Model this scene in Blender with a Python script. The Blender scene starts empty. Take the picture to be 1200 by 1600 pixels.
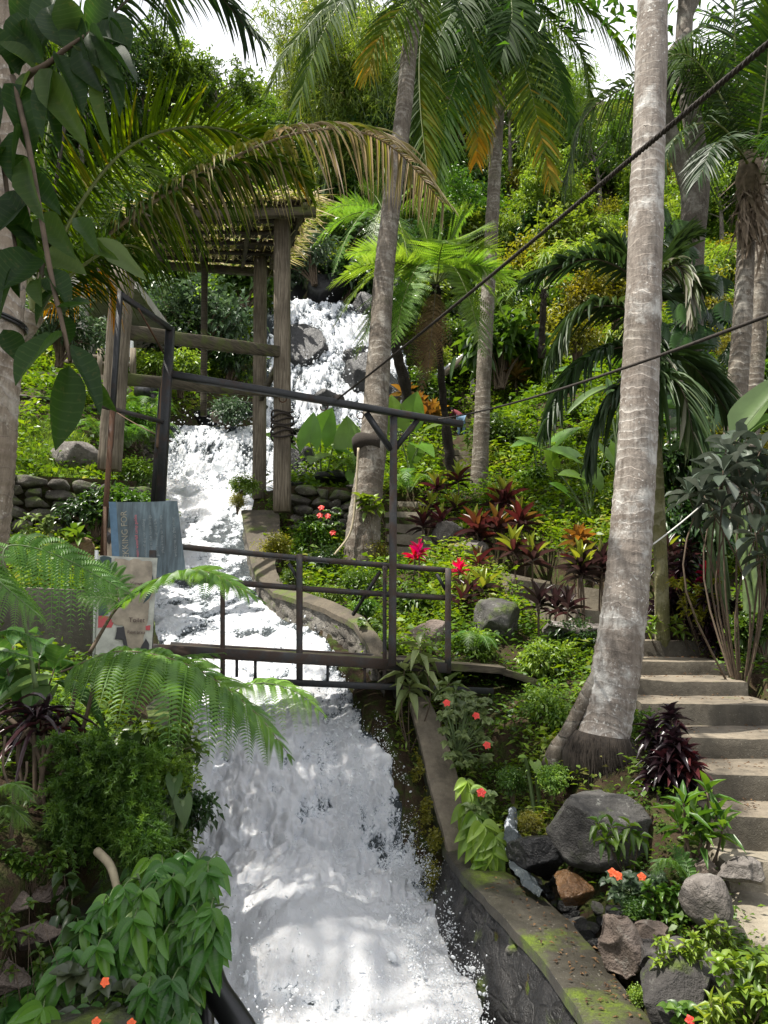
import bpy, math, random
import numpy as np
from mathutils import Vector, Matrix, Euler

random.seed(11)
rng = np.random.default_rng(11)
scene = bpy.context.scene
COL = scene.collection
F_PX = 1160.0
PITCH = math.radians(8.8)


def P(u, v, Y):
    """a point of the place seen at photo pixel (u, v) and Y metres in front of the viewer (eye at the origin)"""
    dx = (u - 600.0) / F_PX
    dz = (800.0 - v) / F_PX
    y = math.cos(PITCH) - dz * math.sin(PITCH)
    z = math.sin(PITCH) + dz * math.cos(PITCH)
    k = Y / y
    return np.array([dx * k, Y, z * k])


def A(*a):
    return np.array(a, dtype=float)


def unit(v):
    v = np.asarray(v, float)
    n = np.linalg.norm(v, axis=-1, keepdims=True)
    return v / np.maximum(n, 1e-9)


# ------------------------------------------------------------------ noise
def _hash(i, j, k):
    h = (i.astype(np.uint32) * np.uint32(374761393) + j.astype(np.uint32) * np.uint32(668265263)
         + k.astype(np.uint32) * np.uint32(2147483647 - 1000003))
    h = (h ^ (h >> np.uint32(13))) * np.uint32(1274126177)
    h = h ^ (h >> np.uint32(16))
    return (h & np.uint32(0xFFFFFF)).astype(float) / float(0xFFFFFF)


def vnoise(p):
    p = np.asarray(p, float)
    i = np.floor(p).astype(np.int64)
    f = p - i
    f = f * f * f * (f * (f * 6 - 15) + 10)
    out = 0
    for dx in (0, 1):
        for dy in (0, 1):
            for dz in (0, 1):
                w = ((f[:, 0] if dx else 1 - f[:, 0]) * (f[:, 1] if dy else 1 - f[:, 1]) * (f[:, 2] if dz else 1 - f[:, 2]))
                out = out + w * _hash(i[:, 0] + dx, i[:, 1] + dy, i[:, 2] + dz)
    return out * 2 - 1


def fbm(p, octaves=4, gain=0.5, lac=2.03):
    p = np.asarray(p, float)
    a, s, t = 1.0, 0.0, 0.0
    for o in range(octaves):
        s = s + a * vnoise(p + o * 17.3)
        t += a
        a *= gain
        p = p * lac
    return s / t


# ------------------------------------------------------------------ mesh accumulator
class Acc:
    def __init__(self):
        self.v, self.f, self.r, self.s, self.n = [], [], [], [], 0

    def add(self, V, Fs, rnd=0.5, along=0.0, mat=0):
        V = np.asarray(V, float).reshape(-1, 3)
        n = len(V)
        Fs = np.asarray(Fs, dtype=np.int64)
        self.v.append(V)
        self.f.append((Fs + self.n, mat))
        self.r.append(np.broadcast_to(np.asarray(rnd, float), (n,)).copy())
        self.s.append(np.broadcast_to(np.asarray(along, float), (n,)).copy())
        self.n += n

    def mesh(self, name, mats, smooth=True):
        me = bpy.data.meshes.new(name)
        V = np.concatenate(self.v)
        loops, starts, totals, mi, c = [], [], [], [], 0
        for Fs, m in self.f:
            M, K = Fs.shape
            loops.append(Fs.ravel())
            starts.append(c + np.arange(M) * K)
            totals.append(np.full(M, K))
            mi.append(np.full(M, m))
            c += M * K
        loops = np.concatenate(loops); starts = np.concatenate(starts); totals = np.concatenate(totals); mi = np.concatenate(mi)
        me.vertices.add(len(V)); me.vertices.foreach_set("co", V.astype(np.float32).ravel())
        me.loops.add(len(loops)); me.loops.foreach_set("vertex_index", loops.astype(np.int32))
        me.polygons.add(len(starts))
        me.polygons.foreach_set("loop_start", starts.astype(np.int32))
        me.polygons.foreach_set("loop_total", totals.astype(np.int32))
        me.polygons.foreach_set("material_index", mi.astype(np.int32))
        me.polygons.foreach_set("use_smooth", np.full(len(starts), bool(smooth)))
        a = me.attributes.new("rnd", 'FLOAT', 'POINT'); a.data.foreach_set("value", np.concatenate(self.r).astype(np.float32))
        a = me.attributes.new("along", 'FLOAT', 'POINT'); a.data.foreach_set("value", np.concatenate(self.s).astype(np.float32))
        for m in (mats if isinstance(mats, (list, tuple)) else [mats]):
            me.materials.append(m)
        me.update(calc_edges=True)
        me.validate()
        return me

    def obj(self, name, mats, parent=None, smooth=True):
        return link(name, self.mesh(name, mats, smooth), parent)


def link(name, data, parent=None):
    o = bpy.data.objects.new(name, data)
    COL.objects.link(o)
    if parent is not None:
        o.parent = parent
        o.matrix_parent_inverse = parent.matrix_basis.inverted()
    return o


def tag(o, label, cat, group=None, kind=None):
    if label: o["label"] = label
    if cat: o["category"] = cat
    if group: o["group"] = group
    if kind: o["kind"] = kind
    return o


def thing(name, label, cat, loc=(0, 0, 0), group=None):
    o = bpy.data.objects.new(name, None)
    COL.objects.link(o)
    o.location = tuple(float(x) for x in loc)
    o.empty_display_size = 0.1
    return tag(o, label, cat, group)


def structure(o):
    o["kind"] = "structure"
    return o


def copy_tree(o, parent=None):
    c = o.copy()
    COL.objects.link(c)
    if parent is not None:
        c.parent = parent
    for ch in list(o.children):
        copy_tree(ch, c)
    return c


# ------------------------------------------------------------------ shapes
def catmull(pts, n):
    pts = np.asarray(pts, float)
    if len(pts) == 2:
        t = np.linspace(0, 1, n)[:, None]
        return pts[0] * (1 - t) + pts[1] * t
    q = np.vstack([2 * pts[0] - pts[1], pts, 2 * pts[-1] - pts[-2]])
    m = len(pts) - 1
    x = np.linspace(0, m, n)
    k = np.minimum(np.floor(x).astype(int), m - 1)
    t = (x - k)[:, None]
    p0, p1, p2, p3 = q[k], q[k + 1], q[k + 2], q[k + 3]
    return 0.5 * ((2 * p1) + (-p0 + p2) * t + (2 * p0 - 5 * p1 + 4 * p2 - p3) * t ** 2 + (-p0 + 3 * p1 - 3 * p2 + p3) * t ** 3)


def tangents(c):
    return unit(np.gradient(c, axis=0))


def frames(c, up=None):
    T = tangents(c)
    if up is None:
        a = A(0, 0, 1) if abs(T[0][2]) < 0.9 else A(1, 0, 0)
    else:
        a = np.asarray(up, float)
    S = np.zeros_like(c)
    s = unit(np.cross(T[0], a))
    for i in range(len(c)):
        s = unit(s - T[i] * np.dot(s, T[i]))
        S[i] = s
    return T, S, np.cross(S, T)


def tube(acc, pts, rad, sides=8, rnd=0.5, mat=0, cap=True, noise=0.0, nscale=3.0):
    c = np.asarray(pts, float)
    n = len(c)
    rad = np.broadcast_to(np.asarray(rad, float), (n,))
    T, S, N = frames(c)
    a = np.linspace(0, 2 * math.pi, sides, endpoint=False)
    ring = S[:, None, :] * np.cos(a)[None, :, None] + N[:, None, :] * np.sin(a)[None, :, None]
    V = c[:, None, :] + ring * rad[:, None, None]
    if noise:
        q = V.reshape(-1, 3)
        d = fbm(q * nscale, 3) * noise
        V = (q + ring.reshape(-1, 3) * (d * np.repeat(rad, sides))[:, None]).reshape(n, sides, 3)
    L = np.concatenate([[0], np.cumsum(np.linalg.norm(np.diff(c, axis=0), axis=1))])
    i, j = np.meshgrid(np.arange(n - 1), np.arange(sides), indexing='ij')
    j2 = (j + 1) % sides
    Fs = np.stack([i * sides + j, i * sides + j2, (i + 1) * sides + j2, (i + 1) * sides + j], -1).reshape(-1, 4)
    acc.add(V, Fs, rnd, np.repeat(L, sides), mat)
    if cap:
        b = acc.n - n * sides
        for k, off in ((0, 0), (1, (n - 1) * sides)):
            idx = np.arange(sides)
            if k == 0: idx = idx[::-1]
            acc.f.append(((b + off + idx)[None, :], mat))


def bar(acc, a, b, w, h, up=(0, 0, 1), rnd=0.5, mat=0, seg=1, rough=0.0, roll=0.0):
    """a squared bar from a to b: w across, h along the up side, slightly chamfered"""
    a, b = np.asarray(a, float), np.asarray(b, float)
    T = unit(b - a)
    up = np.asarray(up, float)
    if abs(np.dot(T, up)) > 0.95: up = A(0, 1, 0)
    S = unit(np.cross(T, up)); N = np.cross(S, T)
    if roll:
        S, N = S * math.cos(roll) + N * math.sin(roll), N * math.cos(roll) - S * math.sin(roll)
    ch = min(w, h) * 0.12
    pr = [(-w / 2 + ch, -h / 2), (w / 2 - ch, -h / 2), (w / 2, -h / 2 + ch), (w / 2, h / 2 - ch), (w / 2 - ch, h / 2), (-w / 2 + ch, h / 2), (-w / 2, h / 2 - ch), (-w / 2, -h / 2 + ch)]
    n = seg + 1
    L = np.linalg.norm(b - a)
    t = np.linspace(0, 1, n)
    V = np.array([[a + (b - a) * k + S * x + N * y for x, y in pr] for k in t])
    if rough:
        q = V.reshape(-1, 3)
        off = np.stack([fbm(q * 4 + 3, 3), fbm(q * 4 + 50, 3), fbm(q * 4 + 90, 3)], -1) * rough
        V = (q + off).reshape(n, 8, 3)
    i, j = np.meshgrid(np.arange(n - 1), np.arange(8), indexing='ij')
    j2 = (j + 1) % 8
    Fs = np.stack([i * 8 + j, i * 8 + j2, (i + 1) * 8 + j2, (i + 1) * 8 + j], -1).reshape(-1, 4)
    acc.add(V, Fs, rnd, np.repeat(t * L, 8), mat)
    bse = acc.n - n * 8
    acc.f.append(((bse + np.arange(8)[::-1])[None, :], mat))
    acc.f.append(((bse + (n - 1) * 8 + np.arange(8))[None, :], mat))


def grid_faces(n, m):
    i, j = np.meshgrid(np.arange(n - 1), np.arange(m - 1), indexing='ij')
    return np.stack([i * m + j, i * m + j + 1, (i + 1) * m + j + 1, (i + 1) * m + j], -1).reshape(-1, 4)


def sheet(acc, G, rnd=0.5, mat=0, flip=False):
    n, m = G.shape[:2]
    Fs = grid_faces(n, m)
    if flip: Fs = Fs[:, ::-1]
    acc.add(G.reshape(-1, 3), Fs, rnd, 0.0, mat)


def slab(acc, top, depth, sub=0.12, rough=0.012, nscale=3.0, rnd=0.5, mat=0, round_=0.02):
    """a block whose top is the quad top = [front left, front right, back right, back left]; finely divided and worn"""
    a, b, c, d = [np.asarray(x, float) for x in top]
    nx = max(3, int(np.linalg.norm(b - a) / sub)); ny = max(3, int(np.linalg.norm(d - a) / sub)); nz = max(3, int(depth / sub))
    def face(p00, p10, p11, p01, n, m):
        s, t = np.meshgrid(np.linspace(0, 1, n + 1), np.linspace(0, 1, m + 1), indexing='ij')
        s, t = s[..., None], t[..., None]
        return p00 * (1 - s) * (1 - t) + p10 * s * (1 - t) + p11 * s * t + p01 * (1 - s) * t
    D = A(0, 0, -depth)
    ctr = (a + b + c + d) / 4 + D / 2
    for q, n, m in (((a, b, c, d), nx, ny), ((a + D, b + D, b, a), nx, nz), ((b + D, c + D, c, b), ny, nz), ((c + D, d + D, d, c), nx, nz), ((d + D, a + D, a, d), ny, nz)):
        G = face(*q, n, m)
        sh = G.shape
        p = G.reshape(-1, 3)
        # wear: pull the edges in a little
        e = unit(p - ctr)
        s = np.linspace(0, 1, n + 1)[:, None]; t = np.linspace(0, 1, m + 1)[None, :]
        edge = (np.exp(-np.minimum(s, 1 - s) * n * 0.9) + np.exp(-np.minimum(t, 1 - t) * m * 0.9)).reshape(-1)
        off = np.stack([fbm(p * nscale + 5, 4), fbm(p * nscale + 35, 4), fbm(p * nscale + 75, 4)], -1) * rough
        p = p + off - e * (round_ * np.minimum(edge, 1.0))[:, None]
        sheet(acc, p.reshape(sh), rnd, mat)


def ico(sub=3):
    import bmesh
    bm = bmesh.new()
    bmesh.ops.create_icosphere(bm, subdivisions=sub, radius=1.0)
    V = np.array([v.co[:] for v in bm.verts]); Fs = np.array([[v.index for v in f.verts] for f in bm.faces])
    bm.free()
    return V, Fs


ICO = {k: ico(k) for k in (1, 2, 3, 4, 5)}


def rock(acc, c, r, seed=0, sub=4, rough=0.25, angular=0.5, rot=0.0, rnd=0.5, mat=0):
    V, Fs = ICO[sub]
    V = V.copy()
    rs = np.random.default_rng(int(seed) + 100)
    for k in range(16):                     # cut flat facets
        n = unit(rs.normal(size=3)); d = rs.uniform(0.5, 0.9)
        h = V @ n - d
        V = V - n[None, :] * (np.maximum(h, 0) * angular * 1.6)[:, None].clip(0, None)
    q = V * 1.6 + seed * 7.1
    V = V * (1 + rough * .6 * fbm(q, 3)[:, None] + 0.045 * fbm(q * 4, 4)[:, None]) * 1.12
    ca, sa = math.cos(rot), math.sin(rot)
    V = V * np.asarray(r, float)
    V = V @ np.array([[ca, sa, 0], [-sa, ca, 0], [0, 0, 1]])
    acc.add(V + np.asarray(c, float), Fs, rnd, 0.0, mat)


# ------------------------------------------------------------------ leaves
def tpl(rows, prof, cols=3, fold=0.15, bend=0.0):
    """a leaf blade: y 0..1 along, x -1..1 half widths"""
    y = np.linspace(0, 1, rows)
    w = np.array([prof(t) for t in y])
    xs = np.linspace(-1, 1, cols)
    V = np.zeros((rows, cols, 3))
    V[..., 0] = xs[None, :] * w[:, None]
    V[..., 1] = y[:, None]
    V[..., 2] = np.abs(xs)[None, :] * w[:, None] * fold - bend * (y[:, None] ** 2)
    return V.reshape(-1, 3), grid_faces(rows, cols)


def oval(t): return max(0.02, math.sin(math.pi * min(1, t ** 0.8)) ** 0.8)
def lance(t): return max(0.02, (math.sin(math.pi * t ** 0.6)) ** 0.9)
def strap(t): return max(0.03, min(1.0, 0.45 + 2.2 * t) * (1 - t ** 3.0) ** 0.9)
def blade(t): return max(0.03, min(1.0, 0.5 + 4 * t) * (1 - t) ** 0.55)
def obov(t): return max(0.03, math.sin(math.pi * t ** 1.5) ** 0.8)


T_KITE = (np.array([[0, 0, 0], [1, .45, .10], [0, 1, 0], [-1, .45, .10]], float), np.array([[0, 1, 2, 3]]))
T_KITE2 = (np.array([[0, 0, 0], [1, .4, .22], [0, .42, 0], [-1, .4, .22], [0, 1, -.1]], float), np.array([[0, 1, 2], [0, 2, 3], [1, 4, 2], [2, 4, 3]]))
T_LANCE = tpl(4, lance, 3, 0.25, 0.12)
T_OVAL = tpl(5, oval, 3, 0.22, 0.15)
T_OVAL_FINE = tpl(9, oval, 5, 0.18, 0.12)
T_STRAP = tpl(6, strap, 3, 0.35, 0.0)
T_BLADE = tpl(5, blade, 2, 0.0, 0.0)
T_BLADE3 = tpl(6, blade, 3, 0.5, 0.0)
T_OBOV = tpl(7, obov, 3, 0.2, 0.1)


def leaves(acc, T, pos, d, nrm, L, W, rnd=0.5, droop=0.0, mat=0, wave=0.0):
    tv, tf = T
    pos = np.asarray(pos, float).reshape(-1, 3)
    n = len(pos)
    d = unit(np.broadcast_to(d, (n, 3))); nrm = np.broadcast_to(nrm, (n, 3))
    side = np.cross(d, nrm)
    bad = np.linalg.norm(side, axis=1) < 1e-3
    if bad.any():
        side = side.copy(); side[bad] = np.cross(d[bad], A(0.37, 0.61, 0.2))
    side = unit(side); up = np.cross(side, d)
    L = np.broadcast_to(np.asarray(L, float), (n,)); W = np.broadcast_to(np.asarray(W, float), (n,))
    droop = np.broadcast_to(np.asarray(droop, float), (n,))
    x, y, z = tv[:, 0], tv[:, 1], tv[:, 2]
    V = (pos[:, None, :] + side[:, None, :] * (x[None, :] * W[:, None] * 0.5)[..., None]
         + d[:, None, :] * (y[None, :] * L[:, None])[..., None] + up[:, None, :] * (z[None, :] * np.minimum(L, W * 2)[:, None])[..., None])
    V[..., 2] -= droop[:, None] * L[:, None] * (y[None, :] ** 2)
    if wave:
        V[..., 2] += wave * L[:, None] * np.sin(y[None, :] * 9 + x[None, :] * 2 + np.arange(n)[:, None] * 1.7) * np.abs(x)[None, :]
    k = len(tv)
    Fs = (tf[None, :, :] + (np.arange(n) * k)[:, None, None]).reshape(-1, tf.shape[1])
    r = np.repeat(np.broadcast_to(np.asarray(rnd, float), (n,)), k)
    acc.add(V.reshape(-1, 3), Fs, r, np.tile(y, n), mat)


def rand_unit(n, r=None):
    r = r or rng
    return unit(r.normal(size=(n, 3)))
# ------------------------------------------------------------------ materials
class NT:
    def __init__(self, name):
        self.m = bpy.data.materials.new(name)
        self.m.use_nodes = True
        self.t = self.m.node_tree
        self.t.nodes.clear()
        self.out = self.t.nodes.new("ShaderNodeOutputMaterial")

    def n(self, kind, inputs=None, **props):
        nd = self.t.nodes.new("ShaderNode" + kind)
        for k, v in props.items():
            setattr(nd, k, v)
        for k, v in (inputs or {}).items():
            s = nd.inputs[k]
            if hasattr(v, "bl_idname") or isinstance(v, bpy.types.NodeSocket):
                self.t.links.new(v, s)
            else:
                s.default_value = (*v, 1.0) if isinstance(v, tuple) and len(v) == 3 and s.type == 'RGBA' else v
        return nd

    def noise(self, scale, detail=4.0, rough=0.55, vec=None, dist=0.0):
        i = {"Scale": scale, "Detail": detail, "Roughness": rough, "Distortion": dist}
        if vec is not None: i["Vector"] = vec
        return self.n("TexNoise", i)

    def ramp(self, fac, stops, interp='LINEAR'):
        nd = self.n("ValToRGB", {"Fac": fac})
        cr = nd.color_ramp
        cr.interpolation = interp
        while len(cr.elements) > 1: cr.elements.remove(cr.elements[-1])
        cr.elements[0].position = stops[0][0]; cr.elements[0].color = (*stops[0][1], 1)
        for p, c in stops[1:]:
            e = cr.elements.new(p); e.color = (*c, 1)
        return nd.outputs["Color"]

    def fr(self, fac, a, b, lo=0.0, hi=1.0):
        return self.n("MapRange", {"Value": fac, "From Min": a, "From Max": b, "To Min": lo, "To Max": hi}, clamp=True).outputs[0]

    def mix(self, fac, a, b, blend='MIX'):
        nd = self.t.nodes.new("ShaderNodeMix"); nd.data_type = 'RGBA'; nd.blend_type = blend
        for s, v in ((nd.inputs[0], fac), (nd.inputs[6], a), (nd.inputs[7], b)):
            if isinstance(v, bpy.types.NodeSocket): self.t.links.new(v, s)
            elif isinstance(v, tuple): s.default_value = (*v, 1)
            else: s.default_value = v
        return nd.outputs[2]

    def math(self, op, a, b=0.0):
        nd = self.n("Math", operation=op)
        for s, v in ((nd.inputs[0], a), (nd.inputs[1], b)):
            if isinstance(v, bpy.types.NodeSocket): self.t.links.new(v, s)
            else: s.default_value = v
        return nd.outputs[0]

    def attr(self, name):
        return self.n("Attribute", attribute_name=name).outputs["Fac"]

    def pos(self):
        return self.n("NewGeometry").outputs["Position"]

    def obj(self):
        return self.n("TexCoord").outputs["Object"]

    def bump(self, h, strength=0.5, dist=0.02):
        return self.n("Bump", {"Height": h, "Strength": strength, "Distance": dist}).outputs[0]

    def end(self, shader):
        self.t.links.new(shader, self.out.inputs["Surface"])
        return self.m


def leaf_mat(name, stops, rough=0.42, trans=0.35, tcol=1.6, spec=0.5, vein=0.0, var=0.25, spots=0.0, veins=.3):
    """stops: colours by the leaf's own random value; thin leaves let some light through"""
    k = NT(name)
    c = k.ramp(k.attr("rnd"), stops)
    info = k.n("ObjectInfo").outputs["Random"]
    nz = k.noise(2.2, 3, vec=k.pos())
    val = k.math('ADD', k.fr(info, 0, 1, 1 - var * .7, 1 + var * .7), k.fr(nz.outputs[0], .3, .7, -var, var))
    hue = k.fr(info, 0, 1, 0.485, 0.512)
    hsv = k.n("HueSaturation", {"Color": c, "Value": val, "Hue": hue, "Saturation": 1.02})
    col = hsv.outputs[0]
    if spots:
        sp = k.noise(60, 2, vec=k.pos())
        col = k.mix(k.fr(sp.outputs[0], .62, .72, 0, spots), col, (.16, .12, .04))
    if vein:
        w = k.math('SINE', k.math('MULTIPLY', k.attr("along"), vein))
        col = k.mix(k.fr(w, 0.7, 1.0, 0, veins), col, (.18, .24, .07))
    ripple = k.noise(25, 2, vec=k.pos())
    b = k.n("BsdfPrincipled", {"Base Color": col, "Roughness": rough, "Specular IOR Level": spec, "Normal": k.bump(ripple.outputs[0], .15, .01)})
    tc = k.n("HueSaturation", {"Color": col, "Value": tcol, "Saturation": 1.1, "Hue": 0.485}).outputs[0]
    t = k.n("BsdfTranslucent", {"Color": tc})
    mx = k.n("MixShader", {0: trans, 1: b.outputs[0], 2: t.outputs[0]})
    return k.end(mx.outputs[0])


def M_rock(name, c1, c2, c3, rough=0.85, wet=0.0, moss=0.0, scale=3.0, lichen=0.0, cracks=0.0):
    k = NT(name)
    p = k.pos()
    n1 = k.noise(scale, 8, .62, p); n2 = k.noise(scale * 6, 5, .6, p); n3 = k.noise(scale * .5, 3, .5, p)
    col = k.ramp(n1.outputs[0], [(.28, c1), (.5, c2), (.72, c3)])
    col = k.mix(k.fr(n2.outputs[0], .35, .7, 0, .5), col, tuple(x * .45 for x in c1))
    if lichen:
        v = k.n("TexVoronoi", {"Vector": p, "Scale": scale * 5}); nn = k.noise(scale * 2, 3, .5, p)
        bl = k.noise(scale * 7, 6, .7, p)
        f = k.math('MULTIPLY', k.fr(bl.outputs[0], .56, .64), k.fr(nn.outputs[0], .46, .6))
        col = k.mix(k.math('MULTIPLY', f, lichen), col, (.42, .42, .37))
    if moss:
        nz = k.n("SeparateXYZ", {0: k.n("NewGeometry").outputs["Normal"]}).outputs[2]
        nm = k.noise(scale * 1.3, 5, .6, p)
        f = k.math('MULTIPLY', k.fr(nz, -.1, .6, .25, 1), k.fr(nm.outputs[0], .62 - moss * .3, .72 - moss * .3))
        col = k.mix(f, col, k.ramp(n2.outputs[0], [(.3, (.03, .05, .008)), (.7, (.10, .14, .015))]))
    crk = k.n("TexVoronoi", {"Vector": k.n("Mapping", {"Vector": p, "Scale": (1, 1, 1.7)}).outputs[0], "Scale": scale * 1.6}, feature='DISTANCE_TO_EDGE')
    ck = k.math('MULTIPLY', k.fr(crk.outputs["Distance"], .0, .06, cracks, 0), k.fr(n2.outputs[0], .42, .6))
    col = k.mix(k.math('MULTIPLY', ck, .6), col, tuple(x * .3 for x in c1))
    fine = k.noise(scale * 24, 4, .65, p)
    h = k.math('ADD', k.math('SUBTRACT', n1.outputs[0], k.math('MULTIPLY', ck, .5)), k.math('ADD', k.math('MULTIPLY', n2.outputs[0], .45), k.math('MULTIPLY', fine.outputs[0], .22)))
    r = k.fr(n3.outputs[0], .3, .7, rough - wet * .75, rough - wet * .45)
    b = k.n("BsdfPrincipled", {"Base Color": col, "Roughness": r, "Normal": k.bump(h, .8, .06)})
    return k.end(b.outputs[0])


def M_concrete(name, c1, c2, moss=0.3, stain=0.5, scale=2.0, rough=0.88, wet=0.0):
    k = NT(name)
    p = k.pos()
    n1 = k.noise(scale, 6, .6, p); n2 = k.noise(scale * 9, 6, .65, p); n3 = k.noise(scale * 60, 2, .5, p)
    st = k.noise(1.0, 5, .6, k.n("Mapping", {"Vector": p, "Scale": (3.5, 3.5, .5)}).outputs[0])
    col = k.ramp(n1.outputs[0], [(.3, c1), (.7, c2)])
    col = k.mix(k.fr(n2.outputs[0], .4, .75, 0, .55), col, tuple(x * .5 for x in c1))
    col = k.mix(k.math('MULTIPLY', k.fr(st.outputs[0], .48, .68), stain), col, (.025, .023, .018))
    sp = k.n("TexVoronoi", {"Vector": p, "Scale": scale * 14}); 
    col = k.mix(k.fr(sp.outputs["Distance"], .16, .08, 0, .35), col, (.32, .3, .25))
    if moss:
        nm = k.noise(scale * .9, 6, .62, p)
        f = k.fr(nm.outputs[0], .66 - moss * .25, .76 - moss * .25)
        f = k.math('MULTIPLY', f, k.fr(n2.outputs[0], .3, .55))
        col = k.mix(f, col, k.ramp(n3.outputs[0], [(.3, (.035, .055, .008)), (.7, (.11, .15, .015))]))
    h = k.math('ADD', k.math('MULTIPLY', n2.outputs[0], .6), k.math('MULTIPLY', n3.outputs[0], .25))
    b = k.n("BsdfPrincipled", {"Base Color": col, "Roughness": k.fr(n1.outputs[0], .3, .7, rough - wet, rough - wet * .5), "Normal": k.bump(h, .7, .02)})
    return k.end(b.outputs[0])


def M_trunk(name, c1, c2, lich, ring=9.0, rough=0.9, moss=0.2, ringd=1.0):
    k = NT(name)
    p = k.pos()
    al = k.attr("along")
    nl0 = k.noise(1.4, 4, .6, p)
    n1 = k.noise(2.2, 6, .6, p); n2 = k.noise(14, 6, .65, p)
    fib = k.noise(1.0, 5, .6, k.n("Mapping", {"Vector": p, "Scale": (40, 40, 5)}).outputs[0])
    wob = k.math('ADD', k.math('MULTIPLY', al, ring), k.math('MULTIPLY', k.noise(3.5, 3, .5, p).outputs[0], 2.6))
    w = k.math('FRACT', wob)
    groove = k.math('MULTIPLY', k.fr(w, 0.0, .10, 1, 0), k.fr(n1.outputs[0], .35, .6))
    col = k.ramp(n1.outputs[0], [(.3, c1), (.7, c2)])
    col = k.mix(k.fr(fib.outputs[0], .4, .7, 0, .5), col, tuple(x * .45 for x in c1))
    col = k.mix(k.math('MULTIPLY', groove, .55 * ringd), col, tuple(x * .4 for x in c1))
    pale = k.math('MULTIPLY', k.fr(w, .10, .45, .5, 0), k.fr(nl0.outputs[0], .45, .62))
    col = k.mix(k.math('MULTIPLY', pale, ringd), col, lich)
    nl = k.noise(3.0, 7, .7, p)
    col = k.mix(k.fr(nl.outputs[0], .52, .66, 0, .75), col, lich)
    v = k.noise(34, 3, .6, p); nn = k.noise(2.6, 4, .5, p)
    f = k.math('MULTIPLY', k.fr(v.outputs[0], .60, .68), k.fr(nn.outputs[0], .42, .58))
    col = k.mix(k.math('MULTIPLY', f, .75), col, tuple(min(1, x * 1.2) for x in lich))
    dk = k.noise(1.0, 6, .7, k.n("Mapping", {"Vector": p, "Scale": (9, 9, 2.4)}).outputs[0], .5)
    col = k.mix(k.fr(dk.outputs[0], .53, .68, 0, .7), col, tuple(x * .42 for x in c1))
    if moss:
        nm = k.noise(1.7, 5, .6, p)
        col = k.mix(k.fr(nm.outputs[0], .6, .7, 0, moss), col, (.06, .08, .02))
    h = k.math('ADD', k.math('MULTIPLY', groove, -.9 * ringd), k.math('ADD', k.math('MULTIPLY', fib.outputs[0], .6), k.math('MULTIPLY', n2.outputs[0], .7)))
    b = k.n("BsdfPrincipled", {"Base Color": col, "Roughness": rough, "Specular IOR Level": .25, "Normal": k.bump(h, .8, .025)})
    return k.end(b.outputs[0])


def M_wood(name, c1, c2, rough=0.85, moss=0.0, horizontal=False):
    k = NT(name)
    p = k.pos()
    sc = (4, 4, 40) if horizontal else (45, 45, 2.2)
    g = k.noise(1.0, 6, .65, k.n("Mapping", {"Vector": p, "Scale": sc}).outputs[0], .4)
    n1 = k.noise(1.5, 5, .6, p)
    col = k.ramp(g.outputs[0], [(.28, tuple(x * .3 for x in c1)), (.46, c1), (.7, c2)])
    col = k.mix(k.fr(n1.outputs[0], .45, .7, 0, .65), col, tuple(x * .35 for x in c1))
    if moss:
        col = k.mix(k.fr(k.noise(2.4, 6, .6, p).outputs[0], .62 - moss * .2, .72 - moss * .2, 0, .8), col, (.07, .085, .02))
    b = k.n("BsdfPrincipled", {"Base Color": col, "Roughness": rough, "Specular IOR Level": .3, "Normal": k.bump(g.outputs[0], .8, .015)})
    return k.end(b.outputs[0])


def M_metal(name, c, rust=(.10, .045, .02), amount=.5, rough=0.55, metallic=0.2):
    k = NT(name)
    p = k.pos()
    n1 = k.noise(5, 6, .65, p); n2 = k.noise(30, 5, .6, p)
    f = k.math('MULTIPLY', k.fr(n1.outputs[0], .6 - amount * .3, .75 - amount * .3), k.fr(n2.outputs[0], .3, .6, .4, 1))
    col = k.mix(f, c, rust)
    col = k.mix(k.fr(n2.outputs[0], .5, .8, 0, .4), col, tuple(min(1, x * 2.2 + .02) for x in c))
    b = k.n("BsdfPrincipled", {"Base Color": col, "Roughness": k.fr(f, 0, 1, rough, .9), "Metallic": metallic, "Normal": k.bump(n2.outputs[0], .3, .004)})
    return k.end(b.outputs[0])


def M_plain(name, c, rough=0.7, var=0.3, scale=8.0, bump=0.3):
    k = NT(name)
    p = k.pos()
    n = k.noise(scale, 6, .6, p)
    col = k.mix(k.fr(n.outputs[0], .3, .7), tuple(x * (1 - var) for x in c), tuple(min(1, x * (1 + var * .6)) for x in c))
    b = k.n("BsdfPrincipled", {"Base Color": col, "Roughness": rough, "Normal": k.bump(n.outputs[0], bump, .01)})
    return k.end(b.outputs[0])


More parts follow.
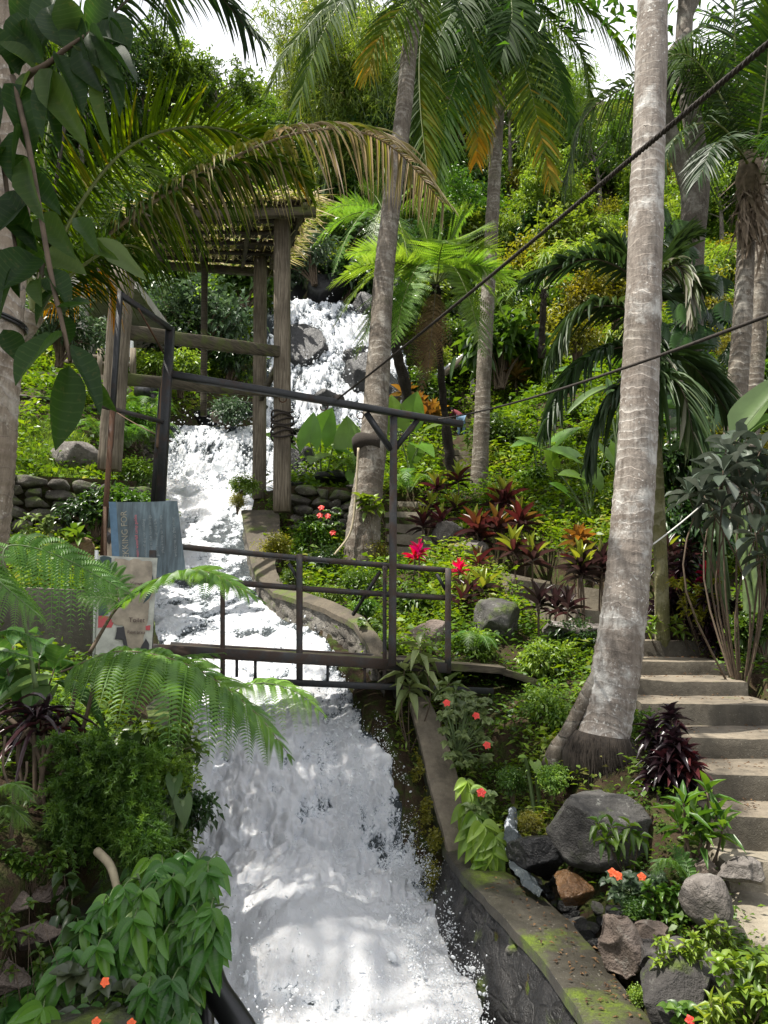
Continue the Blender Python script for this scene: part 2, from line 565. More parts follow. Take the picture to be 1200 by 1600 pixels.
def M_water():
    k = NT("white_water")
    p = k.pos()
    fm = k.attr("rnd")                                   # foam amount, including the painted shading mottles
    st = k.n("Mapping", {"Vector": p, "Scale": (1.5, .55, .75)}).outputs[0]
    n0 = k.noise(1.3, 4, .6, st, .8)
    n1 = k.noise(5.5, 10, .74, st, .9); n2 = k.noise(24, 8, .72, k.n("Mapping", {"Vector": p, "Scale": (1, .7, .8)}).outputs[0], 1.2); n3 = k.noise(110, 3, .6, p)
    tex = k.math('ADD', k.math('MULTIPLY', n1.outputs[0], .30), k.math('ADD', k.math('MULTIPLY', n2.outputs[0], .58), k.math('MULTIPLY', n0.outputs[0], .12)))
    f = k.math('ADD', tex, k.fr(fm, 0, 1, -.28, .30))
    foam = k.fr(f, .40, .58)
    col = k.ramp(foam, [(0.0, (.05, .06, .065)), (.12, (.22, .25, .28)), (.28, (.52, .55, .59)), (.5, (.74, .76, .80)), (1.0, (.86, .87, .90))])
    r = k.fr(foam, 0, .7, .12, .75)
    h = k.math('ADD', k.math('MULTIPLY', n1.outputs[0], .8), k.math('ADD', k.math('MULTIPLY', n2.outputs[0], .8), k.math('MULTIPLY', n3.outputs[0], .16)))
    b = k.n("BsdfPrincipled", {"Base Color": col, "Roughness": r, "IOR": 1.33, "Normal": k.bump(h, .55, .05), "Subsurface Weight": .35, "Subsurface Radius": (.09, .10, .11), "Subsurface Scale": .6})
    tr = k.n("BsdfTranslucent", {"Color": (.78, .8, .83)})
    mx = k.n("MixShader", {0: k.fr(foam, .3, 1, 0, .3), 1: b.outputs[0], 2: tr.outputs[0]})
    return k.end(mx.outputs[0])


def M_ground():
    k = NT("soil_and_moss")
    p = k.pos()
    n1 = k.noise(1.2, 8, .62, p); n2 = k.noise(9, 6, .62, p); n3 = k.noise(55, 4, .6, p)
    col = k.ramp(n1.outputs[0], [(.3, (.018, .012, .007)), (.5, (.045, .030, .018)), (.72, (.085, .062, .038))])
    col = k.mix(k.fr(n2.outputs[0], .45, .62, 0, .85), col, k.ramp(n3.outputs[0], [(.3, (.018, .034, .006)), (.7, (.06, .09, .015))]))
    h = k.math('ADD', n2.outputs[0], k.math('MULTIPLY', n3.outputs[0], .4))
    b = k.n("BsdfPrincipled", {"Base Color": col, "Roughness": .95, "Specular IOR Level": .15, "Normal": k.bump(h, .9, .06)})
    return k.end(b.outputs[0])


m_ground = M_ground()
m_water = M_water()
_k = NT("spray_drops")
m_drop = _k.end(_k.n("MixShader", {0: .35, 1: _k.n("BsdfPrincipled", {"Base Color": (.86, .88, .9), "Roughness": .25}).outputs[0], 2: _k.n("BsdfTranslucent", {"Color": (.9, .92, .94)}).outputs[0]}).outputs[0])

m_rock = M_rock("grey_rock", (.03, .028, .026), (.085, .08, .074), (.18, .168, .155), lichen=.5, moss=.35)
m_rock_brown = M_rock("brown_rock", (.07, .05, .04), (.17, .13, .105), (.28, .23, .2), lichen=.25)
m_rock_pale = M_rock("pale_lichened_rock", (.07, .06, .05), (.15, .132, .118), (.27, .245, .222), lichen=.8)
m_rock_dark = M_rock("dark_rock", (.02, .018, .017), (.05, .045, .042), (.1, .09, .085), moss=.2, lichen=.15)
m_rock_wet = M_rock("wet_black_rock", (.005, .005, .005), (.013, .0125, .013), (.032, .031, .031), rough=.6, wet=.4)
m_rock_amber = M_rock("wet_amber_rock", (.05, .022, .008), (.13, .062, .02), (.22, .12, .05), rough=.55, wet=.55)
m_rock_wall = M_rock("drystone", (.035, .03, .025), (.085, .075, .06), (.17, .15, .12), moss=.45, lichen=.3)
m_rock_ochre = M_rock("ochre_stone", (.12, .075, .035), (.2, .13, .065), (.28, .2, .12))
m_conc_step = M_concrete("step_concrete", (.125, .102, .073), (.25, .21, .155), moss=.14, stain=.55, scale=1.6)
m_conc_riser_shade = M_concrete("shaded_riser_concrete", (.065, .055, .04), (.12, .105, .08), moss=.2, stain=.45, scale=2.2)  # same concrete darkened: the shade on the risers is put into the colour
m_conc_path = M_concrete("path_concrete", (.16, .135, .1), (.30, .265, .2), moss=.05, stain=.25, scale=3)
m_conc_wall = M_concrete("wall_top_concrete", (.062, .05, .034), (.125, .102, .07), moss=.5, stain=.6)
m_conc_flank = M_concrete("sunny_flank_concrete", (.13, .105, .075), (.25, .21, .155), moss=.12, stain=.45)  # light brown concrete, colour made paler to look sunlit
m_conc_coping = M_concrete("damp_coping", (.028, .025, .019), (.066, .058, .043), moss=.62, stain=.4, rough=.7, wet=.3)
m_conc_old = M_concrete("old_parapet", (.085, .075, .06), (.16, .14, .115), moss=.12, stain=.6)
m_conc_pale = M_concrete("pale_concrete", (.32, .3, .26), (.48, .45, .4), moss=.05, stain=.3)
m_face_wet = M_rock("wet_masonry", (.006, .006, .006), (.015, .014, .014), (.035, .033, .032), rough=.7, wet=.4, moss=.12, scale=2.4, cracks=.5)
m_face_moss = M_rock("mossy_masonry", (.02, .018, .014), (.05, .045, .036), (.1, .09, .07), rough=.85, moss=.85, scale=2.0, cracks=.5)
m_face_dry = M_rock("pale_masonry", (.07, .06, .05), (.16, .145, .12), (.32, .3, .27), rough=.85, moss=.3, scale=2.6, cracks=.8)

m_trunk_big = M_trunk("lichened_palm_bark", (.16, .13, .108), (.31, .275, .24), (.54, .53, .50), ring=11, moss=.08, ringd=.7)
m_trunk = M_trunk("ringed_palm_bark", (.10, .08, .062), (.20, .17, .135), (.36, .335, .29), ring=8.5, moss=.25)
m_trunk_pale = M_trunk("pale_palm_bark", (.20, .155, .115), (.34, .28, .22), (.46, .42, .37), ring=10, moss=.05)
m_trunk_dark = M_trunk("dark_fern_trunk", (.012, .009, .007), (.03, .022, .016), (.05, .042, .033), ring=26, moss=.1)
m_bark = M_trunk("grey_branch_bark", (.09, .075, .06), (.19, .165, .14), (.32, .3, .26), ring=3, moss=.3, ringd=.2)
m_twig = M_plain("brown_twig", (.10, .07, .045), .85, .4, 20)
m_stem_green = M_plain("green_stem", (.10, .15, .05), .5, .3, 20)
m_stem_pale = M_plain("pale_stem", (.36, .30, .2), .75, .3, 20)
m_root = M_plain("fibrous_root_skirt", (.026, .019, .013), .95, .6, 40)
m_husk = M_plain("dry_husk", (.17, .125, .085), .9, .45, 14)

m_timber = M_wood("weathered_timber", (.13, .105, .075), (.27, .23, .175))
m_timber_dark = M_wood("mossy_timber_beam", (.055, .045, .03), (.12, .10, .07), moss=.5, horizontal=True)
m_roof_under = M_wood("dark_roof_slats", (.03, .022, .014), (.075, .055, .035), horizontal=True)  # very dark wood tone for the slats and battens
m_plank = M_wood("old_red_board", (.10, .06, .04), (.22, .15, .10))
m_steel = M_metal("black_painted_steel", (.016, .017, .019), rust=(.05, .03, .022), amount=.25)
m_steel_worn = M_metal("worn_steel", (.035, .035, .036), rust=(.065, .04, .028), amount=.62, rough=.5)
m_rod = M_metal("rusty_rod", (.05, .028, .02), amount=.9)
m_pipe = M_plain("black_plastic_pipe", (.012, .012, .013), .35, .3, 6, .05)
m_roof_sheet = M_plain("pale_roof_sheet", (.62, .63, .62), .4, .2, 5)
m_white = M_plain("white_paint", (.72, .72, .69), .55, .15, 6)
m_rope = M_plain("dark_fibre_rope", (.030, .022, .017), .9, .5, 60, .6)
m_string = M_plain("pale_cord", (.55, .54, .5), .7, .2, 30)

G = lambda *s: [(p, c) for p, c in s]
m_palm = leaf_mat("palm_leaflets", G((0, (.012, .030, .006)), (.45, (.036, .078, .010)), (.75, (.10, .16, .016)), (.9, (.26, .22, .03)), (1, (.46, .26, .025))), .65, .38, 2.0, spec=.12, var=.15)
m_palm_dry = leaf_mat("withered_palm_leaflets", G((0, (.12, .18, .025)), (.3, (.22, .23, .05)), (.55, (.34, .29, .15)), (1, (.48, .42, .31))), .7, .35, 1.6, var=.15)
m_palm_dark = leaf_mat("deep_green_palm", G((0, (.012, .028, .010)), (.6, (.03, .06, .016)), (.93, (.07, .10, .03)), (1, (.3, .29, .22))), .48, .25, 1.8, spec=.3, var=.15)
m_rachis = M_plain("frond_rachis", (.16, .19, .05), .5, .3, 10)
m_rachis_dark = M_plain("dark_frond_rachis", (.055, .042, .022), .6, .3, 10)
m_rachis_dry = M_plain("dry_frond_rachis", (.25, .19, .12), .7, .3, 10)
m_treefern = leaf_mat("tree_fern_pinnae", G((0, (.045, .105, .02)), (.5, (.105, .205, .032)), (1, (.19, .31, .05))), .45, .45, 1.8, var=.12)
m_fern_dead = leaf_mat("dead_fern_pinnae", G((0, (.05, .028, .014)), (.6, (.13, .075, .03)), (1, (.2, .12, .05))), .8, .3, 1.3)
m_fern = leaf_mat("fern_pinnae", G((0, (.03, .085, .016)), (.5, (.065, .15, .028)), (1, (.14, .26, .04))), .45, .38, 1.7, var=.12)
m_lime = leaf_mat("lime_leaves", G((0, (.05, .105, .016)), (.5, (.13, .215, .032)), (1, (.25, .34, .06))), .42, .4, 1.6)
m_mid = leaf_mat("mid_green_leaves", G((0, (.022, .058, .010)), (.5, (.055, .115, .018)), (1, (.115, .19, .028))), .38, .34, 1.7)
m_dark = leaf_mat("dark_green_leaves", G((0, (.010, .030, .008)), (.6, (.026, .062, .014)), (1, (.06, .11, .026))), .32, .25, 1.7)
m_grey = leaf_mat("grey_green_leaves", G((0, (.028, .058, .028)), (.6, (.06, .11, .05)), (1, (.12, .18, .085))), .45, .25, 1.5)
m_olive = leaf_mat("yellow_olive_leaves", G((0, (.07, .09, .012)), (.5, (.17, .18, .025)), (1, (.30, .28, .04))), .45, .4, 1.5)
m_bamboo = leaf_mat("bamboo_leaves", G((0, (.055, .11, .018)), (.5, (.14, .22, .035)), (.85, (.25, .33, .06)), (1, (.34, .29, .15))), .45, .4, 1.6)
m_cord = leaf_mat("crimson_cordyline_leaves", G((0, (.020, .016, .014)), (.3, (.038, .018, .017)), (.55, (.075, .022, .016)), (.72, (.11, .05, .02)), (.85, (.16, .17, .03)), (1, (.26, .32, .05))), .34, .3, 2.0, var=.12)
m_cord_red = leaf_mat("scarlet_bracts", G((0, (.22, .012, .02)), (.6, (.5, .02, .045)), (1, (.68, .06, .09))), .4, .35, 1.5)
m_cord_org = leaf_mat("orange_croton_leaves", G((0, (.06, .05, .014)), (.4, (.12, .075, .02)), (1, (.28, .16, .04))), .4, .35, 1.5)
m_purple = leaf_mat("maroon_leaves", G((0, (.010, .008, .010)), (.6, (.026, .012, .016)), (1, (.08, .02, .024))), .3, .15, 1.6)
m_ear = leaf_mat("elephant_ear_blade", G((0, (.045, .115, .016)), (.5, (.10, .21, .025)), (1, (.17, .29, .06))), .36, .42, 1.5)
m_banana = leaf_mat("banana_blade", G((0, (.035, .085, .022)), (.5, (.07, .15, .03)), (1, (.16, .24, .10))), .32, .35, 1.7)
m_plumeria = leaf_mat("grey_waxy_leaves", G((0, (.035, .052, .036)), (.6, (.075, .095, .072)), (1, (.16, .18, .15))), .32, .15, 1.5)
m_hang = leaf_mat("leathery_leaves", G((0, (.010, .026, .006)), (.5, (.022, .050, .010)), (.85, (.055, .09, .02)), (1, (.11, .14, .07))), .52, .42, 2.6, spec=.25, vein=60, var=.12, spots=.15, veins=.07)
m_vine = leaf_mat("five_fingered_vine_leaves", G((0, (.026, .075, .016)), (.5, (.065, .155, .026)), (1, (.17, .29, .035))), .36, .3, 1.7, vein=70, veins=.12)
m_feather = leaf_mat("feathery_needles", G((0, (.028, .075, .014)), (.6, (.075, .16, .024)), (1, (.15, .26, .04))), .5, .35, 1.6)
m_pale_leaf = leaf_mat("pale_green_leaves", G((0, (.09, .14, .05)), (.6, (.19, .26, .09)), (1, (.30, .38, .16))), .42, .35, 1.4)
m_herb = leaf_mat("herb_leaves", G((0, (.03, .07, .012)), (.4, (.08, .15, .02)), (.8, (.17, .25, .03)), (1, (.24, .23, .07))), .45, .38, 1.6)
m_bronze = leaf_mat("bronze_round_leaves", G((0, (.022, .035, .016)), (.6, (.045, .058, .028)), (1, (.085, .10, .045))), .35, .15, 1.5)
m_flower_o = M_plain("orange_petal", (.85, .13, .03), .5, .1, 10)
m_flower_r = M_plain("red_petal", (.72, .045, .03), .5, .1, 10)
# ------------------------------------------------------------------ the stream's course
# Y, left edge u, right edge u, water height
_S = A(
    (2.2, -60, 900, -2.25), (3.2, 180, 830, -2.25), (4.55, 290, 742, -2.22), (5.5, 285, 735, -2.20), (6.2, 285, 690, -2.12), (6.6, 290, 650, -1.93),
    (7.0, 295, 622, -1.50), (7.3, 290, 596, -1.15), (7.6, 265, 566, -.93), (8.3, 238, 530, -.55), (9.2, 232, 506, -.16),
    (9.6, 230, 486, -.05), (10.6, 228, 448, .22), (11.5, 226, 412, .60), (12.0, 225, 404, .85), (13.0, 222, 396, 1.30),
    (13.6, 218, 382, 1.58), (14.8, 212, 392, 2.2), (15.4, 212, 430, 2.72), (16.0, 214, 446, 3.08), (16.6, 232, 452, 3.45), (17.0, 262, 452, 4.3), (17.5, 266, 452, 4.82),
    (18.5, 280, 470, 4.95), (20.5, 330, 640, 5.1), (21.6, 370, 655, 5.6), (22.4, 395, 650, 6.5), (23.2, 405, 640, 7.9), (24.0, 415, 628, 9.3),
    (24.8, 420, 560, 10.9), (25.3, 425, 535, 11.6), (27.0, 440, 530, 11.9), (31, 470, 560, 12.1))
_SY = _S[:, 0]
_SXL = np.array([P(u, 800, Y)[0] for Y, u in _S[:, :2]])
_SXR = np.array([P(u, 800, Y)[0] for Y, u in _S[:, [0, 2]]])
_SZ = _S[:, 3]
# the sideways angle depends on the height a little: redo the edges at the water's own height
for _i in range(len(_S)):
    yc = _SY[_i] * math.cos(PITCH) + _SZ[_i] * math.sin(PITCH)
    _SXL[_i] = (_S[_i, 1] - 600) / F_PX * yc
    _SXR[_i] = (_S[_i, 2] - 600) / F_PX * yc


def stream(y):
    return np.interp(y, _SY, _SXL), np.interp(y, _SY, _SXR), np.interp(y, _SY, _SZ)


def at(u, v, z):
    """point of height z seen at (u, v)"""
    d = P(u, v, 1.0); k = z / d[2]
    return d * k


# lower right wall: a sloping flank, a corner, then the level dark coping
_in = [P(640, 1092, 7.62), P(664, 1190, 6.95), P(683, 1262, 6.55), at(700, 1330, -1.75), at(742, 1388, -1.75), at(800, 1440, -1.75), at(850, 1500, -1.75), at(895, 1560, -1.76), at(920, 1605, -1.76), at(945, 1680, -1.77)]
_out = [P(670, 1086, 7.7), P(700, 1160, 7.2), P(720, 1235, 6.75), at(736, 1322, -1.75), at(800, 1366, -1.75), at(870, 1410, -1.75), at(928, 1478, -1.75), at(980, 1548, -1.76), at(1020, 1590, -1.76), at(1075, 1665, -1.77)]
_in[0][2] -= 0; 
# upper right wall
_in2 = [P(377, 797, 13.7), P(390, 862, 12.1), P(404, 918, 10.7), P(470, 938, 9.8), P(545, 962, 8.95), P(572, 1000, 8.25), P(596, 1060, 7.75)]
_out2 = [P(436, 797, 13.7), P(438, 850, 12.3), P(424, 908, 10.95), P(486, 927, 10.0), P(562, 953, 9.1), P(590, 990, 8.4), P(628, 1052, 7.85)]

WALLS = [(_in, _out), (_in2, _out2)]
_o = np.argsort([q[1] for q in _in])
_INY = np.array([_in[i][1] for i in _o]); _INX = np.array([_in[i][0] for i in _o]) - .05


def wall_clamp(x, y, h):
    """the ground stays below the tops of the channel walls next to them"""
    sh = h.shape
    x, y, h = x.ravel(), y.ravel(), h.ravel().copy()
    for inn, out in WALLS:
        inn, out = np.array(inn), np.array(out)
        mid = (inn + out) / 2; hw = np.linalg.norm((inn - out)[:, :2], axis=1) / 2
        for a, b, ha, hb in zip(mid[:-1], mid[1:], hw[:-1], hw[1:]):
            ab = b[:2] - a[:2]; L2 = ab @ ab
            t = np.clip(((x - a[0]) * ab[0] + (y - a[1]) * ab[1]) / L2, 0, 1)
            d = np.hypot(x - a[0] - t * ab[0], y - a[1] - t * ab[1])
            w = ha + (hb - ha) * t
            lim = a[2] + (b[2] - a[2]) * t - .16 + np.maximum(0, d - w - .10) * .9
            h = np.where(d < w + .6, np.minimum(h, lim), h)
    return h.reshape(sh)


# ------------------------------------------------------------------ garden steps: left u, right u, v of the front top edge, distance
ST = [
    (1118, 1330, 1274, 5.0), (1078, 1330, 1208, 5.42), (1040, 1290, 1150, 6.02), (1000, 1240, 1098, 6.68), (985, 1166, 1062, 7.38), (975, 1138, 1031, 8.1), (970, 1113, 1000, 8.9), (1000, 1046, 972, 9.6)]
ST_GARDEN = ((690, 868, 775, 884, 12.6, .9), (745, 886, 860, 908, 11.8, .8), (800, 905, 950, 922, 11.0, .7), (850, 926, 960, 940, 10.2, .7), (880, 948, 960, 958, 9.6, .6))
ST_STONE = ((606, 690, 872, 12.3), (600, 676, 852, 12.9), (603, 690, 834, 13.5), (602, 664, 816, 14.1), (600, 668, 798, 14.8), (608, 670, 781, 15.5))
ST_FAR = ((690, 742, 744, 17.2), (694, 744, 733, 18.0), (698, 744, 722, 18.8), (702, 742, 712, 19.6), (704, 740, 703, 20.4), (704, 738, 695, 21.4))
BOXES = []
for k_, (ul, ur, v, Y) in enumerate(ST):
    z = P(600, v, Y)[2]
    BOXES.append((P(ul, v, Y)[0] - .05, P(ur, v, Y)[0] + .05, Y - .15, Y + .85, z - .3))
BOXES.append((2.0, 4.2, 3.9, 4.95, -1.72))
for (u0, v0, u1, v1, Y, dp) in ST_GARDEN: BOXES.append((P(u0, v0, Y)[0] - .1, P(u1, v1, Y)[0] + .1, Y - .6, Y + dp, min(P(u0, v0, Y)[2], P(u1, v1, Y)[2]) - .25))
for (u0, u1, v, Y) in ST_STONE + ST_FAR: BOXES.append((P(u0, v, Y)[0] - .1, P(u1, v, Y)[0] + .1, Y - .35, Y + .6, P(u0, v, Y)[2] - .15))


TRICKLE = [P(798, 1262, 6.0), P(800, 1290, 5.85), P(806, 1330, 5.6), P(826, 1372, 5.25), P(880, 1412, 4.9), P(930, 1452, 4.55), P(955, 1530, 4.1)]


def gully(x, y, h):
    for a, b in zip(TRICKLE[:-1], TRICKLE[1:]):
        ab = b[:2] - a[:2]
        t = np.clip(((x - a[0]) * ab[0] + (y - a[1]) * ab[1]) / (ab @ ab), 0, 1)
        d = np.hypot(x - a[0] - t * ab[0], y - a[1] - t * ab[1])
        h = np.where(d < .5, np.minimum(h, a[2] + (b[2] - a[2]) * t - .05 + np.maximum(0, d - .10) * .8), h)
    return h


def box_clamp(x, y, h):
    for x0, x1, y0, y1, z in BOXES:
        h = np.where((x > x0) & (x < x1) & (y > y0) & (y < y1), np.minimum(h, z), h)
    return h


# ------------------------------------------------------------------ terrain through known points (thin plate spline)
CP = []
def cp(u, v, Y, dz=0.0):
    q = P(u, v, Y); q[2] += dz; CP.append(q)
for a in ((720, 1120, 7.5), (770, 1150, 7.0), (850, 1200, 6.4), (950, 1185, 6.1), (900, 1120, 7.2), (790, 1345, 5.7), (780, 1250, 6.2, -.35), (860, 1400, 5.0),
          (930, 1330, 5.3), (1010, 1400, 4.7), (920, 1480, 4.35), (1000, 1590, 3.8), (1150, 1620, 3.5), (1100, 1480, 4.3), (1050, 1330, 4.9), (1060, 1230, 5.4), (1180, 1480, 4.2),
          (1060, 1130, 6.4, -.1), (1010, 1060, 7.5, -.1), (1000, 985, 9.3, -.05), (1130, 1000, 9.2), (1190, 1090, 7.0), (1250, 1200, 5.8), (1260, 1350, 4.7),
          (800, 1040, 8.6), (720, 1020, 8.8), (900, 1010, 8.4), (850, 930, 10.4), (750, 930, 10.4), (660, 930, 10.4), (590, 960, 9.6), (600, 1040, 8.2, -.2), (640, 1030, 8.2),
          (520, 915, 11.2), (470, 870, 12.6), (600, 850, 12.8), (540, 850, 13), (640, 790, 15.2), (700, 745, 17.5), (720, 700, 22), (715, 680, 24), (640, 720, 17.5), (560, 760, 15.5), (480, 770, 15.2), (430, 790, 14.3),
          (560, 700, 18.5), (490, 690, 18.5), (620, 660, 21), (660, 640, 24),
          (800, 760, 16), (900, 770, 14.5), (1000, 800, 13), (1100, 860, 11.8), (1190, 860, 11.2), (1200, 950, 9.4), (1300, 900, 10), (950, 880, 11), (850, 840, 12.5),
          (800, 640, 21), (900, 620, 20), (1000, 620, 19), (1100, 610, 18), (1250, 620, 17), (760, 520, 28), (850, 440, 28), (1000, 430, 27), (1150, 430, 25), (1400, 430, 25),
          (850, 330, 34), (1000, 330, 33), (1200, 330, 31), (700, 330, 36), (750, 230, 44), (900, 230, 44), (1100, 240, 42), (1400, 240, 42), (640, 240, 44), (520, 240, 44), (400, 240, 44),
          (600, 420, 30), (500, 420, 29), (560, 500, 27.5), (640, 560, 26),
          (300, 300, 38), (200, 400, 30), (300, 420, 29), (350, 500, 26), (300, 560, 23), (330, 620, 20), (250, 620, 19), (100, 500, 26), (0, 500, 26), (-200, 500, 26), (-200, 250, 42), (100, 250, 42),
          (190, 600, 17.5), (80, 620, 15.5), (-100, 620, 15), (200, 650, 14.2), (215, 720, 12.6), (60, 735, 10.6), (-80, 735, 10.4), (170, 745, 10.8), (190, 790, 10.2, -.6), (80, 870, 8.8), (-80, 880, 8.6), (180, 900, 8.6, -.2), (220, 870, 11), (240, 670, 16.3), (215, 740, 14.5),
          (80, 1010, 5.6), (-100, 1010, 5.6), (150, 1030, 5.4, -.1), (60, 1080, 4.0), (200, 1130, 4.2, -.3), (110, 1200, 3.0), (200, 1300, 2.9), (60, 1310, 2.6), (100, 1430, 2.35), (280, 1380, 2.8), (260, 1560, 2.3), (60, 1560, 2.0), (-60, 1300, 2.4)):
    cp(*a)
for q in ((-3, 0, -1.0), (-8, 2, 0.4), (-9, 8, 2.6), (0.8, 0, -2.2), (3, 0, -1.9), (6, 2, -1.0), (8, 6, 0.2), (12, 10, 2.6), (-16, 20, 12), (-30, 30, 22), (26, 25, 14), (35, 35, 24),
          (-25, 60, 44), (0, 60, 47), (25, 60, 46), (-25, 10, 6), (25, 10, 5), (-6, -6, -.8), (6, -6, -1.5), (0, -6, -2)):
    CP.append(A(*q))
CP = np.array(CP)


def _tps_k(r2): return np.where(r2 > 1e-9, r2 * np.log(np.maximum(r2, 1e-9)), 0.0) * .5
_n = len(CP)
_W = 1 + 0.15 * CP[:, 1]                      # distant points weigh less: warp the plane so both ends get even treatment
def _warp(x, y):
    k = 9.0 / (np.maximum(y, -5) + 7.0)
    return np.stack([x * k, 9.0 * np.log((np.maximum(y, -5) + 7.0))], -1)
_cw = _warp(CP[:, 0], CP[:, 1])
_K = _tps_k(((_cw[:, None] - _cw[None]) ** 2).sum(-1)) + np.eye(_n) * 0.03
_Pm = np.hstack([np.ones((_n, 1)), _cw])
_h = CP[:, 2] / (np.maximum(CP[:, 1], 0) + 5.0)
_sol = np.linalg.solve(np.block([[_K, _Pm], [_Pm.T, np.zeros((3, 3))]]), np.concatenate([_h, np.zeros(3)]))


def base_height(x, y):
    sh = np.shape(x)
    x = np.ravel(x).astype(float); y = np.ravel(y).astype(float)
    w = _warp(x, y)
    out = np.empty(len(x))
    for s in range(0, len(x), 20000):
        q = w[s:s + 20000]
        k = _tps_k(((q[:, None] - _cw[None]) ** 2).sum(-1))
        out[s:s + 20000] = k @ _sol[:_n] + _sol[_n] + q @ _sol[_n + 1:]
    out = out * (np.maximum(y, 0) + 5.0)
    return out.reshape(sh)


def height(x, y):
    x = np.asarray(x, float); y = np.asarray(y, float)
    h = base_height(x, y)
    sh = h.shape
    q = np.stack([x.ravel(), y.ravel(), np.zeros(x.size)], -1)
    amp = np.clip(np.abs(y) * .02, .03, .5)
    h = h + (fbm(q * .9, 4).reshape(sh) * amp)
    h = wall_clamp(x, y, h)
    h = box_clamp(x, y, h)
    h = gully(x, y, h)
    xl, xr, zw = stream(y)
    xr = np.where((y < 6.45) & (y > 2), np.maximum(xr, np.interp(y, _INY, _INX)), xr)
    # hard masonry sides low down, loose banks higher up
    soft = np.where(y < 15, 0.06, 0.7)
    inside = np.clip(np.minimum(x - (xl - soft * .5), (xr + soft * .5) - x) / soft, 0, 1)
    inside = np.where(y > 29, 0, inside)
    h = np.where(inside > 0, h * (1 - inside) + np.minimum(h, zw - .4) * inside, h)
    return h


def ys(u, v, near=2.0, far=60.0):
    """first place where the ray of photo pixel (u, v) meets the ground"""
    Y = np.concatenate([np.arange(near, 14, .1), np.arange(14, far, .3)])
    d = P(u, v, 1.0)
    h = height(d[0] * Y, Y)
    hit = np.nonzero(d[2] * Y < h)[0]
    if len(hit) == 0: return None
    k = hit[0]
    q = d * Y[k]; q[2] = h[k]
    return q


def build_ground():
    yy = np.concatenate([np.arange(-6, 1.5, .5), np.arange(1.5, 9, .09), np.arange(9, 18, .15), np.arange(18, 30, .3), np.arange(30, 62, 1.0)])
    xs_ = np.concatenate([np.arange(-40, -12, 1.2), np.arange(-12, -6, .3), np.arange(-6, 6, .10), np.arange(6, 12, .3), np.arange(12, 41, 1.2)])
    X, Y = np.meshgrid(xs_, yy, indexing='xy')
    Z = height(X, Y)
    a = Acc()
    sheet(a, np.stack([X, Y, Z], -1), 0.5, 0)
    return structure(a.obj("ground", m_ground))


build_ground()


# ------------------------------------------------------------------ white water
def build_stream():
    yy = np.concatenate([np.arange(2.2, 7.8, .016), np.arange(7.8, 12, .025), np.arange(12, 18, .035), np.arange(18, 25.6, .05), np.arange(25.6, 29, .3)])
    m = 210
    t = np.linspace(0, 1, m)
    xl, xr, zw = stream(yy)
    # stretch slightly into the sides
    X = xl[:, None] - .10 + (xr - xl + .13)[:, None] * t[None, :]
    Yg = np.repeat(yy[:, None], m, 1)
    Z = np.repeat(zw[:, None], m, 1)
    slope = np.gradient(zw, yy)
    q = np.stack([X, Yg, Z], -1).reshape(-1, 3)
    near = np.clip(q[:, 1] / 7, .6, 3.0)
    sl = np.repeat(np.clip(slope, 0, 3)[:, None], m, 1).ravel()
    big = fbm(q * A(.9, .7, .9), 3) ; mid = fbm(q * A(3.2, 2.2, 2.6) + 9, 4); fine = fbm(q * A(11, 8, 9) + 31, 4); ridge = 1 - np.abs(fbm(q * A(5, 3.5, 4) + 77, 4)) * 2
    ridge2 = 1 - np.abs(fbm(q * A(13, 10, 11) + 7, 3)) * 2
    amp = np.interp(q[:, 1], [2, 5, 6.5, 7.6, 9, 12, 15.2, 16.3, 17.2, 18, 22, 25], [.12, .13, .20, .17, .13, .11, .09, .15, .13, .06, .22, .22])
    finer = fbm(q * A(26, 18, 20) + 13, 3)
    rush = np.interp(q[:, 1], [5.4, 6.5, 9, 15.5, 16], [0, 1, .5, .5, 1])       # falling stretches are rough, the pool is soft
    streak = fbm(q * A(11, 1.6, 2.2) + 60, 4)
    d = amp * (big * .95 + mid * .55 + rush * (fine * .36 + (ridge - .5) * .22 + finer * .20 + streak * .26))
    # water piles up in the middle where it lands
    tt = np.repeat(t[None, :], len(yy), 0).ravel()
    land = np.exp(-((q[:, 1] - 6.0) / .9) ** 2) * np.exp(-((tt - .45) / .3) ** 2) * .22
    n_y = -sl / np.sqrt(1 + sl * sl); n_z = 1 / np.sqrt(1 + sl * sl)
    q[:, 2] += d * n_z + land
    q[:, 1] += d * n_y
    q[:, 0] += fine * amp * .3
    # foam everywhere; thin water in troughs and at walls, plus grey mottles painted in for shading
    foam = np.interp(q[:, 1], [2, 4.5, 6.3, 7.0, 7.6, 8.6, 10, 11.2, 12.6, 14, 16, 16.8, 17.4, 18, 20, 25], [.82, .84, .90, .74, .70, .66, .50, .42, .52, .47, .80, .52, .50, .44, .46, .52])
    foam = foam - .10 + .36 * mid + .26 * big + .18 * fine + rush * (.16 * (ridge - .5) + .26 * streak)
    edge = np.minimum(tt, 1 - tt)
    foam = foam - .35 * np.exp(-edge / .05) * (q[:, 1] > 6.2)
    a = Acc()
    Fs = grid_faces(len(yy), m)[:, ::-1]
    a.add(q, Fs, np.clip(foam, 0, 1))
    o = a.obj("stream_water", m_water)
    return tag(structure(o), None, None), q


STREAM, SQ = build_stream()


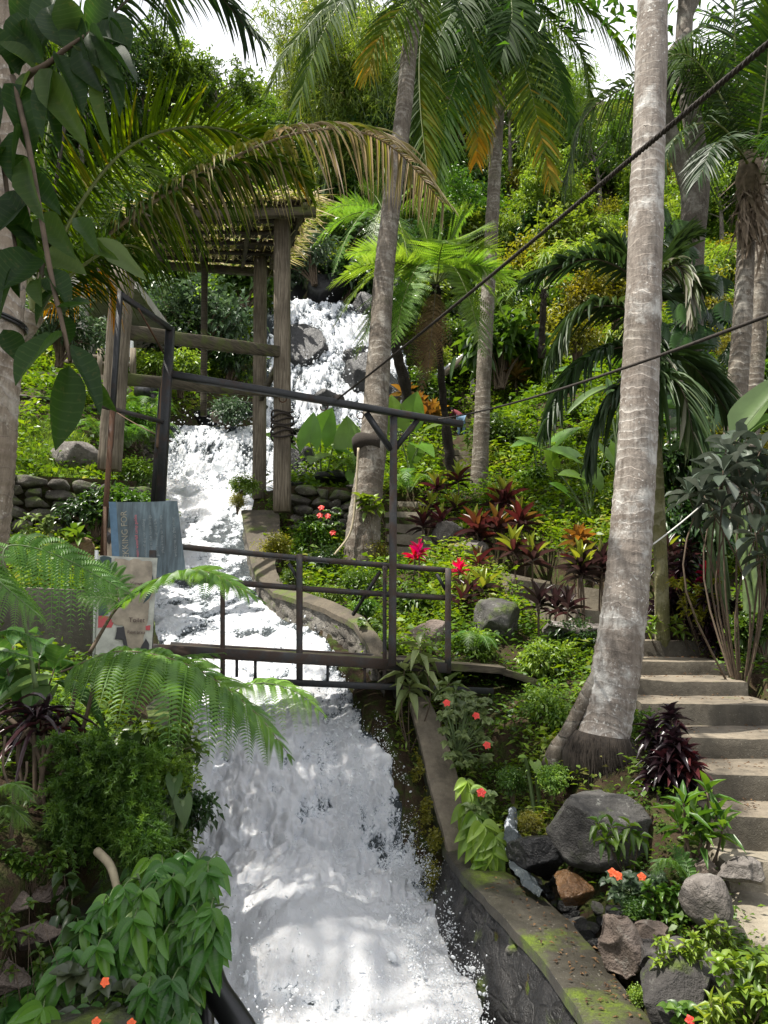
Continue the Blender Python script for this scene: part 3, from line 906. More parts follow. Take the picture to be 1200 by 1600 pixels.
def build_spray():
    V, Fs = ICO[1]
    a = Acc()
    spots = []
    def burst(n, y0, y1, t0, t1, up, size, back=.15):
        y = rng.uniform(y0, y1, n); t = rng.uniform(t0, t1, n)
        xl, xr, zw = stream(y)
        # clustered: throw along noisy arcs
        h = np.abs(rng.normal(0, 1, n)) * up
        cl = fbm(np.stack([y * 7, t * 14, y * 0], -1), 3)
        keep = cl > rng.uniform(-.35, .35, n)
        p = np.stack([xl + (xr - xl) * t, y - h * back, zw + h + .03], -1)[keep]
        s = size * rng.lognormal(0, .55, len(p))
        spots.append((p, s))
    burst(11000, 6.3, 7.5, .62, 1.05, .09, .0023)
    burst(7000, 5.0, 6.6, .78, 1.06, .08, .0023)
    burst(2800, 3.6, 5.2, .86, 1.05, .06, .0027)
    burst(5000, 5.2, 7.0, .05, .8, .12, .0024)
    burst(2500, 7.4, 9.6, .2, 1.02, .07, .004)
    burst(3500, 15.6, 17.2, .02, .98, .28, .009)
    burst(4500, 21.6, 24.8, .05, .98, .35, .012)
    burst(2500, 4.2, 6.0, .1, .9, .12, .003)
    for p, s in spots:
        n = len(p)
        st = 1 + np.abs(rng.normal(0, .9, n))
        dr = rand_unit(n)
        W = V[None] * s[:, None, None]
        W = W + dr[:, None, :] * ((W * dr[:, None, :]).sum(-1) * (st[:, None] - 1))[..., None]
        W = W + p[:, None, :]
        k = len(V)
        f = (Fs[None] + (np.arange(n) * k)[:, None, None]).reshape(-1, 3)
        a.add(W.reshape(-1, 3), f, .9)
    o = a.obj("water_spray", m_drop)
    tag(o, "white drops of spray flung up from the rushing channel water", "spray", None, "stuff")


build_spray()
# ------------------------------------------------------------------ channel walls
def wall_object(name, label, inner, outer, foot, mats, cat="wall", sub=.06, bulge=.035, batter=0.0):
    """a masonry wall: coping between the inner and outer top lines, stone face from the inner line down to the foot heights"""
    t = thing(name, label, cat, tuple(inner[0] * A(1, 1, 0) + A(0, 0, foot[0])))
    n = max(20, int(sum(np.linalg.norm(np.diff(inner, axis=0), axis=1)) / sub))
    ci, co_ = catmull(inner, n), catmull(outer, n)
    # linear pieces keep the corners
    def poly(pts):
        L = np.concatenate([[0], np.cumsum(np.linalg.norm(np.diff(inner, axis=0), axis=1))]); s = np.linspace(0, L[-1], n)
        return np.stack([np.interp(s, L, np.asarray(pts)[:, k]) for k in range(3)], -1)
    ci, co_ = poly(inner) * .6 + ci * .4, poly(outer) * .6 + co_ * .4
    L = np.concatenate([[0], np.cumsum(np.linalg.norm(np.diff(inner, axis=0), axis=1))])
    fz = np.interp(np.linspace(0, L[-1], n), L, foot)
    m = 9
    s = np.linspace(0, 1, m)
    top = ci[:, None, :] * (1 - s)[None, :, None] + co_[:, None, :] * s[None, :, None]
    lip = 0.065
    q = top.reshape(-1, 3)
    e = np.tile(np.exp(-np.minimum(s, 1 - s) * 14), n)
    q = q + np.stack([fbm(q * 3, 4), fbm(q * 3 + 40, 4), fbm(q * 3 + 80, 5) * 1.2], -1) * .016 - A(0, 0, 1)[None] * (e * .014)[:, None]
    top = q.reshape(n, m, 3)
    a = Acc(); sheet(a, top, .5, 0, flip=True)
    # lip of the coping on both sides
    for edge, fl in ((top[:, 0], False), (top[:, -1], True)):
        zz = np.linspace(0, 1, 4)
        Gd = edge[:, None, :] - A(0, 0, 1)[None, None] * (zz * lip)[None, :, None]
        sheet(a, Gd, .5, 0, flip=fl)
    for k, fl in ((0, False), (n - 1, True)):
        row = top[k]
        Gd = row[:, None, :] - A(0, 0, 1)[None, None] * (np.linspace(0, 1, 3) * lip)[None, :, None]
        sheet(a, Gd, .5, 0, flip=fl)
    a.obj("coping", mats[0], t)
    T = tangents(ci) * A(1, 1, 0); nrm = unit(np.stack([-T[:, 1], T[:, 0], 0 * T[:, 0]], -1))
    b = Acc()
    for edge, base, sgn in ((top[:, 0], ci, 1), (top[:, -1], co_, -1)):
        mm = 34
        k = np.linspace(0, 1, mm)
        zt = edge[:, 2] - lip * .8
        Gd = np.repeat(edge[:, None, :], mm, 1).copy()
        Gd[..., 2] = zt[:, None] * (1 - k)[None, :] + np.minimum(fz, zt - .25)[:, None] * k[None, :]
        inset = (nrm * (-.03 * sgn))[:, None, :]
        side = unit(base - (ci + co_) / 2)
        q = (Gd - side[:, None, :] * .03 + side[:, None, :] * (k * (batter if sgn > 0 else 0))[None, :, None]).reshape(-1, 3)
        nn = np.repeat(side[:, None, :], mm, 1).reshape(-1, 3)
        st = np.abs(fbm(q * A(5, 5, 6.5), 2)); rough_ = fbm(q * 13, 4)
        q = q + nn * ((np.minimum(st * 3.2, 1) - .8) * bulge + rough_ * .018)[:, None]
        sheet(b, q.reshape(n, mm, 3), .5, 0, flip=(sgn < 0))
    b.obj("stone_face", mats[1], t)
    return t


_w1 = wall_object("channel_wall", "pale earthen concrete flank sloping down from the footbridge beside the white water", _in[:4], _out[:4], [-1.3, -1.9, -2.4, -2.7], (m_conc_flank, m_face_moss))
_w2 = wall_object("channel_wall", "dark damp coping curving along the pool, moss patches on its flat top", [at(690, 1322, -1.752), *_in[4:]], [at(730, 1316, -1.752), *_out[4:]], [-2.6, -2.7, -2.8, -2.8, -2.8, -2.8, -2.8], (m_conc_coping, m_face_wet), batter=.42)
_w3 = wall_object("channel_wall", "pale stone channel wall upstream of the footbridge with a thin flat top", _in2, _out2, [1.0, .3, -.3, -.6, -.9, -1.1, -1.5], (m_conc_wall, m_face_dry))
# left side of the channel, mostly behind plants
_in3 = [A(-.62, 2.0, -1.0), A(-.98, 3.2, -.95), A(-1.28, 4.6, -.75), A(-1.75, 6.2, -.55), A(-2.2, 7.6, -.35), A(-2.75, 9.0, .05), A(-3.25, 10.4, .55), A(-3.85, 12.2, 1.25), A(-4.45, 13.8, 2.0)]
_out3 = [q + A(-.3, .05, 0) for q in _in3]
wall_object("channel_wall", "dark stone side of the channel under the fern and the five-fingered vine", _in3, _out3, [-2.6, -2.6, -2.6, -2.5, -1.5, -.6, -.1, .4, 1.2], (m_face_moss, m_face_wet))

# ------------------------------------------------------------------ footbridge
def bp(u, v, back=0.0):
    Y = 6.9 + (u - 240) / 460.0 * .6
    q = P(u, v, Y)
    return q + A(-.05, 1, 0) * back


br = thing("footbridge", "black iron footbridge with two handrails crossing the rushing channel", "footbridge", bp(460, 1030))
a = Acc(); bar(a, bp(228, 1014), bp(704, 1044), .05, .10); a.obj("edge_beam", m_steel_worn, br)
a = Acc(); bar(a, bp(236, 1013, .75), bp(704, 1040, .75), .05, .09); a.obj("edge_beam", m_steel_worn, br)
a = Acc(); bar(a, bp(395, 1064), bp(770, 1080), .045, .06); a.obj("lower_chord", m_steel, br)
for u, v0, v1 in ((370, 1030, 1058), (399, 1032, 1062), (512, 1040, 1068), (570, 1044, 1071)):
    a = Acc(); bar(a, bp(u, v0), bp(u, v1), .026, .026); a.obj("strut", m_steel, br)
a = Acc(); bar(a, bp(300, 1030), bp(335, 1019), .03, .03); a.obj("strut", m_steel, br)
for u, v0, v1 in ((348, 916, 1056), (468, 866, 1062), (700, 888, 1052), (601, 884, 1066)):
    a = Acc(); bar(a, bp(u, v0), bp(u, v1), .058 if u in (468, 700) else .04, .058 if u in (468, 700) else .04, rough=.002, seg=6); a.obj("post", m_steel_worn, br)
for (u0, v0, u1, v1) in ((262, 852, 702, 891), (300, 905, 706, 935)):
    a = Acc(); tube(a, catmull([bp(u0, v0, .03), bp((u0 + u1) / 2, (v0 + v1) / 2 + 1.5, .03), bp(u1, v1, .03)], 14), .028, 8); a.obj("handrail", m_steel_worn, br)
for (u0, v0, u1, v1) in ((594, 893, 552, 960), (451, 880, 466, 905), (682, 896, 697, 922)):
    a = Acc(); bar(a, bp(u0, v0, .02), bp(u1, v1, .35 if u0 == 594 else .02), .03, .03); a.obj("brace", m_steel, br)
for (u, v) in ((348, 917), (468, 874), (468, 920), (468, 1028), (601, 888), (601, 929), (700, 893), (700, 934), (700, 1044), (601, 1036), (348, 1020)):
    a = Acc(); rock(a, bp(u, v, .012), (.036, .034, .028), u + v, 2, .3, .3); a.obj("weld_joint", m_steel_worn, br)
for k in range(6):
    b0, b1 = .03 + k * .118, .03 + k * .118 + .108
    a = Acc()
    lo, hi = bp(226, 1009), bp(706, 1036)
    d = A(-.05, 1, 0)
    slab(a, [lo + d * b0, hi + d * b0, hi + d * b1, lo + d * b1], .03, sub=.09, rough=.006, round_=.004)
    a.obj("deck_board", m_timber_dark, br)
a = Acc()
for b0, b1 in ((0.0, .34), (.36, .7)):
    lo, hi = P(700, 1036, 7.5), P(792, 1043, 7.75)
    slab(a, [lo + A(0, b0, 0), hi + A(0, b0, 0), hi + A(0, b1, 0), lo + A(0, b1, 0)], .07, sub=.09, rough=.012, round_=.006)
a.obj("ramp_plank", m_timber_dark, br)
a = Acc(); lo, hi = P(786, 1044, 7.75), P(842, 1062, 7.85)
slab(a, [lo, hi, hi + A(0, .6, 0), lo + A(0, .6, 0)], .07, sub=.09, rough=.014, round_=.006); a.obj("ramp_plank", m_timber_dark, br)

# ------------------------------------------------------------------ iron gantry over the bridge
def gp(u, v, back=0.0):
    Y = 6.35 + (u - 265) / 450.0 * 1.15
    return P(u, v, Y) + A(0, back, 0)


ga = thing("gantry", "tall black iron gantry with a long crossbeam and a forked post over the footbridge", "gantry", gp(615, 1030))
a = Acc(); bar(a, gp(262, 584), gp(722, 663), .065, .065, seg=8, rough=.004); a.obj("crossbeam", m_steel, ga)
a = Acc(); bar(a, gp(615, 652), gp(613, 1040), .075, .075, seg=10, rough=.003); a.obj("post", m_steel_worn, ga)
a = Acc(); tube(a, [gp(572, 645), gp(611, 703)], .034, 8); a.obj("brace", m_steel, ga)
a = Acc(); tube(a, [gp(652, 657), gp(618, 700)], .030, 8); a.obj("brace", m_steel, ga)
a = Acc(); bar(a, gp(266, 515), gp(250, 800), .075, .07); a.obj("leg", m_steel, ga)
a = Acc(); bar(a, gp(249, 600, .12), gp(234, 800, .12), .065, .06); a.obj("leg", m_steel, ga)
a = Acc(); bar(a, gp(259, 545, .06), gp(245, 700, .06), .13, .03, up=(1, 0, 0), seg=14, rough=.02); a.obj("board", m_plank, ga)
a = Acc(); bar(a, P(188, 460, 5.7), gp(271, 517), .035, .05); a.obj("top_bar", m_steel, ga)
a = Acc(); tube(a, [P(216, 482, 5.8), gp(256, 552)], .009, 6); a.obj("tie_rod", m_rod, ga)
a = Acc(); tube(a, [P(150, 632, 5.6), gp(257, 660)], .020, 8); a.obj("tie_rod", m_steel_worn, ga)
a = Acc(); bar(a, P(176, 640, 5.65), P(158, 900, 5.65), .035, .035); a.obj("leg", m_rod, ga)
a = Acc(); bar(a, P(188, 456, 5.7), P(172, 700, 5.7), .04, .04); a.obj("leg", m_steel, ga)
for (u, v) in ((442, 614), (506, 627), (563, 640)):
    a = Acc(); th = np.linspace(0, 1.6 * math.pi, 14); c = gp(u, v + 9)
    tube(a, c + np.stack([.035 * np.sin(th), 0 * th, .035 * np.cos(th)], -1), .006, 5); a.obj("hook", m_rod, ga)
a = Acc(); rock(a, gp(527, 628, -.02), (.07, .06, .07), 3, sub=3); a.obj("rope_knot", m_rope, ga)

# ------------------------------------------------------------------ rope, cables
def rope(name, label, pts, r, m, strands=3, pitch=.16, n=160, cat="rope"):
    c = catmull(pts, n)
    T, S, N = frames(c)
    L = np.concatenate([[0], np.cumsum(np.linalg.norm(np.diff(c, axis=0), axis=1))])
    a = Acc()
    if strands == 1:
        tube(a, c, r, 7)
    else:
        for k in range(strands):
            ph = L / pitch * 2 * math.pi + k * 2 * math.pi / strands
            tube(a, c + (S * np.cos(ph)[:, None] + N * np.sin(ph)[:, None]) * r * .5, r * .58, 6)
    return tag(a.obj(name, m), label, cat)


def inv_line(u0, v0, Y0, u1, v1, Y1, sag=0.0, k=9):
    s = np.linspace(0, 1, k)
    p0, p1 = P(u0, v0, Y0), P(u1, v1, Y1)
    q = p0[None] * (1 - s)[:, None] + p1[None] * s[:, None]
    q[:, 2] -= sag * 4 * s * (1 - s)
    return q


rope("rope", "thick twisted dark rope slanting down to the gantry crossbeam", inv_line(1260, 18, 1.55, 527, 624, 6.98, .02), .0088, m_rope, 3, .055, 700)
rope("cable", "thin dark cable crossing in front of the lichened palm trunk to the crossbeam end", inv_line(1240, 478, 2.5, 684, 655, 7.4, .06), .008, m_rope, 1, n=60, cat="cable")
rope("cord", "short pale cord tied from the lichened palm trunk up into the grey-leaved shrub", inv_line(1018, 852, 6.3, 1100, 786, 7.4, .01), .007, m_string, 1, n=20, cat="cord")
rope("wire", "thin dark wire between the timber post and the leaning gantry leg", inv_line(176, 640, 10.0, 268, 690, 6.4, .02), .006, m_rod, 1, n=20, cat="wire")

# ------------------------------------------------------------------ timber shelter
sh = thing("timber_shelter", "weathered timber shelter with a slatted roof standing over the channel", "shelter", P(441, 795, 13))
a = Acc(); bar(a, P(441, 318, 13), P(441, 800, 13), .29, .27, seg=20, rough=.012); a.obj("post", m_timber, sh)
a = Acc(); bar(a, P(407, 405, 14.7), P(405, 780, 14.7), .25, .25, seg=20, rough=.012); a.obj("post", m_timber, sh)
for (u0, u1, w_) in ((194, 176, .20), (180, 163, .14)):
    a = Acc(); bar(a, P(u0 + 4, 420, 10.1), P(u1, 735, 10.1), w_ * .93, .22, seg=16, rough=.014); a.obj("post", m_timber, sh)
a = Acc(); bar(a, P(320, 410, 14.9), P(318, 650, 14.9), .12, .12, seg=10, rough=.01); a.obj("post", m_timber_dark, sh)
a = Acc(); bar(a, P(196, 519, 10.15), P(445, 551, 13.05), .09, .21, seg=20, rough=.015); a.obj("rail_beam", m_timber_dark, sh)
a = Acc(); bar(a, P(186, 592, 10.15), P(445, 615, 13.05), .09, .17, seg=20, rough=.015); a.obj("rail_beam", m_timber_dark, sh)
a = Acc(); bar(a, P(408, 622, 14.5), P(446, 545, 13.2), .08, .15, seg=8, rough=.01); a.obj("brace", m_timber_dark, sh)
a = Acc(); bar(a, P(424, 418, 14.0), P(452, 338, 13.0), .10, .14, seg=8, rough=.01); a.obj("brace", m_timber_dark, sh)
# roof: rafters across, battens along, slats above with gaps of daylight
R00, R10, R11, R01 = P(205, 330, 12.2), P(482, 322, 12.2), P(437, 424, 15.1), P(255, 412, 15.1)
zr = (R00[2] + R10[2] + R11[2] + R01[2]) / 4
def rp(s, t, dz=0.0):
    q = R00 * (1 - s) * (1 - t) + R10 * s * (1 - t) + R11 * s * t + R01 * (1 - s) * t
    return q + A(0, 0, dz)
a = Acc(); bar(a, rp(-.02, .99, -.06), rp(1.02, .99, -.06), .12, .16, seg=12, rough=.012); a.obj("roof_beam", m_timber_dark, sh)
a = Acc(); bar(a, rp(-.02, .04, -.06), rp(1.05, .04, -.06), .12, .16, seg=12, rough=.012); a.obj("roof_beam", m_timber_dark, sh)
for s in (.0, .34, .68, .985):
    a = Acc(); bar(a, rp(s, .0, .02), rp(s, 1.0, .02), .08, .10, seg=8, rough=.01); a.obj("rafter", m_timber_dark, sh)
a = Acc()
for t in np.linspace(.08, .95, 6): bar(a, rp(-.02, t, .09), rp(1.03, t, .09), .11, .04, seg=14, rough=.012)
a.obj("roof_battens", m_roof_under, sh)
a = Acc()
s = 0.0
while s < 1.02:
    wd = rng.uniform(.035, .085) / 3.2
    for t0, t1 in ((0, .17), (.18, .36), (.365, .55), (.56, .74), (.75, 1.0)):
        if rng.random() < .93:
            bar(a, rp(s + rng.normal(0, .002), t0 + rng.uniform(-.01, .01), .13), rp(s + rng.normal(0, .003), t1, .13 + rng.uniform(0, .01)), wd * 3.2 * rng.uniform(.8, 1.0), .012, seg=2, rough=.006)
    s += wd + rng.uniform(.002, .006)
a.obj("roof_slats", m_roof_under, sh)
a = Acc()
n = 5200
ss, tt = rng.uniform(-.03, 1.04, n), rng.uniform(-.05, 1.02, n)
# dry fallen fronds on top, leaving thin places
keep = fbm(np.stack([ss * 7, tt * 5, ss * 0], -1), 3) > -.30
p = np.array([rp(x, y, .15) for x, y in zip(ss[keep], tt[keep])])
n = len(p); dd = unit(np.stack([rng.normal(0, 1, n), rng.normal(0, 1, n), rng.normal(0, .06, n)], -1))
leaves(a, T_BLADE, p + A(0, 0, 1) * rng.uniform(0, .06, n)[:, None], dd, A(0, 0, 1), rng.uniform(.3, .6, n), rng.uniform(.02, .04, n), rng.random(n), .05)
a.obj("thatch", m_palm_dry, sh)
a = Acc()
th = np.linspace(0, 7 * 2 * math.pi, 160); c = P(441, 668, 13)
tube(a, c + np.stack([.20 * np.cos(th), .19 * np.sin(th), .012 * th - .25 + .03 * np.sin(th * 2.3)], -1), .018, 5)
a.obj("rope_lashing", m_rope, sh)

# ------------------------------------------------------------------ boards with writing
def text_child(body, size, m, parent, O, X, Yv, ex=.001, name="lettering", align='CENTER'):
    cu = bpy.data.curves.new(name, 'FONT'); cu.body = body; cu.size = size; cu.extrude = ex; cu.align_x = align; cu.align_y = 'CENTER'
    cu.materials.append(m)
    tmp = bpy.data.objects.new(name, cu); COL.objects.link(tmp)
    me = bpy.data.meshes.new_from_object(tmp.evaluated_get(bpy.context.evaluated_depsgraph_get()))
    bpy.data.objects.remove(tmp); bpy.data.curves.remove(cu)
    if not me.materials: me.materials.append(m)
    o = bpy.data.objects.new(name, me); COL.objects.link(o)
    X, Yv = unit(X), unit(Yv); Z = unit(np.cross(X, Yv)); Yv = np.cross(Z, X)
    o.matrix_world = Matrix(((X[0], Yv[0], Z[0], O[0]), (X[1], Yv[1], Z[1], O[1]), (X[2], Yv[2], Z[2], O[2]), (0, 0, 0, 1)))
    o.parent = parent; o.matrix_parent_inverse = parent.matrix_basis.inverted()
    return o


def board_mat(name):
    k = NT(name); p = k.pos()
    n1 = k.noise(3, 5, .6, p); st = k.noise(1.0, 6, .7, k.n("Mapping", {"Vector": p, "Scale": (16, 16, 2.2)}).outputs[0], .6)
    col = k.ramp(k.math('ADD', k.math('MULTIPLY', n1.outputs[0], .35), k.math('MULTIPLY', st.outputs[0], .65)), [(.34, (.035, .045, .05)), (.47, (.075, .105, .12)), (.6, (.16, .22, .25)), (.7, (.33, .40, .43))])
    b = k.n("BsdfPrincipled", {"Base Color": col, "Roughness": .5})
    return k.end(b.outputs[0])


m_bluesign = board_mat("faded_blue_print")
m_bluestripe = M_plain("blue_stripe_print", (.10, .19, .29), .5, .25, 20)
m_cream = M_plain("cream_print", (.36, .33, .26), .6, .4, 30)
m_pink = M_plain("pink_print", (.55, .13, .16), .6, .3, 20)
m_dots = M_plain("grey_print", (.22, .25, .26), .6, .5, 40)
m_mapbeige = M_plain("beige_map_print", (.36, .30, .23), .6, .45, 9)
m_mapwhite = M_plain("pale_map_print", (.45, .45, .40), .6, .35, 14)
m_mapteal = M_plain("dark_teal_print", (.03, .06, .065), .5, .3, 9)
m_mapred = M_plain("red_print", (.45, .07, .08), .5, .2, 9)
m_mapblack = M_plain("charcoal_print", (.03, .028, .032), .5, .3, 9)
m_ink = M_plain("faded_outline_print", (.06, .03, .028), .6, .3, 9)

c00, c10, c11, c01 = P(177, 905, 5.62), P(291, 900, 5.72), P(277, 783, 5.72), P(171, 785, 5.6)
sg = thing("sign_board", "faded blue tourist board with sideways cream and pink lettering, leaning on the railing", "sign", c00)
def quadp(s, t): return c00 * (1 - s) * (1 - t) + c10 * s * (1 - t) + c11 * s * t + c01 * (1 - s) * t
nrm = unit(np.cross(c10 - c00, c01 - c00))
def panel(acc, s0, s1, t0, t1, off, thick=.004, curl=0.0, n=12):
    s, t = np.meshgrid(np.linspace(s0, s1, n), np.linspace(t0, t1, n), indexing='ij')
    q = np.array([quadp(x, y) for x, y in zip(s.ravel(), t.ravel())])
    bend = curl * np.exp(-s.ravel() * 14) * np.clip(t.ravel() - .7, 0, 1)
    q = q + nrm * (off + bend + .010 * np.sin(s.ravel() * 7 + 1) * t.ravel())[:, None]
    sheet(acc, q.reshape(n, n, 3)); sheet(acc, (q - nrm * thick).reshape(n, n, 3), flip=True)
    G2 = q.reshape(n, n, 3)
    for ed in (G2[0], G2[-1], G2[:, 0], G2[:, -1]): sheet(acc, np.stack([ed, ed - nrm * thick], 1))
a = Acc(); panel(a, 0, 1, 0, 1, 0, .012, .06); a.obj("panel", m_bluesign, sg, smooth=False)
a = Acc(); panel(a, .0, .10, 0, 1, .004, .003, .06); a.obj("blue_stripe", m_bluestripe, sg)
X, Yv = c01 - c00, c00 - c10
text_child("TREKKING FOR", .064, m_cream, sg, quadp(.20, .50) + nrm * .016, X, Yv)
text_child("mountain waterfall camp guides", .03, m_pink, sg, quadp(.36, .50) + nrm * .018, X, Yv)
for k, (s, body) in enumerate(((.47, "open all day for walking"), (.56, "meet at the lower bridge"), (.64, "guided tours up the falls"), (.72, "please keep to the steps"), (.9, "welcome to the river"))):
    text_child(body, .03 if k < 4 else .036, m_dots, sg, quadp(s, .52 + .04 * (k % 2)) + nrm * .018, X, Yv)
a = Acc(); bar(a, P(164, 792, 5.62), P(166, 1000, 5.62), .02, .02); a.obj("stake", m_plank, sg)

d00, d10, d11, d01 = P(149, 1032, 5.3), P(236, 1032, 5.42), P(243, 865, 5.42), P(160, 790, 5.6)
mp = thing("map_board", "beige trail map board with red and dark patches, standing below the blue board", "sign", d00)
c00, c10, c11, c01 = d00, d10, P(246, 872, 5.42), P(154, 868, 5.3)
nrm = unit(np.cross(c10 - c00, c01 - c00))
a = Acc(); panel(a, 0, 1, 0, 1, 0, .012); a.obj("panel", m_mapwhite, mp, smooth=False)
def patch(pts, off, m, nm):
    q = np.array([quadp(s, t) for s, t in pts]); a = Acc()
    kk = 8
    d = [q[i] * (1 - f) + q[(i + 1) % len(q)] * f for i in range(len(q)) for f in np.linspace(0, 1, kk, endpoint=False)]
    d = np.array(d); c = d.mean(0)
    wob = fbm(d * 22, 2)[:, None] * (d - c) * .12
    bend = np.array([.010 * math.sin(0 * 7 + 1) for _ in d])
    # follow the panel's slight swell
    sv = np.array([s for i in range(len(pts)) for s in np.linspace(pts[i][0], pts[(i + 1) % len(pts)][0], kk, endpoint=False)])
    tv = np.array([t for i in range(len(pts)) for t in np.linspace(pts[i][1], pts[(i + 1) % len(pts)][1], kk, endpoint=False)])
    d = d + wob + nrm * (off + .010 * np.sin(sv * 7 + 1) * tv)[:, None]
    V = np.vstack([d, d.mean(0)]); n = len(d)
    a.add(V, np.array([[i, (i + 1) % n, n] for i in range(n)]))
    return a.obj(nm, m, mp, smooth=False)
patch([(.03, .98), (.22, .98), (.2, .7), (.1, .55), (.2, .42), (.03, .42)], .003, m_mapteal, "teal_patch")
patch([(.03, .42), (.22, .42), (.30, .36), (.26, .31), (.03, .31)], .004, m_mapred, "red_patch")
patch([(.14, .62), (.28, .98), (.9, .98), (.96, .7), (.9, .45), (.84, .1), (.58, .1), (.46, .32), (.26, .36), (.2, .5)], .006, m_mapbeige, "beige_patch")
patch([(.78, .53), (.88, .66), (.94, .84), (.97, .7), (.9, .6)], .009, m_mapteal, "teal_patch")
patch([(.86, .33), (.95, .34), (.95, .29), (.87, .29)], .009, m_mapred, "red_patch")
patch([(.33, .20), (.36, .31), (.48, .33), (.58, .08), (.52, .08), (.50, .20)], .009, m_mapblack, "black_patch")
patch([(.78, .02), (.8, .12), (.88, .22), (.95, .15), (.95, .02)], .009, m_mapblack, "black_patch")
text_child("Outbound", .046, m_ink, mp, quadp(.35, .575) + nrm * .022, c10 - c00, c01 - c00)
text_child("Toilet", .046, m_ink, mp, quadp(.70, .385) + nrm * .022, c10 - c00, c01 - c00)
text_child("Rest area", .032, m_ink, mp, quadp(.70, .27) + nrm * .022, c10 - c00, c01 - c00)
text_child("Viewpoint", .036, m_ink, mp, quadp(.74, .74) + nrm * .022, c10 - c00, c01 - c00)
a = Acc(); bar(a, P(239, 860, 5.44), P(232, 1045, 5.44), .045, .04); a.obj("post", m_steel_worn, mp)
a = Acc(); bar(a, P(151, 860, 5.36), P(147, 1045, 5.33), .018, .03); a.obj("post", m_white, mp)
sn = thing("sign_board", "narrow beige and black board wedged behind the blue board", "sign", P(160, 900, 5.75))
c00, c10, c11, c01 = P(157, 900, 5.75), P(178, 900, 5.7), P(176, 790, 5.7), P(162, 792, 5.75)
nrm = unit(np.cross(c10 - c00, c01 - c00)); mp = sn
a = Acc(); panel(a, 0, 1, 0, 1, 0, .01); a.obj("panel", m_mapbeige, sn, smooth=False)
patch([(.05, .98), (.95, .98), (.95, .72), (.05, .66)], .004, m_mapteal, "teal_patch")
patch([(.05, .60), (.6, .45), (.95, .52), (.9, .6), (.2, .67)], .004, m_mapblack, "black_patch")

# ------------------------------------------------------------------ old concrete parapet on the left
a = Acc()
slab(a, [P(-60, 914, 5.5), P(149, 920, 5.75), P(149, 920, 5.75) + A(-.1, .35, 0), P(-60, 914, 5.5) + A(-.1, .35, 0)], .62, sub=.05, rough=.01, round_=.012)
tag(a.obj("parapet", m_conc_old), "stained brown concrete parapet behind the fern, left of the map board", "parapet")

# ------------------------------------------------------------------ garden steps on the right
stp = thing("concrete_staircase", "broad worn concrete garden steps climbing past the lichened palm", "staircase", P(1120, 1275, 5.0))
tops = []
for (ul, ur, v, Y) in ST:
    zl = P(600, v, Y)[2]
    l, r = P(ul, v, Y), P(ur, v, Y); l[2] = zl; r[2] = zl
    r[1] -= .06; r[2] -= .02
    tops.append((l, r, zl))
for k, (l, r, z) in enumerate(tops):
    nl, nr = (tops[k + 1][0], tops[k + 1][1]) if k + 1 < len(tops) else (l + A(0, .8, 0), r + A(0, .8, 0))
    bl, br_ = A(nl[0], nl[1] + .12, z), A(max(nr[0], r[0] * .97), nr[1] + .12, z)
    a = Acc(); slab(a, [l, r, br_, bl], .5, sub=.035, rough=.014, nscale=3.5, round_=.016)
    o = a.obj("step", [m_conc_step, m_conc_riser_shade], stp)
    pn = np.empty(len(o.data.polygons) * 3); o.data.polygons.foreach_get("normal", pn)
    mi = (np.abs(pn.reshape(-1, 3)[:, 2]) < .6).astype(np.int32); o.data.polygons.foreach_set("material_index", mi)  # upright faces take the darker concrete with the shade in its colour
# broken lower landings
a = Acc(); l, r = P(1130, 1341, 4.78), P(1330, 1352, 4.72)
slab(a, [l, r, r + A(.1, .5, 0), l + A(0, .5, 0)], .45, sub=.035, rough=.028, nscale=5, round_=.03); a.obj("landing", m_conc_path, stp)
a = Acc(); l, r = P(1118, 1450, 4.25), P(1330, 1470, 4.15)
slab(a, [l, r, r + A(.15, .7, .02), l + A(.05, .6, .02)], .4, sub=.04, rough=.05, nscale=4, round_=.05); a.obj("landing", m_conc_path, stp)

gs = thing("garden_steps", "half-hidden concrete steps winding up behind the red cordylines", "steps", P(800, 930, 10.8))
for (u0, v0, u1, v1, Y, dp) in ST_GARDEN:
    l, r = P(u0, v0, Y), P(u1, v1, Y - .3)
    a = Acc(); slab(a, [l, r, r + A(.1, dp, 0), l + A(-.1, dp, 0)], .45, sub=.06, rough=.012, round_=.01); a.obj("step", m_conc_path, gs)
fs = thing("stone_steps", "narrow sunlit stone steps rising beside the leaning palm toward the thin palm", "steps", P(640, 870, 12.6))
for k, (u0, u1, v, Y) in enumerate(ST_STONE):
    l, r = P(u0, v, Y), P(u1, v + 3, Y - .1)
    a = Acc(); slab(a, [l, r, r + A(.05, .8, 0), l + A(0, .8, 0)], .4, sub=.06, rough=.025, round_=.02); a.obj("step", m_conc_path, fs)
us = thing("stone_steps", "distant steep stone steps below the stooping person, beside the tree fern trunk", "steps", P(715, 745, 17.5))
for k, (u0, u1, v, Y) in enumerate(ST_FAR):
    l, r = P(u0, v, Y), P(u1, v - 1, Y)
    a = Acc(); slab(a, [l, r, r + A(.05, 1.0, 0), l + A(0, 1.0, 0)], .4, sub=.08, rough=.02, round_=.02); a.obj("step", m_conc_path, us)

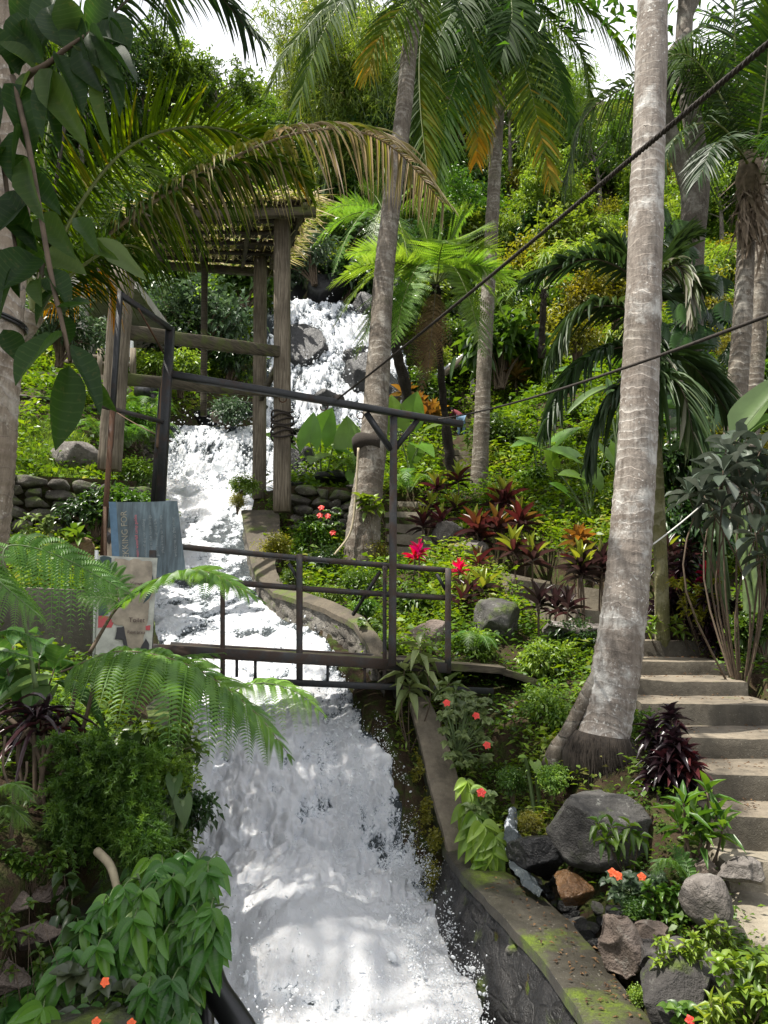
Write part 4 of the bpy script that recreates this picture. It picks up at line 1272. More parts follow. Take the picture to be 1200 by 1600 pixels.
# ------------------------------------------------------------------ dry stone walls
def stone_wall(name, label, path, top, bottom, m, size=.2, depth=.25, extra=None):
    t = thing(name, label, "wall", (float(path[0][0]), float(path[0][1]), float(bottom[0])))
    L = np.concatenate([[0], np.cumsum(np.linalg.norm(np.diff(path, axis=0), axis=1))])
    a = Acc()
    n = max(6, int(L[-1] / .15))
    s = np.linspace(0, L[-1], n)
    c = np.stack([np.interp(s, L, [q[k] for q in path]) for k in range(2)], -1)
    T = unit(np.gradient(c, axis=0)); nr = np.stack([T[:, 1], -T[:, 0]], -1)
    if nr[:, 1].mean() > 0: nr = -nr
    zt, zb = np.interp(s, L, top), np.interp(s, L, bottom)
    k = np.linspace(0, 1, 8)
    back = np.stack([np.repeat((c[:, 0] - nr[:, 0] * .08)[:, None], 8, 1), np.repeat((c[:, 1] - nr[:, 1] * .08)[:, None], 8, 1), zb[:, None] + (zt - zb)[:, None] * k], -1)
    topg = np.stack([np.stack([c[:, 0] - nr[:, 0] * f, c[:, 1] - nr[:, 1] * f, zt], -1) for f in (.08, depth, depth + .3)], 1)
    b = Acc(); sheet(b, back); sheet(b, topg); b.obj("earth_core", m_ground, t)
    z = 0.0; row = 0
    hmax = (zt - zb).max()
    while z < hmax:
        rh = size * rng.uniform(.45, .75)
        x = rng.uniform(0, size)
        while x < L[-1]:
            wd = size * rng.uniform(.6, 1.5)
            px, py = np.interp(x + wd / 2, s, c[:, 0]), np.interp(x + wd / 2, s, c[:, 1])
            nx, ny = np.interp(x, s, nr[:, 0]), np.interp(x, s, nr[:, 1])
            z0, z1 = np.interp(x, s, zb), np.interp(x, s, zt)
            if z0 + z + rh * .6 < z1:
                rock(a, (px + nx * .02, py + ny * .02, z0 + z + rh / 2), (wd * .56, depth * .6, rh * .62), rng.integers(1, 9999), sub=3, rough=.10, angular=.62, rot=math.atan2(T[0, 1], T[0, 0]) + rng.normal(0, .12), rnd=rng.random())
            x += wd
        z += rh; row += 1
    a.obj("stonework", m, t)
    return t


stone_wall("retaining_wall", "mossy drystone retaining wall behind the concrete parapet", [P(-70, 750, 9.0), P(60, 748, 9.3), P(170, 748, 9.8), P(222, 752, 10.8)], [P(0, 742, 9.0)[2], P(0, 742, 9.3)[2], P(0, 748, 9.8)[2], P(0, 752, 10.8)[2]], [.4, .35, .35, .5], m_rock_wall, .26)
stone_wall("retaining_wall", "upper drystone terrace wall above the small lawn on the left bank", [P(-60, 640, 12.4), P(90, 640, 12.6), P(190, 640, 13.2), P(240, 650, 14.4)], [P(0, 618, 12.4)[2], P(0, 622, 12.6)[2], P(0, 640, 13.2)[2], P(0, 655, 14.4)[2]], [2.0, 2.0, 2.2, 2.6], m_rock_wall, .26)
stone_wall("retaining_wall", "low dark drystone wall between the shelter posts and the leaning palm", [P(438, 800, 13.4), P(500, 800, 13.4), P(562, 800, 13.2)], [P(0, 757, 13.4)[2], P(0, 759, 13.4)[2], P(0, 762, 13.2)[2]], [1.3, 1.2, 1.1], m_rock_wall, .30)
a = Acc(); rock(a, P(122, 853, 8.7), (.28, .18, .13), 31, sub=4, rough=.1, angular=.9); tag(a.obj("stone_block", m_rock_ochre), "ochre square stone block at the foot of the mossy retaining wall", "stone")
a = Acc(); rock(a, P(128, 885, 8.5), (.26, .18, .13), 36, sub=4, rough=.1, angular=.9); tag(a.obj("stone_block", m_rock_ochre), "brown stone block half hidden just above the parapet top", "stone")
a = Acc(); rock(a, P(118, 712, 10.9), (.32, .3, .28), 37, sub=4, rough=.2); tag(a.obj("boulder", m_rock_pale), "pale reddish boulder on the small lawn between the terrace walls", "boulder")

# ------------------------------------------------------------------ house on the left bank, and the far hut
hs = thing("garden_house", "pale garden house with a timber deck half hidden behind the hanging branch", "house", P(150, 610, 17.5))
a = Acc(); bar(a, P(126, 420, 17.2), P(126, 545, 17.2), .30, .30, seg=4); a.obj("column", m_conc_pale, hs)
a = Acc(); bar(a, P(140, 452, 17.5), P(112, 530, 17.5), .22, .3, seg=4); a.obj("column", m_conc_pale, hs)
a = Acc(); slab(a, [P(40, 430, 17), P(215, 436, 17), P(215, 436, 17) + A(0, 4, 0), P(40, 430, 17) + A(0, 4, 0)], .25, sub=.3); a.obj("roof_slab", m_conc_pale, hs)
a = Acc(); slab(a, [P(40, 578, 16.8), P(214, 588, 16.8), P(214, 588, 16.8) + A(0, 4, 0), P(40, 578, 16.8) + A(0, 4, 0)], .5, sub=.3); a.obj("deck", m_timber, hs)
a = Acc(); slab(a, [P(60, 500, 19.5), P(150, 500, 19.5), P(150, 500, 19.5) + A(0, .2, 0), P(60, 500, 19.5) + A(0, .2, 0)], 1.3, sub=.3); a.obj("wall", m_conc_pale, hs)
for v in (558, 568):
    a = Acc(); bar(a, P(100, v - 4, 16.9), P(212, v + 3, 16.9), .06, .08); a.obj("rail", m_timber, hs)
for u in (157, 208):
    a = Acc(); bar(a, P(u, 545, 16.9), P(u, 590, 16.9), .12, .12); a.obj("post", m_timber, hs)
a = Acc(); bar(a, P(204, 515, 17.4), P(206, 580, 17.4), .11, .11); a.obj("downpipe", m_white, hs)
a = Acc(); bar(a, P(168, 532, 17.4), P(168, 575, 17.4), .10, .10); a.obj("post", m_white, hs)

ht = thing("hillside_hut", "small hut with a pale sloping sheet roof beyond the tree fern, above the stone steps", "hut", P(750, 660, 26))
a = Acc()
r0, r1 = P(660, 602, 25.0), P(752, 533, 25.4)
back = A(.8, 3.2, .4)
for w0 in np.linspace(0, 1, 26)[:-1]:
    p0, p1 = r0 + (r1 - r0) * w0, r0 + (r1 - r0) * (w0 + 1 / 25)
    tube(a, [(p0 + p1) / 2, (p0 + p1) / 2 + back], np.linalg.norm(p1 - p0) * .52, 6)
a.obj("roof", m_roof_sheet, ht)
a = Acc(); bar(a, r0 + A(.1, -.02, -.12), r1 + A(.1, -.02, -.12), .08, .2); a.obj("eave_board", m_timber, ht)
for (u, v0, v1, Y) in ((738, 592, 656, 25.4), (699, 610, 665, 25.2), (781, 575, 640, 26), (812, 590, 632, 26.5)):
    a = Acc(); bar(a, P(u, v0, Y), P(u, v1, Y), .15, .15); a.obj("post", m_conc_pale, ht)
a = Acc(); bar(a, P(699, 640, 25.1), P(742, 617, 25.3), .07, .16); a.obj("rail", m_timber, ht)
a = Acc(); bar(a, P(738, 617, 25.3), P(782, 628, 26), .07, .16); a.obj("rail", m_timber, ht)
a = Acc(); slab(a, [P(700, 585, 28.5), P(812, 575, 28.5), P(812, 575, 28.5) + A(0, .3, 0), P(700, 585, 28.5) + A(0, .3, 0)], 2.4, sub=.4); a.obj("wall", m_timber_dark, ht)
a = Acc(); bar(a, P(752, 556, 25.6), P(820, 540, 26.6), .1, .12); a.obj("roof_beam", m_conc_pale, ht)
a = Acc(); slab(a, [P(752, 538, 25.5), P(822, 545, 26.3), P(822, 530, 29.5), P(752, 522, 28.7)], .08, sub=.3); a.obj("roof", m_timber_dark, ht)

# ------------------------------------------------------------------ the person stooping on the path
def person():
    b = P(716, 684, 24.0)
    g = height(b[0], b[1]); 
    z0 = b[2]
    b = A(b[0] + .10, b[1], z0 + .03)
    J = dict(pelvis=(0, 0, .86), spine=(-.06, .08, 1.02), chest=(-.20, .16, 1.16), neck=(-.30, .20, 1.25), head=(-.38, .24, 1.27),
             hipl=(-.10, 0, .82), kneel=(-.10, -.03, .46), anklel=(-.11, .03, .08), toel=(-.12, -.10, .03) if False else (-.12, .16, .03),
             hipr=(.10, 0, .82), kneer=(.11, -.05, .46), ankler=(.12, .02, .08), toer=(.13, .15, .03),
             shl=(-.38, .10, 1.20), ell=(-.46, .22, .98), wrl=(-.50, .36, .80), hal=(-.51, .42, .74),
             shr=(-.14, .30, 1.20), elr=(-.22, .42, .98), wrr=(-.32, .50, .80), har=(-.35, .54, .74))
    R = dict(pelvis=.15, spine=.13, chest=.15, neck=.06, head=.09, hipl=.10, kneel=.065, anklel=.045, toel=.04, hipr=.10, kneer=.065, ankler=.045, toer=.04,
             shl=.065, ell=.045, wrl=.032, hal=.035, shr=.065, elr=.045, wrr=.032, har=.035)
    J = {k: tuple(.76 * c for c in v) for k, v in J.items()}; R = {k: .78 * v for k, v in R.items()}
    E = [("pelvis", "spine"), ("spine", "chest"), ("chest", "neck"), ("neck", "head"), ("pelvis", "hipl"), ("hipl", "kneel"), ("kneel", "anklel"), ("anklel", "toel"), ("pelvis", "hipr"), ("hipr", "kneer"), ("kneer", "ankler"), ("ankler", "toer"),
         ("chest", "shl"), ("shl", "ell"), ("ell", "wrl"), ("wrl", "hal"), ("chest", "shr"), ("shr", "elr"), ("elr", "wrr"), ("wrr", "har")]
    def skin(name, names, grow, m, parent):
        idx = {k: i for i, k in enumerate(names)}
        me = bpy.data.meshes.new(name)
        me.from_pydata([tuple(A(*J[k]) + b) for k in names], [(idx[p], idx[q]) for p, q in E if p in idx and q in idx], [])
        o = link(name, me)
        md = o.modifiers.new("skin", 'SKIN'); sb = o.modifiers.new("smooth", 'SUBSURF'); sb.levels = 2; sb.render_levels = 2
        for k, i in idx.items():
            r = R[k] * grow; me.skin_vertices[0].data[i].radius = (r, r)
        me.skin_vertices[0].data[0].use_root = True
        dg = bpy.context.evaluated_depsgraph_get()
        nm = bpy.data.meshes.new_from_object(o.evaluated_get(dg)); bpy.data.objects.remove(o)
        nm.materials.clear(); nm.materials.append(m)
        for p in nm.polygons: p.use_smooth = True
        return link(name, nm, parent)
    skin_m = M_plain("skin", (.32, .19, .12), .6, .1, 10)
    root = skin("person", list(J), .93, skin_m, None)
    tag(root, "stooping person in a dark red shirt and blue jeans on the stone path", "person")
    skin("jeans", ["pelvis", "hipl", "kneel", "anklel", "hipr", "kneer", "ankler"], 1.12, M_plain("blue_denim", (.16, .27, .40), .85, .25, 30), root)
    skin("shirt", ["spine", "pelvis", "chest", "neck", "shl", "ell", "shr", "elr"], 1.10, M_plain("dark_red_cloth", (.16, .022, .035), .85, .2, 30), root) if False else None
    J2 = J
    o = skin("shirt", ["chest", "spine", "pelvis", "shl", "ell", "shr", "elr", "neck"], 1.16, M_plain("dark_red_cloth", (.17, .022, .036), .85, .2, 30), root)
    a = Acc(); c = A(*J["head"]) + b
    rock(a, c + A(-.01, .01, .02), (.08, .085, .08), 5, sub=3, rough=.03, angular=0.1); a.obj("hair", M_plain("dark_hair", (.012, .009, .008), .5, .3, 40), root)


person()

# ------------------------------------------------------------------ boulders and rocks
def boulder(label, u, v, Y, r, seed, m, rot=0, name="boulder", sub=5, rough=.2, angular=.6, cat="boulder", tilt=None):
    a = Acc(); c = P(u, v, Y)
    rock(a, (0, 0, 0), r, seed, sub, rough, angular, rot)
    o = a.obj(name, m); o.location = tuple(c - A(0, 0, .16 * r[2] if Y < 9.5 else 0))
    if tilt: o.rotation_euler = tilt
    return tag(o, label, cat)


boulder("big grey boulder at the edge of the small gully, below the lichened palm", 938, 1280, 5.35, (.32, .32, .27), 4, m_rock, .5)
boulder("wet amber rock in the trickle under the big grey boulder", 892, 1385, 4.95, (.12, .13, .11), 12, m_rock_amber, .4, "rock", cat="rock")
boulder("wedge-shaped upright reddish rock beside the dark coping", 972, 1478, 4.2, (.115, .14, .24), 9, m_rock_brown, .2, "rock", cat="rock", angular=1.0, tilt=(0, -.35, 0))
boulder("small salmon-topped rock between the wedge-shaped rock and the steps", 1020, 1462, 4.3, (.12, .1, .075), 15, m_rock_brown, .1, "rock", cat="rock", angular=.9)
boulder("round lichen-spotted boulder beside the bottom landing of the steps", 1108, 1408, 4.25, (.135, .14, .14), 22, m_rock_pale, .9, sub=5, rough=.14, angular=.3)
boulder("large dark wet boulder with a tuft of weeds, low by the coping", 1056, 1535, 3.75, (.20, .2, .19), 27, m_rock_dark, .3)
boulder("dark egg-shaped rock under the weeds near the landing", 1122, 1517, 3.85, (.12, .12, .09), 33, m_rock_dark, .3, "rock", cat="rock", angular=.2, rough=.1)
boulder("square block propping the edge of the bottom landing", 1150, 1358, 4.62, (.15, .12, .09), 41, m_rock_pale, .2, "rock", cat="rock", angular=.9, rough=.1)
boulder("brown rock standing against the plants left of the square landing block", 1096, 1352, 4.75, (.10, .1, .13), 42, m_rock_brown, .2, "rock", cat="rock", angular=.9)
boulder("dark stained bank rock behind the trickle of water", 840, 1330, 5.45, (.2, .2, .17), 45, m_rock_wet, .2, "rock", cat="rock")
boulder("dark leaning stone slab below the salmon-topped rock", 1010, 1500, 4.1, (.10, .1, .16), 46, m_rock_dark, .6, "rock", cat="rock", angular=.9)
boulder("long grey boulder behind the ti plants, left of the lichened palm", 772, 975, 9.3, (.40, .34, .33), 51, m_rock, .2)
boulder("pale angular boulder just left of the lichened palm foot", 892, 985, 8.7, (.40, .3, .24), 52, m_rock_pale, -.5, angular=.9)
boulder("brown rock under the tall post of the gantry", 668, 990, 8.9, (.34, .25, .18), 53, m_rock_brown, .3, "rock", cat="rock")
boulder("sunlit cream rock by the lower stone steps", 698, 838, 13.0, (.28, .25, .25), 55, m_rock_pale, .3, "rock", cat="rock")
boulder("grey rock beside the pink-red bract plant", 735, 862, 12.2, (.3, .25, .2), 56, m_rock_pale, .3, "rock", cat="rock")
for i, (u, v, Y, r, lab) in enumerate((
        (478, 555, 24.2, (.85, .8, 1.35), "black wet boulder splitting the upper waterfall on its left"),
        (447, 552, 24.6, (.7, .7, 1.5), "black wet rock face at the left rim of the upper waterfall"),
        (563, 590, 23.4, (.75, .7, .95), "dark shining boulder in the middle of the upper waterfall"),
        (562, 562, 24.3, (.8, .7, .6), "flat black ledge above the shining boulder in the waterfall"),
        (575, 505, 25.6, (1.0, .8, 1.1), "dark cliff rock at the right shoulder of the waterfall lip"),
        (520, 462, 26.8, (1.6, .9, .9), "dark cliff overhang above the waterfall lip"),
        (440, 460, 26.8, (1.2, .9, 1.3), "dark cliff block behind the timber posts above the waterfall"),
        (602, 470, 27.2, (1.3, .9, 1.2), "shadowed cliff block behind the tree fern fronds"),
        (510, 622, 22.3, (.42, .35, .25), "small black stone poking through the foam of the upper fall"),
        (606, 612, 22.6, (.55, .5, .55), "black stone behind the leaning palm at the right of the fall"),
        (630, 650, 21.8, (.5, .5, .5), "wet stone at the right foot of the upper waterfall"),
        (403, 560, 25.0, (.5, .6, 1.2), "narrow black rock left of the timber posts beside the fall"),
        (468, 725, 16.5, (.45, .4, .38), "small wet rock right of the square timber post"),
        (486, 740, 16.1, (.3, .3, .2), "rounded wet stone with a glint below the elephant ears"),
        (520, 752, 15.6, (.55, .4, .22), "flat grey stone on top of the low dark wall"),
        (460, 762, 15.2, (.4, .3, .2), "dark stone at the water edge behind the square timber post"),
        (190, 742, 14.9, (.5, .4, .5), "dark rock at the left foot of the middle cascade"),
        (344, 652, 17.6, (.3, .25, .16), "reddish stone on the lip of the middle cascade"),
        (208, 720, 15.6, (.4, .4, .5), "mossy rock under the ferns at the left of the middle cascade"),
        (356, 648, 18.2, (1.6, .5, .28), "dark stone sill across the top of the middle cascade"))):
    boulder(lab, u, v, Y, r, 60 + i, m_rock_wet if i != 17 else m_rock_brown, .3 * i, "rock" if max(r) < .6 else "boulder", cat="rock" if max(r) < .6 else "boulder", sub=4)
# pebbles in the gully
pr = Acc(); rock(pr, (0, 0, 0), (.05, .045, .03), 7, 3, .12, .4)
pm = pr.mesh("pebble", m_rock_wet); pm2 = pr.mesh("pebble", m_rock)
spots = [(rng.uniform(790, 990) , rng.uniform(1350, 1560)) for _ in range(70)] + [(835, 1390), (850, 1408), (870, 1420), (900, 1432), (915, 1412), (935, 1440), (930, 1418), (888, 1420), (955, 1540), (965, 1560), (940, 1510), (905, 1450), (985, 1420), (1040, 1480), (1085, 1460), (820, 1375), (850, 1370), (925, 1460)]
for i, (u, v) in enumerate(spots):
    q = ys(u, v, 3.0)
    if q is None or min(np.hypot(*(q - w)[:2]) for w in catmull(TRICKLE, 40)) > .34: continue
    o = link("pebble", pm if i % 3 else pm2); o.location = tuple(q + A(0, 0, .01)); s = random.uniform(.8, 2.0); o.scale = (s, s, s * random.uniform(.7, 1)); o.rotation_euler = (random.uniform(-.4, .4), random.uniform(-.4, .4), random.uniform(0, 6))
    tag(o, "small wet pebble on the floor of the trickle gully", "pebble", "pebbles in the gully")

# trickle in the side gully
def trickle():
    pts = TRICKLE[:4] + [P(850, 1392, 5.08)]
    c = catmull(pts, 90)
    w = np.interp(np.linspace(0, 1, 90), [0, .3, .5, 1], [.035, .06, .075, .03]) * (1 + .35 * fbm(np.stack([np.arange(90) * .12, np.zeros(90), np.zeros(90)], -1), 2))
    m = 24; t = np.linspace(-1, 1, m)
    q = (c[:, None, :] + A(1, .15, 0)[None, None] * (t[None, :] * w[:, None])[..., None])
    q[..., 2] += .01 - (t ** 2)[None] * .03
    s = q.reshape(-1, 3); s = s + np.stack([fbm(s * 9, 3), fbm(s * 9 + 9, 3), fbm(s * 14 + 5, 4)], -1) * .035
    a = Acc(); f = np.interp(np.linspace(0, 1, 90), [0, .3, .42, .6, 1], [.30, .26, .20, .10, .05])
    fo = np.clip(np.repeat(f, m) + .4 * fbm(s * 14, 3) * np.repeat(f > .05, m), 0, 1)
    a.add(s, grid_faces(90, m)[:, ::-1], fo); structure(a.obj("trickle_water", m_water))
trickle()

# black pipe at the bottom
a = Acc(); tube(a, catmull([P(322, 1500, 2.62), P(336, 1545, 2.55), P(362, 1585, 2.5), P(385, 1625, 2.46), P(400, 1700, 2.4)], 24), .043, 14)
tag(a.obj("water_pipe", m_pipe), "black plastic pipe emerging from the vine above the pool", "pipe")
a = Acc(); tube(a, catmull([P(316, 1510, 2.7), P(320, 1560, 2.66), P(322, 1640, 2.6)], 12), .03, 10)
tag(a.obj("water_pipe", m_pipe), "thin upright dark pipe beside the curved black pipe", "pipe")
a = Acc(); tube(a, catmull([P(218, 612, 15.5), P(238, 612, 15.2)], 4), .14, 12); tag(a.obj("water_pipe", m_pipe), "short fat black pipe end poking out above the left ferns by the cascade", "pipe")
# ------------------------------------------------------------------ plant builders
def frond_mesh(name, pts, n, ll, lw, mats, droop=.45, lift=.15, a0=75, a1=28, start=.14, rad=.022, rnd=(.3, .12), tip=.0, side_bias=0.0, T=T_BLADE, jit=.12, gaps=.03, up=None, side_len=(1, 1), yellow=0.0, base_fan=0.0):
    """a feather palm frond: rachis along pts, leaflets on both sides; tip adds to the colour value towards the end"""
    c = catmull(pts, 80)
    Tn, S, N = frames(c, up)
    flip = np.where(N[:, 2].mean() < -0.2, -1, 1)
    S, N = S * flip, N * flip
    Ls = np.concatenate([[0], np.cumsum(np.linalg.norm(np.diff(c, axis=0), axis=1))]); Ls /= Ls[-1]
    acc = Acc()
    for sg in (-1, 1):
        t = np.linspace(start, 1.0, n) + rng.normal(0, .25 / n, n)
        t = np.clip(t[rng.random(n) > gaps], start, 1)
        m = len(t)
        ip = lambda M: np.stack([np.interp(t, Ls, M[:, k]) for k in range(3)], -1)
        p, tt, s, nn = ip(c), unit(ip(Tn)), unit(ip(S)), unit(ip(N))
        x = (t - start) / (1 - start)
        ang = np.radians(a0 + (a1 - a0) * x ** 1.2 + rng.normal(0, 4, m))
        d = unit(tt * np.cos(ang)[:, None] + s * (sg * np.sin(ang))[:, None] + nn * (lift + rng.normal(0, jit, m))[:, None])
        L = ll * (np.clip(.45 + 1.6 * x, 0, 1)) * (1 - .62 * np.clip((x - .45) / .55, 0, 1) ** 1.5) * rng.uniform(.88, 1.06, m) * (side_len[0] if sg < 0 else side_len[1])
        r = np.clip(rng.normal(rnd[0], rnd[1], m) + tip * x ** 1.5 + (yellow if sg > 0 else 0), 0, 1)
        nrm = unit(nn + s * (-sg * .5) + rng.normal(0, .25, (m, 3)))
        leaves(acc, T, p + nn * rad * .5, d, nrm, L, lw * rng.uniform(.8, 1.15, m), r, np.clip(rng.normal(droop, .1, m), 0, 2))
    tube(acc, c, np.interp(Ls, [0, .1, 1], [rad * 1.7, rad, rad * .25]), 6, .5, 1)
    return acc.mesh(name, mats)


def fern_mesh(name, pts, n, pl, mats, npn=15, pw=.46, droop=.25, a0=80, a1=40, start=.18, rad=.008, rnd=(.45, .12), pinl=.24, T=T_KITE, dr2=.1, up=None, prof=None, side_len=(1, 1), gap=0.0):
    """a twice divided fern frond"""
    c = catmull(pts, 60)
    Tn, S, N = frames(c, up)
    if N[:, 2].mean() < -0.1: S, N = -S, -N
    Ls = np.concatenate([[0], np.cumsum(np.linalg.norm(np.diff(c, axis=0), axis=1))]); Ls /= Ls[-1]
    acc = Acc()
    for sg in (-1, 1):
        t = np.linspace(start, .995, n); m = n
        ip = lambda M: np.stack([np.interp(t, Ls, M[:, k]) for k in range(3)], -1)
        p, tt, s, nn = ip(c), unit(ip(Tn)), unit(ip(S)), unit(ip(N))
        x = (t - start) / (1 - start)
        ang = np.radians(a0 + (a1 - a0) * x + rng.normal(0, 3, m))
        d = unit(tt * np.cos(ang)[:, None] + s * (sg * np.sin(ang))[:, None] + nn * rng.normal(.05, .06, m)[:, None])
        L = pl * (np.clip(.55 + 1.3 * x, 0, 1)) * (1 - np.clip((x - .3) / .72, 0, 1) ** 1.6) * rng.uniform(.93, 1.05, m) * (side_len[0] if sg < 0 else side_len[1]) + pl * .03
        g = np.linspace(.02, 1, npn)
        mid = p[:, None, :] + d[:, None, :] * (L[:, None] * g)[..., None]
        mid[..., 2] -= droop * L[:, None] * g[None] ** 2
        tan = unit(d[:, None, :] - A(0, 0, 1) * (2 * droop * g[None, :, None]))
        perp = unit(np.cross(tan, nn[:, None, :]))
        rr = np.clip(rng.normal(rnd[0], rnd[1], (m, 1)) + rng.normal(0, .05, (m, npn)), 0, 1)
        ql = (L[:, None] * pinl * (1 - g[None] ** 1.7 * .88) + pl * .012)
        for s2 in (-1, 1):
            dd = unit(tan * .35 + perp * s2 - A(0, 0, .15))
            leaves(acc, T, mid.reshape(-1, 3), dd.reshape(-1, 3), np.repeat(nn[:, None, :], npn, 1).reshape(-1, 3), ql.ravel(), (ql * pw).ravel(), rr.ravel(), dr2)
        # midribs of the pinnae as thin slivers
        leaves(acc, T_BLADE, p, d, nn, L, np.full(m, pl * .012 + .001), .7, droop)
    tube(acc, c, np.interp(Ls, [0, 1], [rad, rad * .25]), 5, .5, 1)
    return acc.mesh(name, mats)


def chain(*a):
    return [P(*q) for q in a]


def trunk_mesh(name, pts, radii, m, ring=.1, ringd=.03, sides=20, n=160, noise=.05, flare=0.0):
    pts = [np.asarray(pts[0]) + A(0, .1, -.9), *pts]
    c = catmull(pts, n)
    L = np.concatenate([[0], np.cumsum(np.linalg.norm(np.diff(c, axis=0), axis=1))])
    r = np.interp(L / L[-1], np.linspace(0, 1, len(radii)), radii)
    r = r * (1 + ringd * (((L / ring + fbm(np.stack([L * 2, L * 0, L * 0], -1), 2)) % 1.0) ** 2 - .4))
    if flare: r = r * (1 + flare * np.exp(-L / .35))
    a = Acc(); tube(a, c, r, sides, .5, 0, True, noise, 2.5)
    return a.mesh(name, m)


def strips(acc, c, n, L, spread, w, m=0, rnd=.5, down=.8):
    d = unit(np.stack([rng.normal(0, spread, n), rng.normal(0, spread, n), -np.abs(rng.normal(down, .3, n))], -1))
    leaves(acc, T_BLADE, c + rng.normal(0, .06, (n, 3)), d, rand_unit(n), L * rng.uniform(.5, 1.1, n), w * rng.uniform(.5, 1.3, n), rnd, 0, m)


# ------------------------------------------------------------------ coconut palms
def palm(name, label, base, trunk_pts, radii, tm, fronds, ring=.1, generic=0, crown=None, gl=3.4, husk=True, sides=20, flare=.25):
    t = thing(name, label, "palm tree", base)
    link("trunk", trunk_mesh("trunk", trunk_pts, radii, tm, ring, .05, sides, 220, .05, flare), t)
    for f in fronds: link("frond", f, t)
    if generic:
        for k in range(generic):
            az = k * 2 * math.pi / generic + rng.uniform(-.25, .25)
            el = rng.uniform(.3, 1.1)
            d = A(math.cos(az) * math.cos(el), math.sin(az) * math.cos(el), math.sin(el)); h = A(math.cos(az), math.sin(az), 0)
            g = gl * rng.uniform(.85, 1.1)
            pts = [crown, crown + d * g * .4, crown + d * g * .45 + h * g * .35 - A(0, 0, g * .1), crown + d * g * .4 + h * g * .6 - A(0, 0, g * .5)]
            link("frond", frond_mesh("frond", pts, 60, .75, .042, [m_palm, m_rachis], .5), t)
    if husk and crown is not None:
        a = Acc(); tube(a, [crown - A(0, 0, .7), crown - A(0, 0, .2), crown + A(0, 0, .25)], [radii[-1] * 1.05, radii[-1] * 1.7, radii[-1] * .9], 12, .5, 0, True, .25)
        strips(a, crown, 40, .7, .5, .05); a.obj("crown_shaft", m_husk, t)
    return t


PM, PD = [m_palm, m_rachis], [m_palm_dry, m_rachis_dry]
# leaning ringed palm in the middle
CA = P(676, -80, 13.3)
fa = [
    frond_mesh("frond", [CA] + chain((590, -75, 12.8), (500, 20, 12.4), (448, 82, 12.3), (421, 140, 12.3)), 102, 0.70, 0.048, PM, .55, .05, rnd=(.32, .1), tip=.25, side_len=(1.0, .75), up=(0, -.55, .8)),
    frond_mesh("frond", [CA] + chain((610, -60, 12.4), (536, 0, 12.2), (490, 85, 12.1), (464, 175, 12.1)), 102, 0.75, 0.051, PM, .55, .05, rnd=(.3, .1), tip=.3, up=(0, -.55, .8)),
    frond_mesh("frond", [CA] + chain((650, -20, 12.9), (608, 40, 12.7), (585, 75, 12.7), (577, 112, 12.7)), 84, 0.82, 0.054, PM, .55, .05, rnd=(.42, .1), tip=.5, up=(0, -.55, .8)),
    frond_mesh("frond", [CA] + chain((668, 0, 14.0), (656, 80, 14.2), (657, 170, 14.2), (668, 272, 14.1)), 115, 0.82, 0.057, PM, .35, .1, a0=60, a1=25, rnd=(.2, .08), tip=.35, yellow=.35, up=(0, -1, .2)),
    frond_mesh("frond", [CA] + chain((700, -20, 13.6), (726, 40, 13.5), (760, 150, 13.4)), 97, 0.80, 0.054, PM, .5, .05, rnd=(.25, .1), tip=.2, up=(0, -.55, .8)),
    frond_mesh("frond", [CA] + chain((640, -170, 14.2), (560, -190, 14.8), (470, -120, 15)), 72, 0.80, 0.057, PM, .5, up=(0, -.55, .8)),
    frond_mesh("frond", [CA] + chain((740, -170, 12.8), (830, -180, 12.4), (900, -100, 12.2)), 72, 0.80, 0.057, PM, .5, up=(0, -.55, .8)),
    frond_mesh("frond", [CA] + chain((680, -220, 13), (690, -330, 12.6), (700, -400, 11.6)), 72, 0.80, 0.057, PM, .5)]
pa = palm("coconut_palm", "leaning ringed coconut palm rising beside the stone steps with yellow-tipped drooping fronds", P(568, 850, 12.0),
          [P(566, 862, 11.9), P(572, 790, 12.0), P(583, 690, 12.1), P(592, 560, 12.3), P(600, 430, 12.5), P(613, 310, 12.7), P(630, 180, 12.9), P(645, 40, 13.1), CA], [.33, .26, .215, .19, .178, .17, .16, .155, .14], m_trunk, fa, .13, crown=CA, flare=.35)
a = Acc(); tube(a, [P(571, 705, 12), P(574, 690, 12.1), P(576, 682, 12.1)], [.25, .28, .24], 16, .5, 0, True, .3); strips(a, P(572, 698, 12) , 60, .22, .9, .02); a.obj("coir_band", m_root, pa)
a = Acc(); tube(a, catmull([P(560, 700, 11.7), P(556, 770, 11.65), P(548, 830, 11.6), P(522, 868, 11.5)], 30), .02, 6, .5, 0, True, .2); a.obj("aerial_root", m_stem_pale, pa)
